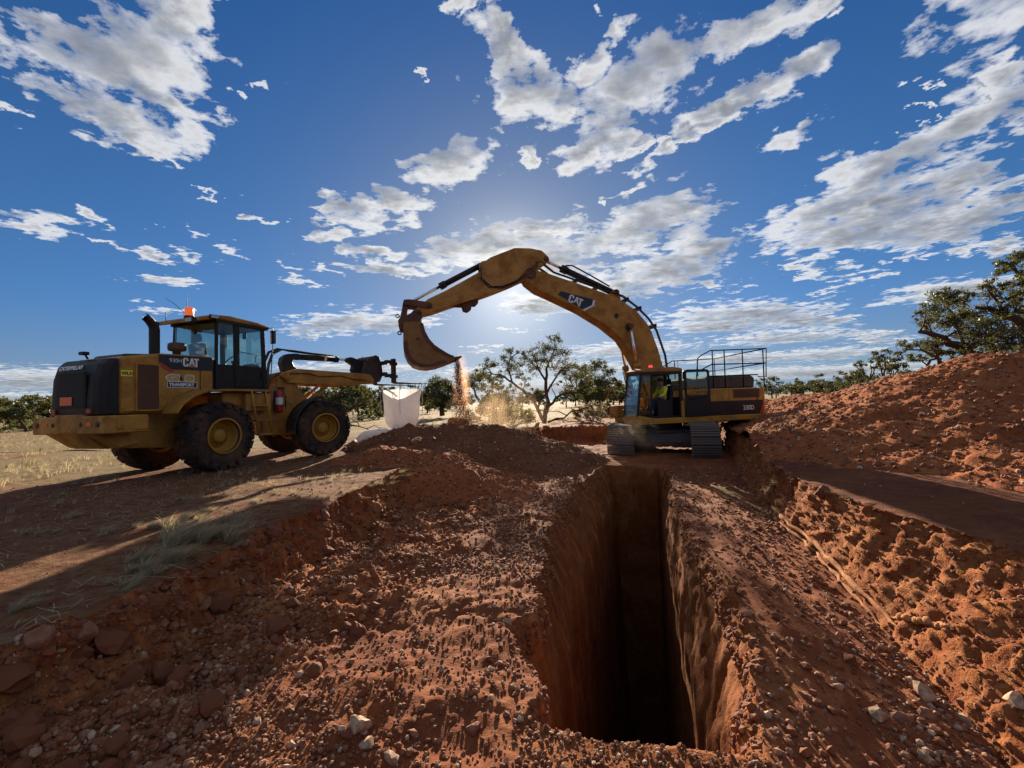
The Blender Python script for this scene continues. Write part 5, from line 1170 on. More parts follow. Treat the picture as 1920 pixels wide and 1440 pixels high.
M_DEAD = paint('dead_wood', (.060, .043, .034), .9, (.12, .08, .055), .6, spec=.2)

def leaves_np(C, Rr, N, size, rg, flat=0.8, narrow=0.32, droop=0.5):
    """C (k,3) clump centres, Rr radii, N leaves each -> rhombic leaves"""
    Vs = []
    for c, r, n in zip(C, Rr, N):
        # small sprays inside the clump, so that it is uneven and has gaps
        ns = max(3, int(n / 26)); sc = rg.normal(size=(ns, 3)); sc /= np.linalg.norm(sc, axis=1, keepdims=True)
        sc *= (rg.random((ns, 1)) ** 0.45); sc = sc * np.array([1, 1, flat]) * r
        pick = rg.integers(0, ns, n)
        p = c + sc[pick] + rg.normal(size=(n, 3)) * r * 0.17 * np.array([1, 1, .75])
        d = rg.normal(size=(n, 3)); d[:, 2] -= droop; d /= np.linalg.norm(d, axis=1, keepdims=True)
        w = np.cross(d, rg.normal(size=(n, 3))); w /= np.linalg.norm(w, axis=1, keepdims=True)
        L = size * rg.uniform(.6, 1.4, (n, 1)); W2 = L * narrow
        Vs.append(np.stack([p - d * L / 2, p + w * W2 / 2, p + d * L / 2, p - w * W2 / 2], 1))
    V = np.concatenate(Vs).reshape(-1, 3); F = np.arange(len(V)).reshape(-1, 4)
    return V, F

def limb(mb, path, r0, r1, rg, wob=0.04, n=7):
    """a crooked tapering limb through the path points"""
    P = [Vector(p) for p in path]; pts = []
    for a, b_ in zip(P[:-1], P[1:]):
        k = max(2, int((b_ - a).length / 0.35))
        for i in range(k): pts.append(a.lerp(b_, i / k))
    pts.append(P[-1])
    pts = [p + Vector(rg.normal(size=3)) * wob * (0 if i in (0, len(pts) - 1) else 1) for i, p in enumerate(pts)]
    mb.tube(pts, [r0 + (r1 - r0) * i / (len(pts) - 1) for i in range(len(pts))], n)
    return pts

def traced_tree(name, label, cat, base, y, stems, clumps, leaf, mat, seed, dens=1.0, depth=1.0, r0=0.16, group=None, twig=True):
    """stems: lists of (px, py, dy); clumps: (px, py, radius in px); all at about distance y"""
    rg = np.random.default_rng(seed); bx = at_depth(*base, y); bz = ground_at(bx.x, bx.y) if base[1] > 0 else 0
    root = empty(name, (bx.x, bx.y, bz - .05), 0, label, cat, group); O = Vector((bx.x, bx.y, bz - .05))
    tk = MB(); joints = []
    for i, (path, a, b_) in enumerate(stems):
        pts = [at_depth(px, py, y + dy) - O for px, py, dy in path]
        joints += limb(tk, pts, a, b_, rg, 0.02 + a * 0.10)
    tk.build('trunk', M_BARK, root, recalc=False)
    C = []; R_ = []
    for px, py, r in clumps:
        w = r * y / 800
        w *= 1.22; C.append(at_depth(px, py, y + rg.normal() * w * depth) - O); R_.append(w)
    br = MB()
    for c, r in zip(C, R_):                            # each spray hangs on a limb from the nearest lower joint
        j = min(joints, key=lambda q: (q - c).length + max(0, q.z - c.z) * 1.5)
        m = j.lerp(c, .5) + Vector((0, 0, .08 * (c - j).length)) + Vector(rg.normal(size=3)) * .08 * r
        pts = limb(br, [j, m, c], min(.05, .018 + .02 * (c - j).length), .008, rg, .03, 5)
        if twig:
            for _ in range(5):
                e = c + Vector(rg.normal(size=3)) * r * .55; limb(br, [pts[-2], e], .010, .004, rg, .02, 4)
    tag(br.build('branchwork', M_BARK, root, recalc=False), kind='stuff')
    N = [max(30, int(dens * 420 * (r / .45) ** 2)) for r in R_]
    V, F = leaves_np(np.array([tuple(c) for c in C]), R_, N, leaf, rg)
    tag(np_mesh('crown', V, F, mat, False, root), kind='stuff')
    return root

c5 = lambda x, y: (x / 5.333 + 840, y / 5.333 + 600)
def st5(pts, a, b_, dys): return ([(*c5(x, y), dy) for (x, y), dy in zip(pts, dys)], a, b_)
traced_tree('gum_tree', 'open three-stemmed gum tree standing alone under the arched boom', 'tree', (1020, 793), 22.0,
    [st5([(960, 1035), (985, 900), (987, 760), (972, 600), (985, 500), (1010, 430), (1060, 300)], .13, .03, [0, 0, .1, .1, .1, .2, .2]),
     st5([(950, 1000), (915, 930), (860, 810), (760, 700), (640, 620), (560, 560), (450, 540), (380, 480)], .10, .02, [0, -.1, -.2, -.3, -.4, -.5, -.6, -.6]),
     st5([(980, 930), (1010, 860), (1080, 780), (1170, 730), (1300, 735), (1380, 700)], .095, .025, [0, .1, .2, .2, .3, .3]),
     st5([(985, 740), (1060, 600), (1150, 480), (1240, 430)], .06, .02, [.1, .2, .3, .4]), st5([(640, 620), (600, 480), (620, 380)], .05, .02, [-.4, -.2, 0]),
     st5([(972, 600), (900, 470), (860, 350)], .06, .02, [.1, 0, -.2]), st5([(700, 660), (600, 680), (480, 640)], .02, .006, [-.3, -.6, -.9]), st5([(780, 720), (660, 740), (560, 720)], .018, .005, [-.3, .2, .5]),
     st5([(1080, 780), (1050, 690), (1010, 640)], .03, .01, [.2, .4, .6])],
    [(1040, 636, 15), (1030, 652, 17), (1012, 655, 14), (1056, 662, 17), (1000, 668, 17), (1022, 676, 17), (1044, 684, 18), (1066, 690, 17), (985, 676, 12), (1004, 690, 15), (1078, 702, 15), (1060, 704, 13), (1090, 690, 10),
     (957, 662, 14), (944, 676, 14), (962, 684, 15), (950, 694, 13), (912, 678, 12), (926, 684, 11), (904, 694, 12), (972, 702, 12), (985, 716, 11), (938, 706, 10), (916, 708, 12), (900, 706, 9), (976, 662, 9),
     (1098, 712, 15), (1086, 722, 12), (1060, 728, 10), (1046, 716, 8), (1072, 716, 12), (1050, 700, 9), (1102, 728, 10)],
    0.115, M_LEAF, 3, dens=.68)
traced_tree('gum_tree', 'round leafy gum tree behind the excavator boom cylinders', 'tree', (1102, 771), 42.0,
    [([(1102, 774, 0), (1100, 755, 0), (1096, 735, 0), (1106, 705, .5)], .24, .06), ([(1100, 755, 0), (1116, 735, .5), (1134, 705, .8)], .15, .05)],
    [(1110, 690, 13), (1126, 683, 11), (1090, 698, 11), (1140, 696, 11), (1100, 714, 14), (1120, 712, 13), (1136, 718, 13), (1092, 730, 12), (1112, 734, 15), (1130, 738, 14), (1146, 736, 11), (1152, 714, 9), (1098, 746, 11), (1120, 750, 12), (1162, 722, 7)],
    0.19, M_LEAFD, 5, dens=.62)
traced_tree('gum_tree', 'dusty pale gum tree half hidden by the dust beside the falling soil', 'tree', (900, 772), 38.0,
    [([(900, 776, 0), (901, 755, 0), (893, 742, 0), (884, 725, .3)], .22, .05), ([(900, 757, 0), (912, 742, .2), (926, 728, .4)], .13, .04)],
    [(884, 712, 13), (902, 706, 13), (918, 714, 11), (874, 724, 10), (893, 722, 12), (910, 726, 10), (928, 726, 9), (866, 716, 7), (936, 712, 8)],
    0.18, M_LEAF, 6, dens=.55)
traced_tree('gum_tree', 'dense dark gum tree just right of the white bag', 'tree', (830, 776), 40.0,
    [([(829, 779, 0), (829, 758, 0), (822, 735, 0)], .25, .08), ([(829, 760, 0), (838, 742, 0), (846, 728, 0)], .14, .05)],
    [(806, 726, 11), (820, 718, 13), (834, 722, 13), (846, 730, 12), (812, 738, 12), (826, 740, 14), (840, 748, 13), (848, 756, 10), (800, 744, 8), (818, 756, 11), (834, 764, 10), (808, 762, 9)],
    0.20, M_LEAFD, 8, dens=.75)
traced_tree('gum_tree', 'thin upright gum tree just left of the white bag', 'tree', (717, 776), 42.0,
    [([(717, 779, 0), (718, 755, 0), (716, 732, 0)], .17, .05)], [(716, 730, 8), (709, 738, 8), (724, 736, 8), (714, 746, 9), (722, 750, 8), (708, 752, 7)], 0.19, M_LEAFD, 9, dens=.6)
c6 = lambda x, y: (x / 3.273 + 1400, y / 3.273 + 460)
def st6(pts, a, b_, dys): return ([(*c6(x, y), dy) for (x, y), dy in zip(pts, dys)], a, b_)
big = [(1200, 300, 55), (1130, 390, 60), (1250, 350, 60), (1330, 330, 55), (1400, 420, 70), (1300, 450, 70), (1200, 470, 70), (1080, 480, 45), (1500, 300, 50), (1550, 260, 36), (1480, 240, 36), (1600, 400, 60), (1500, 500, 70), (1400, 550, 70),
       (1300, 540, 60), (1560, 560, 70), (1650, 560, 60), (1480, 620, 60), (1580, 640, 60), (1650, 330, 45), (1660, 250, 55), (1600, 120, 50), (1660, 80, 55), (1560, 150, 36), (1700, 150, 50), (1150, 610, 50), (1220, 660, 50), (1120, 650, 45), (1250, 720, 36),
       (1720, 420, 70), (1760, 300, 70), (1780, 180, 70), (1800, 520, 80), (1850, 380, 80), (1740, 640, 60), (1880, 250, 80), (1350, 640, 45), (1060, 420, 34)]
traced_tree('gum_tree', 'big spreading gum tree leaning out behind the tall right earth heap', 'tree', (1900, 745), 17.0,
    [st6([(1640, 930), (1560, 800), (1400, 700), (1330, 630), (1250, 590), (1150, 545), (1060, 530)], .30, .07, [0, 0, 0, 0, -.1, -.2, -.3]),
     st6([(1640, 930), (1720, 720), (1740, 560), (1700, 480), (1600, 430), (1480, 390), (1400, 380)], .34, .06, [0, 0, 0, .1, .1, .2, .3]),
     st6([(1740, 560), (1760, 380), (1700, 240), (1640, 140)], .18, .05, [0, .2, .3, .4]), st6([(1330, 630), (1290, 480), (1230, 380)], .08, .03, [0, .3, .5]),
     st6([(1600, 430), (1520, 330), (1480, 270)], .07, .03, [.1, -.2, -.4]), st6([(1560, 800), (1540, 680), (1500, 580)], .10, .04, [0, -.4, -.6])],
    [(*c6(x, y), r / 3.273) for x, y, r in big], 0.13, M_LEAF, 12, dens=1.25, depth=1.2)
traced_tree('gum_tree', 'small crooked gum tree with curved bare limbs, left of the big leaning gum', 'tree', (1745, 735), 16.5,
    [st6([(1180, 880), (1215, 780), (1190, 700), (1130, 620)], .11, .03, [0, 0, -.1, -.2]), st6([(1180, 880), (1130, 800), (1105, 755), (1120, 710), (1160, 695)], .07, .04, [0, 0, 0, 0, 0]),
     st6([(1130, 830), (1040, 800), (940, 850), (890, 820), (800, 830), (720, 800)], .07, .015, [0, 0, 0, 0, -.1, -.2]), st6([(1190, 700), (1080, 640), (980, 640)], .05, .02, [0, -.2, -.2])],
    [(*c6(x, y), r / 3.273) for x, y, r in [(1150, 610, 40), (1060, 600, 45), (980, 610, 42), (1000, 690, 36), (1080, 690, 34), (850, 690, 46), (900, 730, 42), (800, 680, 34), (870, 760, 36), (700, 730, 26), (660, 735, 18), (950, 740, 36), (760, 730, 22), (1060, 810, 42), (980, 815, 36), (820, 730, 34), (920, 680, 34)]],
    0.12, M_LEAF, 14, dens=1.0)

# a few kinds of far tree, then copies with their own turn and size
def far_proto(seed, hgt, wid, mat, name='scrub_tree', dens=1.0):
    rg = np.random.default_rng(seed)
    root = bpy.data.objects.new(name, None)
    tk = MB(); js = limb(tk, [(0, 0, -.1), (rg.normal() * .15, rg.normal() * .15, hgt * .35), (rg.normal() * .3, rg.normal() * .3, hgt * .6)], .16, .07, rg, .05, 6)
    C, R_ = [], []
    for _ in range(int(13 * dens)):
        a = rg.uniform(0, 2 * PI); rr = wid * .5 * rg.random() ** .6; h = hgt * rg.uniform(.38, .92) - rr * .25
        C.append((rr * math.cos(a), rr * math.sin(a), h)); R_.append(wid * rg.uniform(.13, .22))
        limb(tk, [js[len(js) // 2], C[-1]], .04, .015, rg, .06, 4)
    t_ = tk.build('trunk', M_BARK, root, recalc=False)
    V, F = leaves_np(np.array(C), R_, [150] * len(C), .30, rg, .75, .45, .2)
    c = tag(np_mesh('crown', V, F, mat, False, root), kind='stuff')
    return root, [t_, c]
PROT = [far_proto(1, 4.2, 4.6, M_LEAFD), far_proto(2, 5.0, 5.2, M_LEAFD), far_proto(3, 3.4, 4.2, M_LEAF), far_proto(4, 4.6, 6.2, M_LEAFD, dens=1.3), far_proto(5, 2.8, 3.6, M_LEAF)]
used_proto = set()
def far_tree(x, y, k, s_, label, group):
    r, ch = PROT[k]; z = ground_at(x, y)
    if k not in used_proto:
        used_proto.add(k); COL.objects.link(r); o = r
    else:
        o = r.copy(); COL.objects.link(o)
        for c in ch: d = c.copy(); COL.objects.link(d); d.parent = o
    o.location = (x, y, z); o.rotation_euler = (0, 0, RNG.uniform(0, 6.28)); o.scale = (s_ * RNG.uniform(.85, 1.15), s_ * RNG.uniform(.85, 1.15), s_)
    tag(o, label, 'tree', group)
# clearly placed ones: (px of the base, distance, kind, size, label)
for px, y, k, s_, lab in [(20, 50, 3, .85, 'broad dark scrub tree at the very left edge beyond the dry grass'), (72, 55, 1, 1.0, 'tall scrub tree poking up just left of the loader tail'), (104, 48, 4, 1.1, 'low green scrub tree touching the loader rear guard'), (46, 62, 0, 1.0, 'mid-sized scrub tree between the two taller ones left of the loader'),
                          (645, 52, 1, 1.0, 'scrub tree rising above the loader front tyre'), (672, 48, 3, .85, 'wide scrub tree under the loader lift arm'), (694, 55, 0, .95, 'scrub tree with a straight trunk under the fork carriage'),
                          (1600, 62, 3, 1.0, 'round scrub tree standing above the ridge of the right heap'), (1635, 66, 0, .9, 'small scrub tree right of the round one above the right heap'), (945, 60, 3, .9, 'low scrub tree behind the green bush'), (1062, 70, 1, .85, 'scrub tree between the gum stems'), (1150, 60, 2, 1.0, 'scrub tree left of the excavator tool box'), (1176, 75, 0, 1.1, 'scrub tree beside the excavator boom foot'), (800, 60, 2, .9, 'small scrub tree behind the white bag')]:
    p = at_depth(px, 760, y); far_tree(p.x, p.y, k, s_, lab, None)
rg = np.random.default_rng(77)
SPOTS = [(-40, 118, 'at the far left, behind the loader tail'), (500, 645, 'seen over the loader front tyre'), (645, 712, 'under the loader fork arm'), (712, 800, 'behind the white bag'), (800, 868, 'left of the falling soil'), (868, 960, 'behind the dust cloud'), (960, 1035, 'seen through the gum tree stems'), (1035, 1110, 'right of the three-stemmed gum tree'), (1110, 1200, 'just left of the excavator cab'), (1440, 1520, 'just right of the excavator counterweight'), (1520, 1600, 'over the low end of the right heap'), (1600, 1720, 'over the middle ridge of the right heap')]
for i in range(230):
    az = math.radians(rg.uniform(-62, 62)); d = rg.uniform(58, 120) if i % 3 else rg.uniform(110, 260)
    if az > math.radians(24): d *= 1.7
    x, y = d * math.sin(az), d * math.cos(az)
    px = 960 + 800 * math.tan(az)
    where = next((w for lo, hi, w in SPOTS if lo <= px < hi), None)
    if where is None or (868 < px < 1110 and rg.random() < .55): continue                       # hidden behind the machines and heaps, or outside the picture
    k = int(rg.integers(0, 5)); far_tree(x, y, k, rg.uniform(.75, 1.35) * (.8 if px < 130 else 1), f"{('bushy', 'tall', 'low', 'broad', 'small')[k]} dark tree in the {'nearer' if d < 95 else 'farther'} tree line {where}", 'scrub trees of the ' + ('nearer' if d < 95 else 'farther') + ' tree line')

# shrubs
def shrub(px, py, y, w, h, mat, leaf, n, label, seed, name='bush'):
    rg = np.random.default_rng(seed); p = at_depth(px, py, y); z = ground_at(p.x, p.y)
    root = empty(name, (p.x, p.y, z), 0, label, 'bush'); st = MB(); C, R_ = [], []
    for _ in range(22):
        a = rg.uniform(0, 2 * PI); rr = w * .5 * rg.random() ** .6; hh = h * rg.uniform(.25, .9) * (1 - .5 * (rr / (w * .5)) ** 2)
        C.append((rr * math.cos(a), rr * math.sin(a), hh)); R_.append(w * .16); limb(st, [(0, 0, -.05), C[-1]], .02, .006, rg, .04, 4)
    st.build('stems', M_BARK, root, recalc=False)
    V, F = leaves_np(np.array(C), R_, [n] * len(C), leaf, rg, .8, .35, .1); tag(np_mesh('foliage', V, F, mat, False, root), kind='stuff')
shrub(962, 798, 21.5, 2.3, 1.25, M_LEAFG, .11, 230, 'bright green bush in front of the gum tree stems', 31)
shrub(918, 792, 23.0, 2.6, 1.7, M_LEAF, .12, 190, 'dust-veiled bush inside the dust cloud', 32)
shrub(1112, 790, 24.0, 2.2, 1.2, M_DRY, .12, 120, 'pale straggly bush right of the gum tree', 33)
shrub(1128, 782, 30.0, 2.0, 1.0, M_LEAF, .14, 110, 'grey green bush in front of the round gum tree', 34)
shrub(700, 776, 40.0, 2.6, 1.3, M_LEAFG, .18, 100, 'small green bush on the grass left of the white bag', 35)
shrub(50, 806, 42.0, 3.2, 1.5, M_LEAFG, .18, 130, 'low green bush at the edge of the dry grass behind the loader', 36)

# dead fallen branches
def dead(label, px, py, y, paths, seed, r=.05):
    rg = np.random.default_rng(seed); p = at_depth(px, py, y); z = ground_at(p.x, p.y); root = empty('dead_branch', (p.x, p.y, z), 0, label, 'dead branch')
    for i, path in enumerate(paths):
        k = MB(); limb(k, path, r if i == 0 else r * .5, .010, rg, .05, 6); k.build('limb' if i == 0 else 'side_twig', M_DEAD, root, recalc=False)
dead('tangle of dead branches on the ground right of the gum tree', 1058, 790, 23.0, [[(-.9, 0, .08), (0, .1, .35), (.9, .2, .75), (1.6, .1, .95), (2.4, .1, .75)], [(.6, .15, .6), (1.1, .3, .2), (1.6, .3, .55)], [(.2, .1, .4), (-.4, -.1, .7), (-.9, 0, .65)], [(1.2, .1, .85), (1.5, 0, .4), (2.0, -.1, .25)], [(-.5, 0, .2), (.3, -.3, .15), (1.6, -.4, .12), (2.6, -.3, .35)], [(1.7, .1, .9), (2.3, .3, 1.05)]], 41, .06)
dead('forked dead branch lying on bare dirt behind the loader front tyre', 678, 800, 21.0, [[(-.7, 0, .55), (-.3, 0, .35), (.1, 0, .2), (.9, .1, .05)], [(-.35, 0, .38), (-.75, .1, .2), (-1.0, .1, .15)], [(-.1, 0, .3), (-.3, -.1, .6), (-.6, -.1, .75)], [(.2, 0, .18), (.5, .2, .28), (1.2, .3, .12)]], 42, .05)

# ------------------------------------------------------------------ stones and gravel
def ico(sub):
    bm = bmesh.new(); bmesh.ops.create_icosphere(bm, subdivisions=sub, radius=1.0)
    V = np.array([v.co[:] for v in bm.verts]); F = np.array([[v.index for v in f.verts] for f in bm.faces]); bm.free()
    return V, F
ICO1 = ico(1); ICO2 = ico(2); ICO3 = ico(3)

def rock_shape(base, seed, squash=0.7, rough=0.22):
    V, F = base; rg = np.random.default_rng(seed)
    n = vnoise(V * 1.3 + seed * 7.7, seed)[:, None] * rough + vnoise(V * 3.1 + seed, seed + 1)[:, None] * rough * 0.45
    W = V * (1 + n) + (V * vnoise(V * 7.0 + seed, seed + 2)[:, None] * .05 if len(V) > 100 else 0)
    for _ in range(6):                                # flat broken faces
        d = rg.normal(size=3); d /= np.linalg.norm(d); k = rg.uniform(0.52, 0.85)
        s_ = W @ d; W = W - np.outer(np.maximum(s_ - k, 0), d) * 0.9
    return W * np.array([1, rg.uniform(.7, 1), squash * rg.uniform(.8, 1.15)]), F

def rotmats(n, rg, tilt=0.5):
    a = rg.uniform(0, 2 * PI, n); tx = rg.normal(0, tilt, n); ty = rg.normal(0, tilt, n)
    ca, sa = np.cos(a), np.sin(a); Z = np.zeros(n); O = np.ones(n)
    Rz = np.stack([ca, -sa, Z, sa, ca, Z, Z, Z, O], 1).reshape(n, 3, 3)
    Rx = np.stack([O, Z, Z, Z, np.cos(tx), -np.sin(tx), Z, np.sin(tx), np.cos(tx)], 1).reshape(n, 3, 3)
    Ry = np.stack([np.cos(ty), Z, np.sin(ty), Z, O, Z, -np.sin(ty), Z, np.cos(ty)], 1).reshape(n, 3, 3)
    return Rz @ Rx @ Ry

def scatter(name, P, S, base, mat, seed, nvar=10, tilt=0.6, label=None, cat=None):
    rg = np.random.default_rng(seed); Vs, Fs, off = [], [], 0
    var = rg.integers(0, nvar, len(P)); R = rotmats(len(P), rg, tilt)
    for k in range(nvar):
        i = np.nonzero(var == k)[0]
        if not len(i): continue
        W, F = rock_shape(base, seed * 31 + k)
        V = np.einsum('nij,vj->nvi', R[i], W) * S[i][:, None, None] + P[i][:, None, :]
        Vs.append(V.reshape(-1, 3)); Fs.append((F[None] + (np.arange(len(i)) * len(W))[:, None, None] + off).reshape(-1, 3)); off += len(i) * len(W)
    return tag(np_mesh(name, np.concatenate(Vs), np.concatenate(Fs), mat, smooth=False), label, cat, kind='stuff')

def stone_mat(name, a, b_, pale, pale_amt):
    m, t, b, o = newmat(name)
    g_ = t.node('ShaderNodeNewGeometry'); p = g_.outputs['Position']
    r_ = g_.outputs['Random Per Island']
    n = t.noise(p, 24.0, 4, 0.6)
    c = t.mix(r_, (*a, 1), (*b_, 1)); c = t.mix(t.rng(r_, 1 - pale_amt, 1 - pale_amt + .02), c, (*pale, 1))
    c = t.mix(t.rng(n, 0.38, 0.66, 0, 0.75), c, (0.16, 0.054, 0.025, 1))
    t.put(b.inputs['Base Color'], c); b.inputs['Roughness'].default_value = 0.85; b.inputs['Specular IOR Level'].default_value = 0.25
    bump(t, b, t.noise(p, 90.0, 3, 0.6), 0.35, 0.004)
    return m
M_STONE = stone_mat('gravel_red_and_tan', (0.14, 0.045, 0.022), (0.34, 0.165, 0.092), (0.48, 0.34, 0.23), 0.14)
M_STONE2 = stone_mat('heap_gravel', (0.20, 0.072, 0.032), (0.34, 0.16, 0.085), (0.56, 0.45, 0.34), 0.08)

# points on the ground sheet, by band
def faces_of(bands, v0, v1):
    sel = np.isin(TB[:-1], bands)
    j = np.nonzero((VR[:-1] >= v0) & (VR[:-1] < v1))[0]; i = np.nonzero(sel)[0]
    J, I = np.meshgrid(j, i, indexing='ij'); return J.ravel(), I.ravel()
def sample(bands, v0, v1, n, rg, wfun=None):
    J, I = faces_of(bands, v0, v1)
    a, b_, c = TP[J, I], TP[J, I + 1], TP[J + 1, I]
    w = np.linalg.norm(np.cross(b_ - a, c - a), axis=1)
    if wfun is not None: w = w * wfun(TU[J, I], VR[J], I)
    k = rg.choice(len(J), n, p=w / w.sum()); r1, r2 = rg.random((2, n, 1))
    P = a[k] + (b_[k] - a[k]) * r1 + (c[k] - a[k]) * r2
    return P, TU[J[k], I[k]], VR[J[k]], TB[I[k]]
def sample_mesh(V, F, n, rg, cond=None):
    a, b_, c = V[F[:, 0]], V[F[:, 1]], V[F[:, 3]]
    w = np.linalg.norm(np.cross(b_ - a, c - a), axis=1)
    if cond is not None: w = w * cond(a)
    k = rg.choice(len(F), n, p=w / w.sum()); r1, r2 = rg.random((2, n, 1))
    return a[k] + (b_[k] - a[k]) * r1 + (c[k] - a[k]) * r2

rg = np.random.default_rng(101)
M_PALEG = stone_mat('pale_and_tan_gravel', (.20, .075, .038), (.40, .23, .14), (.52, .38, .27), .12)
M_CLODB = stone_mat('orange_clods', (.13, .040, .016), (.27, .10, .042), (.36, .18, .09), .05)
TOPCOLS = np.concatenate([np.nonzero(TB == 5)[0][:16], np.nonzero(TB == 9)[0][-22:]])
# fine gravel: thick at the near end of the pit, thinner away; sparse on the walls
def wg(u, v, i):
    b = TB[i]; w = np.select([b == 3, b == 4, b == 10, b == 2, b == 11], [.8, 1.0, .42, .25, .25], 0.1)
    clump = 0.35 + 1.3 * sstep(-.1, .35, fbm(np.stack([u * 1.3, v * 1.3, 0 * u], 1), 3, 77))
    return w * clump / (0.25 + np.maximum(v - 1.0, 0) * 0.35)
P, u_, v_, b_ = sample((2, 3, 4, 10, 11), 0.9, 13.0, 27000, rg, wg)
S = 0.0050 + 0.014 * rg.random(len(P)) ** 2.4 + 0.0016 * v_ * rg.random(len(P)); S = S * np.where(rg.random(len(P)) < 0.05, 1.9, 1)
P[:, 2] += S * 0.25
scatter('gravel', P, S, ICO1, M_STONE, 5, label='red and tan gravel strewn over the pit floor', cat='gravel')
P = sample_mesh(HRV, HRF, 14000, rg, lambda a: (a[:, 0] < 12.5) * (a[:, 2] > -.02) / (1 + 0.012 * (a[:, 0] ** 2 + a[:, 1] ** 2)))
S = 0.010 + 0.045 * rg.random(len(P)) ** 3.0; P[:, 2] += S * 0.2
scatter('heap_rubble', P, S, ICO1, M_STONE2, 6, label='small stones scattered over the tall right heap', cat='rubble')
P = np.concatenate([sample_mesh(HLV, HLF, 6500, rg, lambda a: a[:, 2] > -.65), sample_mesh(HNV, HNF, 3500, rg, lambda a: a[:, 2] > -.65)])
S = 0.010 + 0.035 * rg.random(len(P)) ** 3.2; P[:, 2] += S * 0.2
scatter('heap_rubble', P, S, ICO1, M_STONE2, 7, label='small stones scattered over the left heaps', cat='rubble')

# the near lip of the trench and the bare dirt by the loader
P, u_, v_, b_ = sample((5, 6, 7, 8, 9), 1.2, 2.50, 3800, rg, lambda u, v, i: 1.0)
S = 0.005 + 0.016 * rg.random(len(P)) ** 2.4; P[:, 2] += S * .3
scatter('gravel', P, S, ICO1, M_STONE, 8, label='gravel on the near lip of the trench', cat='gravel')
P, u_, v_, b_ = sample((1, 12), 1.2, 13.0, 6500, rg, lambda u, v, i: (np.abs(u) < 11) / (0.6 + np.maximum(v, 0) * .4) * (0.2 + sstep(-.1, .4, fbm(np.stack([u * .8, v * .8, 0 * u], 1), 3, 78))))
S = 0.005 + 0.020 * rg.random(len(P)) ** 4; P[:, 2] += S * .2
scatter('gravel', P, S, ICO1, M_STONE, 9, label='scattered pebbles on the bare red dirt', cat='gravel')

# crumbs and clods stuck in the right bank and the broken lips of the trench
P, u_, v_, b_ = sample((11,), .8, 11.0, 5200, rg, lambda u, v, i: 1 / (0.5 + np.maximum(v - 1.5, 0) * .35))
S = 0.006 + 0.026 * rg.random(len(P)) ** 2.6; P[:, 2] -= S * .1
scatter('clods', P, S, ICO1, M_CLODB, 10, label='crumbs and clods stuck in the face of the right bank', cat='clods')
P, u_, v_, b_ = sample((5, 9), 2.4, 12.0, 2600, rg, lambda u, v, i: (np.isin(i, TOPCOLS)) / (0.5 + np.maximum(v - 1.5, 0) * .3))
S = 0.008 + 0.034 * rg.random(len(P)) ** 2.4
scatter('clods', P, S, ICO1, M_CLODB, 11, label='clods along the broken lips of the trench', cat='clods')

# mixed pale and tan stones of the near end, in drifts
P, u_, v_, b_ = sample((3, 4, 10), 0.9, 5.5, 2300, rg, lambda u, v, i: (0.15 + 2 * sstep(.05, .45, fbm(np.stack([u * 1.1, v * 1.1, 0 * u + 9], 1), 3, 79))) / (0.3 + np.maximum(v - 1.2, 0)))
S = 0.011 + 0.021 * rg.random(len(P)) ** 2.0; P[:, 2] += S * .3
scatter('gravel', P, S, ICO1, M_PALEG, 12, label='mixed pale and tan stones in drifts near the front of the pit', cat='gravel')

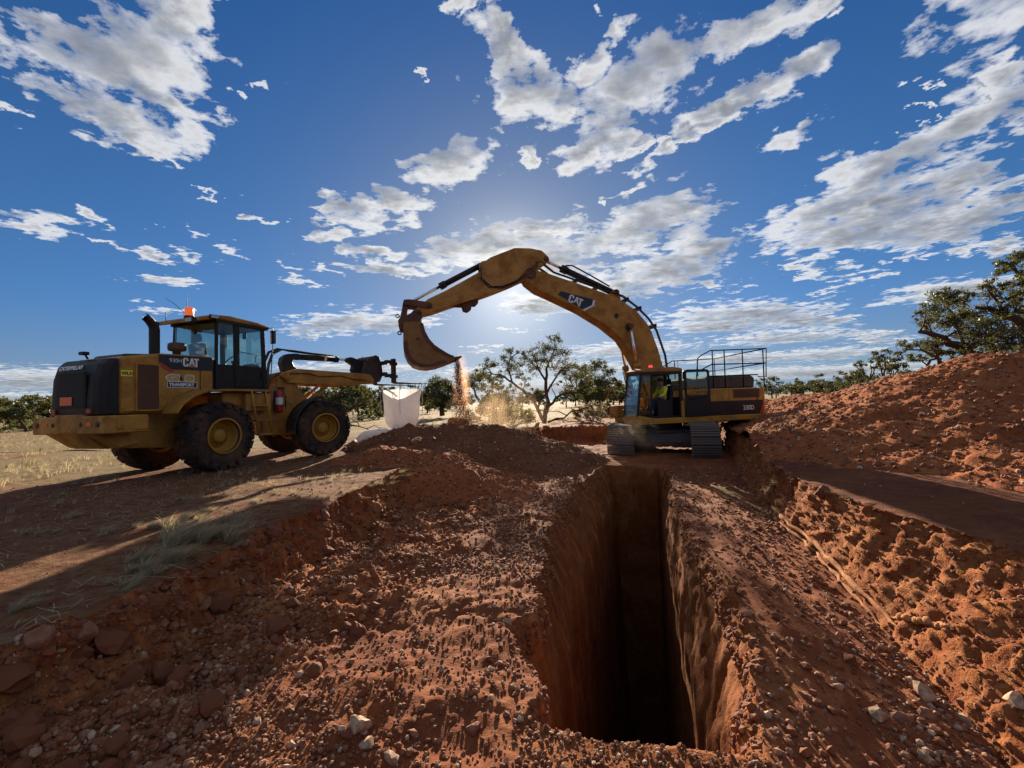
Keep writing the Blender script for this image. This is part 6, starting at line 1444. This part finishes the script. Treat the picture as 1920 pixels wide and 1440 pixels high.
# ------------------------------------------------------------------ the white bag hanging on the fork tines
def fw(p): return LO.matrix_basis @ Vector(ff(p))
def mk_bag():
    m, t, b, o = newmat('white_woven_sack'); t.n.remove(b)
    co = t.node('ShaderNodeTexCoord').outputs['Object']
    n = t.noise(co, 3.0, 5, .6)
    c = t.mix(t.rng(n, .35, .75), (.92, .90, .89, 1), (.84, .78, .74, 1))
    d = t.node('ShaderNodeBsdfDiffuse'); tr = t.node('ShaderNodeBsdfTranslucent'); t.put(d.inputs[0], c); t.put(tr.inputs[0], c)
    mx = t.node('ShaderNodeMixShader'); mx.inputs[0].default_value = .36; t.l.new(d.outputs[0], mx.inputs[1]); t.l.new(tr.outputs[0], mx.inputs[2]); t.l.new(mx.outputs[0], o.inputs[0])
    bp = t.node('ShaderNodeBump'); bp.inputs['Strength'].default_value = .5; bp.inputs['Distance'].default_value = .03
    t.put(bp.inputs['Height'], t.noise(co, 5.0, 4, .6)); t.l.new(bp.outputs[0], d.inputs['Normal']); t.l.new(bp.outputs[0], tr.inputs['Normal'])
    base = fw((3.5, 0, 0)); base.z = 0; yaw = math.radians(72 - 19)
    root = empty('bulk_bag', base, yaw, 'open white woven bulk bag hanging from the loader fork tines', 'bag')
    nz, nk = 26, 48; V = []; rg = np.random.default_rng(3)
    for i in range(nz):
        f = i / (nz - 1); z = 1.86 - f * 1.42
        wx = (.50 - .06 * f) if f < .85 else .449 - (f - .85) * 1.1; wy = (.53 - .06 * f) if f < .85 else .479 - (f - .85) * 1.1
        for k in range(nk):
            a = 2 * PI * k / nk + PI / 4; c_, s_ = math.cos(a), math.sin(a); e = .40 + .16 * f
            x = wx * math.copysign(abs(c_) ** e, c_); y = wy * math.copysign(abs(s_) ** e, s_)
            sag = .05 * (1 - f) ** 3 * (abs(math.sin(2 * (a - PI / 4))) ) ** .8        # the rim droops between the loops
            bul = .03 * math.sin(PI * min(f * 1.3, 1)) * (1 - abs(math.cos(2 * a)) * 0) + .036 * math.sin(a * 7 + 5 * f + .8 * math.sin(6 * f)) * (1 - f * .4) + .016 * math.sin(a * 13 - 9 * f)
            V.append((x * (1 + bul), y * (1 + bul), z - sag))
    F = [(i * nk + k, i * nk + (k + 1) % nk, (i + 1) * nk + (k + 1) % nk, (i + 1) * nk + k) for i in range(nz - 1) for k in range(nk)]
    np_mesh('bag_body', V, F, m, True, root)
    for sx in (-1, 1):
        for sy in (-1, 1):
            k = MB(); cx, cy_ = sx * .45, sy * .49
            k.tube([(cx, cy_, 1.80), (cx + sx * .02, cy_ - .05, 1.94), (cx, cy_ + .0, 2.045), (cx, cy_ + .04, 2.05), (cx - sx * .02, cy_ + .07, 1.95), (cx - sx * .05, cy_ + .01, 1.80)], .013, 6); k.build('lifting_loop', M_ROPE, root)
    for sx, sy in ((-1, -1), (-1, 1), (1, -1), (1, 1)):
        k = MB(); k.tube([(sx * .49, sy * .515, 1.84), (sx * .495, sy * .52, 1.4), (sx * .48, sy * .50, .98)], .010, 5); k.build('corner_seam', M_ROPE, root)
    # empty discharge spout, let down and lying across the dirt to the left
    mi = (Matrix.Translation(base) @ Matrix.Rotation(yaw, 4, 'Z')).inverted()
    path = [mi @ Vector(q) for q in ((base.x, base.y, .50), (base.x - .05, base.y - .25, .40), (-4.05, 14.45, heap_z(-4.05, 14.45) + .16), (-4.35, 14.0, heap_z(-4.35, 14.0) + .13), (-4.75, 13.75, heap_z(-4.75, 13.75) + .12), (-5.0, 13.6, heap_z(-5.0, 13.6) + .08))]
    P = []
    for a, b_ in zip(path[:-1], path[1:]): P += [a.lerp(b_, q / 6) for q in range(6)]
    P.append(path[-1]); V = []; nk = 20
    for i, p in enumerate(P):
        d = (P[min(i + 1, len(P) - 1)] - P[max(i - 1, 0)]).normalized(); sd = Vector((0, 0, 1)).cross(d); sd = sd.normalized() if sd.length > .1 else Vector((0, 1, 0)); up = d.cross(sd)
        f = i / (len(P) - 1); w = .24 + .04 * math.sin(f * 9); h = (.20 * (1 - f) + .085)
        for k in range(nk):
            a = 2 * PI * k / nk; V.append(p + sd * math.cos(a) * w * (1 + .10 * math.sin(5 * a + 8 * f)) + up * math.sin(a) * h * (1 + .25 * math.sin(3 * a + 11 * f)))
    F = [(i * nk + k, i * nk + (k + 1) % nk, (i + 1) * nk + (k + 1) % nk, (i + 1) * nk + k) for i in range(len(P) - 1) for k in range(nk)]
    np_mesh('spout', [tuple(v) for v in V], F, m, True, root)
M_ROPE = flat('pale_rope', (.55, .50, .42), .8)
mk_bag()

# ------------------------------------------------------------------ the operator in the excavator cab
M_SKIN = flat('skin', (.30, .165, .11), .55); M_HIVIS = flat('high_visibility_yellow_cloth', (.72, .66, .045), .8); M_NAVY = flat('navy_cloth', (.018, .022, .040), .85); M_BOOT = flat('brown_boot', (.07, .04, .025), .7); M_CAP = flat('dark_cap', (.03, .028, .03), .8)
def skin_mesh(name, pts, edges, radii, root_i, mat, parent, levels=1, fn=exw):
    me = bpy.data.meshes.new(name); me.from_pydata([tuple(p) for p in pts], edges, [])
    o = bpy.data.objects.new(name, me); COL.objects.link(o)
    md = o.modifiers.new('skin', 'SKIN'); md.use_smooth_shade = True
    for i, r in enumerate(radii):
        sv = me.skin_vertices[0].data[i]; sv.radius = (r, r) if not isinstance(r, tuple) else r; sv.use_root = (i == root_i)
    o.modifiers.new('sub', 'SUBSURF').levels = levels; o.modifiers[-1].render_levels = levels
    bpy.context.view_layer.update(); dg = bpy.context.evaluated_depsgraph_get()
    m2 = bpy.data.meshes.new_from_object(o.evaluated_get(dg)); COL.objects.unlink(o); bpy.data.objects.remove(o)
    m2.name = name; m2.materials.clear(); m2.polygons.foreach_set('use_smooth', [True] * len(m2.polygons))
    return link(name, m2, mat, parent)
def mk_person():
    root = empty('person', exw(.62, .93, 1.36), EXR, 'person in a yellow high-visibility shirt and dark cap seated at the excavator controls', 'person')
    # seated, leaning a little forward, hands on the two levers, feet on the floor (x forward, y left, z up, from the cab floor)
    J = dict(pel=(0, 0, .53), spi=(.02, 0, .72), che=(.04, 0, .90), nec=(.05, 0, 1.06), hd0=(.065, 0, 1.13), hd1=(.085, .0, 1.20), hd2=(.085, 0, 1.27))
    P = [J[k] for k in ('pel', 'spi', 'che', 'nec', 'hd0', 'hd1', 'hd2')]; R_ = [(.15, .12), (.145, .11), (.17, .115), .058, .075, .092, .075]; E = [(0, 1), (1, 2), (2, 3), (3, 4), (4, 5), (5, 6)]
    def chain(start, pts, rs):
        k = start
        for p, r in zip(pts, rs): P.append(p); R_.append(r); E.append((k, len(P) - 1)); k = len(P) - 1
        return k
    nose = chain(5, [(.185, 0, 1.195)], [.020])
    hands = []
    for s_ in (-1, 1):
        chain(0, [(.16, s_ * .11, .52), (.46, s_ * .14, .50), (.52, s_ * .14, .14), (.54, s_ * .14, .06), (.66, s_ * .145, .04)], [.095, .072, .055, .045, .042])
        k = chain(2, [(.04, s_ * .20, .98), (.12, s_ * .27, .74), (.34, s_ * .24, .66), (.40, s_ * .235, .67)], [.062, .048, .036, .030]); hands.append(k)
        for q, (dx, dz, dy) in enumerate(((.07, .035, .028), (.08, .020, .012), (.078, .005, -.006), (.065, -.012, -.022))):     # fingers closed over the lever
            chain(k, [(.40 + dx * .55, s_ * (.235 + dy), .672 + dz), (.40 + dx, s_ * (.235 + dy), .655 + dz), (.40 + dx * .75, s_ * (.235 + dy), .632 + dz)], [.011, .010, .008])
        chain(k, [(.425, s_ * .205, .690), (.455, s_ * .203, .678)], [.012, .009])
    skin_mesh('body', P, E, R_, 0, M_SKIN, root, 1)
    for s_ in (-1, 1):
        k = MB(); k.lathe([(.001, 0), (.022, .002), (.028, .010), (.02, .016), (.001, .018)], (.085, s_ * .090, 1.195), 'Y', 10); k.build('ear', M_SKIN, root)
        k = MB(); k.lathe([(.001, -.008), (.010, -.004), (.001, .004)], (.165, s_ * .032, 1.215), 'X', 8); k.build('eye', M_DEC, root)
    k = MB(); k.box((.166, -.022, 1.150), (.172, .022, 1.157)); k.build('mouth', flat('lips', (.20, .07, .055), .6), root)
    # clothing over the body
    P2 = [(0, 0, .50), (.02, 0, .74), (.04, 0, .91), (.05, 0, 1.02)]; E2 = [(0, 1), (1, 2), (2, 3)]; R2 = [(.172, .142), (.165, .13), (.185, .132), .075]
    for s_ in (-1, 1):
        b_ = len(P2); P2 += [(.04, s_ * .205, .985), (.12, s_ * .275, .745), (.30, s_ * .245, .675)]; R2 += [.082, .066, .052]; E2 += [(2, b_), (b_, b_ + 1), (b_ + 1, b_ + 2)]
    skin_mesh('shirt', P2, E2, R2, 0, M_HIVIS, root, 1)
    P3 = [(0, 0, .52)]; E3 = []; R3 = [(.165, .135)]
    for s_ in (-1, 1):
        b_ = len(P3); P3 += [(.16, s_ * .11, .52), (.46, s_ * .14, .50), (.52, s_ * .14, .16)]; R3 += [.108, .084, .066]; E3 += [(0, b_), (b_, b_ + 1), (b_ + 1, b_ + 2)]
    skin_mesh('trousers', P3, E3, R3, 0, M_NAVY, root, 1)
    for s_ in (-1, 1): skin_mesh('boot', [(.53, s_ * .14, .13), (.54, s_ * .14, .05), (.70, s_ * .145, .035)], [(0, 1), (1, 2)], [.055, .055, .045], 0, M_BOOT, root, 1)
    k = MB(); k.lathe([(.103, 1.225), (.105, 1.25), (.095, 1.295), (.06, 1.325), (.001, 1.335)], (.08, 0, 0), 'Z', 18); k.add([(.15, -.08, 1.235), (.15, .08, 1.235), (.26, .05, 1.222), (.26, -.05, 1.222), (.15, -.08, 1.243), (.15, .08, 1.243), (.26, .05, 1.229), (.26, -.05, 1.229)], [(0, 1, 2, 3), (7, 6, 5, 4), (0, 4, 5, 1), (1, 5, 6, 2), (2, 6, 7, 3), (3, 7, 4, 0)]); k.build('cap', M_CAP, root)
mk_person()

# ------------------------------------------------------------------ soil in the bucket, the falling stream and the dust it raises
rg = np.random.default_rng(9)
M_CLOD = stone_mat('red_clods', (.16, .055, .026), (.30, .12, .055), (.40, .25, .15), .05)
n = 90; P = np.stack([rg.uniform(8.25, 9.05, n), rg.uniform(-.55, .55, n), np.zeros(n)], 1); P[:, 2] = 3.62 + (P[:, 0] - 8.25) * .05 + rg.random(n) * (.06 + .18 * (P[:, 0] - 8.2))
S = rg.uniform(.05, .12, n); k0 = rg.random(n) < .15; P[k0, 0] -= .25; P[k0, 2] = 3.60
W = np.array([tuple(exw(*p)) for p in P]); o = scatter('bucket_soil', W, S, ICO1, M_CLOD, 15, label='heap of red soil lying in the excavator bucket', cat='soil')
lip = np.array(exw(7.80, 0, 3.52)); n = 11000; t_ = rg.random(n) ** .8
spread = .035 + .13 * t_; P = np.stack([lip[0] + .16 * t_ ** 1.3 + rg.normal(size=n) * spread * (0.75 + .7 * t_), lip[1] + rg.normal(size=n) * .42, lip[2] - t_ * 2.75 + rg.normal(size=n) * .06], 1)
S = (.009 + .018 * rg.random(n) ** 3) * (1 - .3 * t_); scatter('falling_soil', P, S, (np.array([[1, 1, 1], [1, -1, -1], [-1, 1, -1], [-1, -1, 1]], float) * .8, np.array([[0, 1, 2], [0, 3, 1], [0, 2, 3], [1, 3, 2]])), M_CLOD, 16, label='thin stream of red soil falling from the bucket lip', cat='soil')

def dust(name, c, size, dens, col, label, seed, scale=2.2, soft=1.0):
    m = bpy.data.materials.new('dust'); m.use_nodes = True; t = NT(m.node_tree); t.n.clear()
    o = t.node('ShaderNodeOutputMaterial'); v = t.node('ShaderNodeVolumePrincipled'); t.l.new(v.outputs[0], o.inputs['Volume'])
    v.inputs['Color'].default_value = (*col, 1); v.inputs['Anisotropy'].default_value = 0.45
    co = t.node('ShaderNodeTexCoord').outputs['Object']
    ln = t.vmath('LENGTH', co); fall = t.rng(ln, 1.0, 0.15, smooth=True)
    gx = t.node('ShaderNodeNewGeometry').outputs['Position']
    nz = t.rng(t.noise(t.vmath('ADD', gx, (seed * 3.3, 0, 0)), scale, 5, .6), .30, .75, smooth=True)
    t.put(v.inputs['Density'], t.math('MULTIPLY', t.math('MULTIPLY', fall, nz), dens))
    V, F = ICO2
    ob = np_mesh(name, V * 1.0, F, m, True); ob.location = c; ob.scale = size
    m.cycles.volume_step_rate = 2.0
    return tag(ob, label, 'dust', kind='stuff')
dust('dust_cloud', (lip[0] + .10, lip[1] + .1, 1.75), (.36, .5, 1.5), 2.2, (.80, .48, .28), 'orange dust wrapped round the falling soil', 1, 3.0)
dust('dust_cloud', (-.55, 15.6, .95), (2.2, 2.0, 1.35), .28, (.80, .58, .38), 'pale dust drifting right of the falling soil', 2, .7)
dust('dust_cloud', (3.95, 13.7, -.15), (1.3, 1.2, .85), .30, (.92, .72, .50), 'thin dust curling round the left excavator track', 4, 1.3)
# the big round clod beside the stream, behind the left heap
W, F = rock_shape(ICO3, 77, .95, .14)
p = at_depth(858, 775, 15.6); b = np_mesh('boulder', W * np.array([.46, .46, .46]), F, M_HEAP, True); b.location = (p.x, p.y, .42); tag(b, 'big rounded brown boulder beside the falling soil', 'boulder')

# ------------------------------------------------------------------ single stones
M_SRED = stone_mat('red_stone', (.11, .031, .013), (.16, .054, .023), (.19, .070, .031), .1)
M_STAN = stone_mat('tan_stone', (.19, .085, .045), (.27, .13, .075), (.33, .19, .11), .1)
M_SPALE = stone_mat('pale_stone', (.38, .25, .16), (.46, .33, .22), (.48, .36, .25), .1)
ROCKS = []
for i in range(14):
    V, F = rock_shape(ICO3 if i < 6 else ICO2, 300 + i, .72 + .06 * (i % 4), .30)
    for mt in (M_SRED, M_STAN, M_SPALE):
        me = bpy.data.meshes.new('stone'); me.from_pydata(V.tolist(), [], F.tolist()); me.materials.append(mt); ROCKS.append(me)
def put_stone(p, r, kind, mt, label, group=None, sink=.35, squash=1.0):
    o = bpy.data.objects.new('stone', ROCKS[(kind % 14) * 3 + mt]); COL.objects.link(o)
    o.location = (p[0], p[1], p[2] + r * (.55 - sink)); o.scale = (r, r, r * squash); o.rotation_euler = (RNG.normal() * .25, RNG.normal() * .25, RNG.uniform(0, 6.28))
    tag(o, label, 'stone', group); return o
def hit(px, py):
    d = _f + _r * ((px - 960) / 800) - _u * ((py - 720) / 800); e = Vector((0, 0, EYE)); y = 1.4
    while y < 30:
        p = e + d * (y / d.y)
        if p.z <= heap_z(p.x, p.y): return p
        y *= 1.012
    return e + d * (15 / d.y)
for px, py, rp, k, mt, lab in [
    (672, 1366, 26, 0, 2, 'large pale boulder standing in the gravel at the near end of the pit floor'), (690, 1398, 16, 1, 2, 'pale stone touching the front of the large pale boulder'),
    (732, 1428, 21, 6, 2, 'flat pale slab cut by the bottom edge of the picture, in the gravel'), (951, 1168, 12, 7, 2, 'lone whitish stone on the gravel strip left of the trench'),
    (512, 1003, 18, 2, 0, 'square dark red block on the very edge of the left bank'), (241, 1283, 34, 3, 0, 'big red boulder with grass stalks beside it, low on the left rubble slope'),
    (10, 1285, 44, 4, 0, 'big red boulder cut by the left edge of the picture'), (283, 1146, 28, 5, 0, 'red block bedded in the left bank under the pale grass'), (416, 1128, 24, 2, 0, 'tall red block leaning out of the left bank'),
    (208, 1210, 40, 0, 0, 'long red block under the lip of the left bank'), (612, 1040, 19, 3, 0, 'rounded red stone lying on top of the left rubble below the bank'), (655, 1105, 12, 8, 1, 'rounded tan stone in the middle of the left rubble'),
    (345, 1255, 22, 1, 0, 'red boulder in the hollow of the left rubble slope'), (40, 1360, 30, 4, 0, 'red boulder at the lower left corner'), (670, 1190, 20, 5, 0, 'upright red stone on the left rubble nearer the trench'), (590, 1265, 18, 9, 0, 'broken red stone on the gravel below the left rubble'),
    (1733, 1305, 26, 6, 2, 'long pale yellow stone at the foot of the right bank'), (1644, 1343, 19, 7, 2, 'pale stone on the right pit floor, second from the bank foot'), (1690, 1352, 18, 8, 1, 'tan stone touching the pale one on the right pit floor'),
    (1806, 1352, 16, 10, 2, 'whitish stone wedged in the corner under the right bank'), (1738, 1345, 15, 9, 1, 'tan stone half hidden behind the long pale yellow stone'), (1516, 1312, 15, 11, 1, 'tan stone near the broken edge right of the trench'),
    (1568, 1291, 12, 12, 2, 'small pale stone on the right pit floor behind the tan one'), (1655, 1285, 12, 13, 1, 'small tan stone in the middle of the right pit floor'), (1403, 1160, 14, 2, 0, 'dark red clod crowning the ridge right of the trench'), (1590, 1240, 13, 3, 0, 'dark red clod in the middle of the right pit floor'),
    (1905, 1320, 22, 6, 2, 'pale rock sticking out of the right bank at the picture edge'), (766, 788, 8, 0, 0, 'dark clod on the very top of the left heap in front of the bag'), (777, 831, 9, 7, 1, 'tan stone on the flank of the left heap'), (813, 829, 9, 3, 0, 'red stone on the flank of the left heap, right of the tan one'),
    (1490, 905, 9, 1, 0, 'dark red block at the top of the right bank corner'), (1545, 925, 16, 4, 0, 'large dark red block crowning the right bank')]:
    p = hit(px, py); put_stone(p, rp / 800 * p.y * .62 / .62, k, mt, lab)
rg = np.random.default_rng(202)
def wst(u, v, i):
    b = TB[i]; return np.select([b == 3, b == 2, b == 4, b == 10], [1.0, .5, .35, .45], 0.0) / (0.4 + np.maximum(v - 1.3, 0)) ** 1.6
P, u_, v_, b_ = sample((2, 3, 4, 10), 1.2, 11.0, 262, rg, wst)
for i in range(len(P)):
    r = (.022 + .060 * rg.random() ** 3.0) * (1.15 if b_[i] in (2, 3) else .6) * (1 + .05 * v_[i]); q = rg.random()
    mt = 0 if q < (.80 if b_[i] in (2, 3) else .5) else 1 if q < (.995 if b_[i] in (2, 3) else .93) else 2; nm = ('dark red', 'tan', 'pale')[mt]
    band_ = int(b_[i]); size_ = 'small' if r < .035 else 'fist-sized' if r < .06 else 'large'
    far_ = 'at the near end' if v_[i] < 2.6 else 'halfway along' if v_[i] < 4.5 else 'towards the heaps'
    if band_ in (2, 3):
        f_ = (u_[i] + 3.6) / 1.2; part_ = 'high' if f_ < .33 else 'midway' if f_ < .75 else 'low'
        lab, g_ = f'{size_} {nm} stone {part_} on the left rubble slope, {far_}', 'loose stones on the left rubble slope'
    else:
        sd_ = 'left' if band_ == 4 else 'right'; part_ = 'by the trench' if (band_ == 4 and u_[i] > -1.7) or (band_ == 10 and u_[i] < 1.3) else 'by the bank'
        lab, g_ = f'{size_} {nm} stone on the {sd_} pit floor {part_}, {far_}', f'loose stones on the {sd_} pit floor'
    put_stone(P[i], r, int(rg.integers(6, 14)), mt, lab, g_)
# stones too many to single out on the rubble slope
def wcl(u, v, i):
    b = TB[i]; return np.select([b == 3, b == 2, b == 10], [1.0, .7, .22], 0.0) / (0.4 + np.maximum(v - 1.0, 0)) ** .9
P, u_, v_, b_ = sample((2, 3, 10), 1.0, 12.0, 5200, rg, wcl)
S = .011 + .034 * rg.random(len(P)) ** 2.4 + .0012 * v_; P[:, 2] += S * .2
scatter('rubble', P, S, ICO1, M_CLOD, 25, label='small red clods of the rubble slopes in the pit', cat='rubble')

# ------------------------------------------------------------------ dry grass
M_GRASS = leafmat('dry_grass', (.36, .28, .155), (.62, .53, .34), .45, (.42, .34, .19))
M_GRASSG = leafmat('half_green_grass', (.11, .12, .045), (.22, .20, .09), .45, (.26, .25, .08))
def tufts(name, P, H, nb, width, mat, seed, label, lean=(.35, .05), seg=3, spread=.35):
    rg = np.random.default_rng(seed); n = len(P)
    base = np.repeat(P, nb, 0); h = np.repeat(H, nb) * rg.uniform(.45, 1.15, n * nb)
    a = rg.uniform(0, 2 * PI, n * nb); rad = np.repeat(H, nb) * .22 * np.sqrt(rg.random(n * nb))
    base = base + np.stack([np.cos(a) * rad, np.sin(a) * rad, np.zeros(n * nb) - .01], 1)
    b = a + rg.normal(0, .5, n * nb); out_ = spread * rg.uniform(.2, 1.2, n * nb)
    D = np.stack([np.cos(b) * out_ + lean[0] * rg.uniform(.3, 1.3, n * nb), np.sin(b) * out_ + lean[1], np.zeros(n * nb)], 1)
    sd = np.stack([-np.sin(b), np.cos(b), np.zeros(n * nb)], 1)
    th = rg.uniform(0, 2 * PI, n * nb); sd = sd * np.cos(th)[:, None] + np.stack([np.cos(b), np.sin(b), np.zeros(n * nb)], 1) * np.sin(th)[:, None]
    rows = []
    for k in range(seg + 1):
        f = k / seg; c = base + np.array([0, 0, 1.0]) * (h * (f - .25 * f * f))[:, None] + D * (h * f * f)[:, None]
        w = width * (1 - .85 * f) * h / np.mean(H)
        rows += [c - sd * w[:, None] / 2, c + sd * w[:, None] / 2]
    V = np.stack(rows, 1).reshape(-1, 3); m = 2 * (seg + 1)
    q = np.array([[2 * k, 2 * k + 1, 2 * k + 3, 2 * k + 2] for k in range(seg)])
    F = (q[None] + (np.arange(n * nb) * m)[:, None, None]).reshape(-1, 4)
    return tag(np_mesh(name, V, F, mat, False), label, 'grass', kind='stuff')
rg = np.random.default_rng(303)
near = []
for px, py, hpx, n in [(352, 1020, 62, 9), (395, 1000, 50, 6), (300, 1050, 55, 8), (262, 1080, 48, 6), (238, 1104, 40, 4), (425, 985, 40, 4), (452, 1022, 26, 3), (130, 970, 22, 3), (60, 1000, 26, 3), (180, 1002, 26, 3), (275, 992, 30, 3), (292, 975, 34, 2), (25, 1145, 34, 4), (70, 1120, 26, 3),
                       (745, 903, 26, 7), (700, 915, 22, 5), (770, 897, 18, 4), (655, 925, 20, 4), (600, 935, 18, 3), (560, 930, 18, 3), (480, 945, 18, 3), (520, 925, 16, 3), (395, 960, 20, 3), (340, 940, 16, 2), (215, 1165, 30, 3), (120, 1195, 26, 3), (20, 1230, 30, 4), (450, 1002, 24, 3)]:
    for _ in range(n):
        p = hit(px + rg.normal() * hpx * .7, py + rg.normal() * hpx * .12); near.append((p.x, p.y, ground_at(p.x, p.y), hpx / 800 * p.y * rg.uniform(.45, .85)))
near = np.array(near)
tufts('grass', near[:, :3], near[:, 3], 110, .0042, M_GRASS, 1, 'wispy pale tufts of dry grass along the left bank', lean=(1.0, -.1), spread=.7)
# sparse low grass on the bare dirt, and the dry grass field behind the loader
n = 900; X = rg.uniform(-9.0, -2.8, n); Y = rg.uniform(2.2, 12, n); k = (xy2uv(X, Y)[0] < np.interp(xy2uv(X, Y)[1], VR, uA) - .12) & (fbm(np.stack([X * .9, Y * .9, 0 * X], 1), 3, 88) > .06)
X, Y = X[k], Y[k]; Z = ground_grid(X, Y); tufts('grass', np.stack([X, Y, Z], 1), .05 + .10 * rg.random(len(X)) ** 2, 22, .0035, M_GRASS, 2, 'short dry grass scattered over the bare red dirt')
n = 10500; az = np.radians(rg.uniform(-58, 50, n)); d = 7 + 85 * rg.random(n) ** 1.4; X, Y = d * np.sin(az) , d * np.cos(az)
wob = 1.4 * fbm(np.stack([X * .3, Y * .3, 0 * X], 1), 3, 89)
k = ((X < -8.9 + wob - .15 * (Y - 9)) | (Y > 22.5 + wob * 2)) & (Y > 1.5) & ((X < 7.5) | (Y > 30)) & (fbm(np.stack([X * .35, Y * .35, 0 * X + 5], 1), 3, 90) > -.28)
X, Y = X[k], Y[k]; Z = ground_grid(X, Y); Hh_ = (.09 + .17 * rg.random(len(X)) ** 1.5)
tufts('grass', np.stack([X, Y, Z], 1), Hh_, 14, .012, M_GRASS, 3, 'field of dry pale grass behind the loader and under the trees', seg=2)
k = rg.random(len(X)) < .16; tufts('grass', np.stack([X, Y, Z], 1)[k] + .15, Hh_[k] * .9, 14, .010, M_GRASSG, 4, 'greener tufts among the dry grass field', seg=2)
# straw lying flat
n = 6500; X = rg.uniform(-8.5, -2.6, n); Y = rg.uniform(1.6, 11.5, n); U, Vv = xy2uv(X, Y); k = (U < np.interp(Vv, VR, uA) + .05) & (fbm(np.stack([X * .8, Y * .8, 0 * X + 2], 1), 3, 91) > -.12)
X, Y = X[k], Y[k]; Z = ground_grid(X, Y) + .008; n = len(X); a = rg.normal(.2, .9, n); L = rg.uniform(.03, .11, n); w = rg.uniform(.0015, .0035, n)
d = np.stack([np.cos(a), np.sin(a), rg.normal(0, .22, n)], 1) * L[:, None]; s_ = np.stack([-np.sin(a), np.cos(a), 0 * a], 1) * w[:, None]; c = np.stack([X, Y, Z], 1)
tag(np_mesh('straw', np.stack([c - d - s_, c - d + s_, c + d + s_, c + d - s_], 1).reshape(-1, 3), np.arange(4 * n).reshape(-1, 4), M_GRASS, False), 'broken straw lying flat on the red dirt', 'straw', kind='stuff')
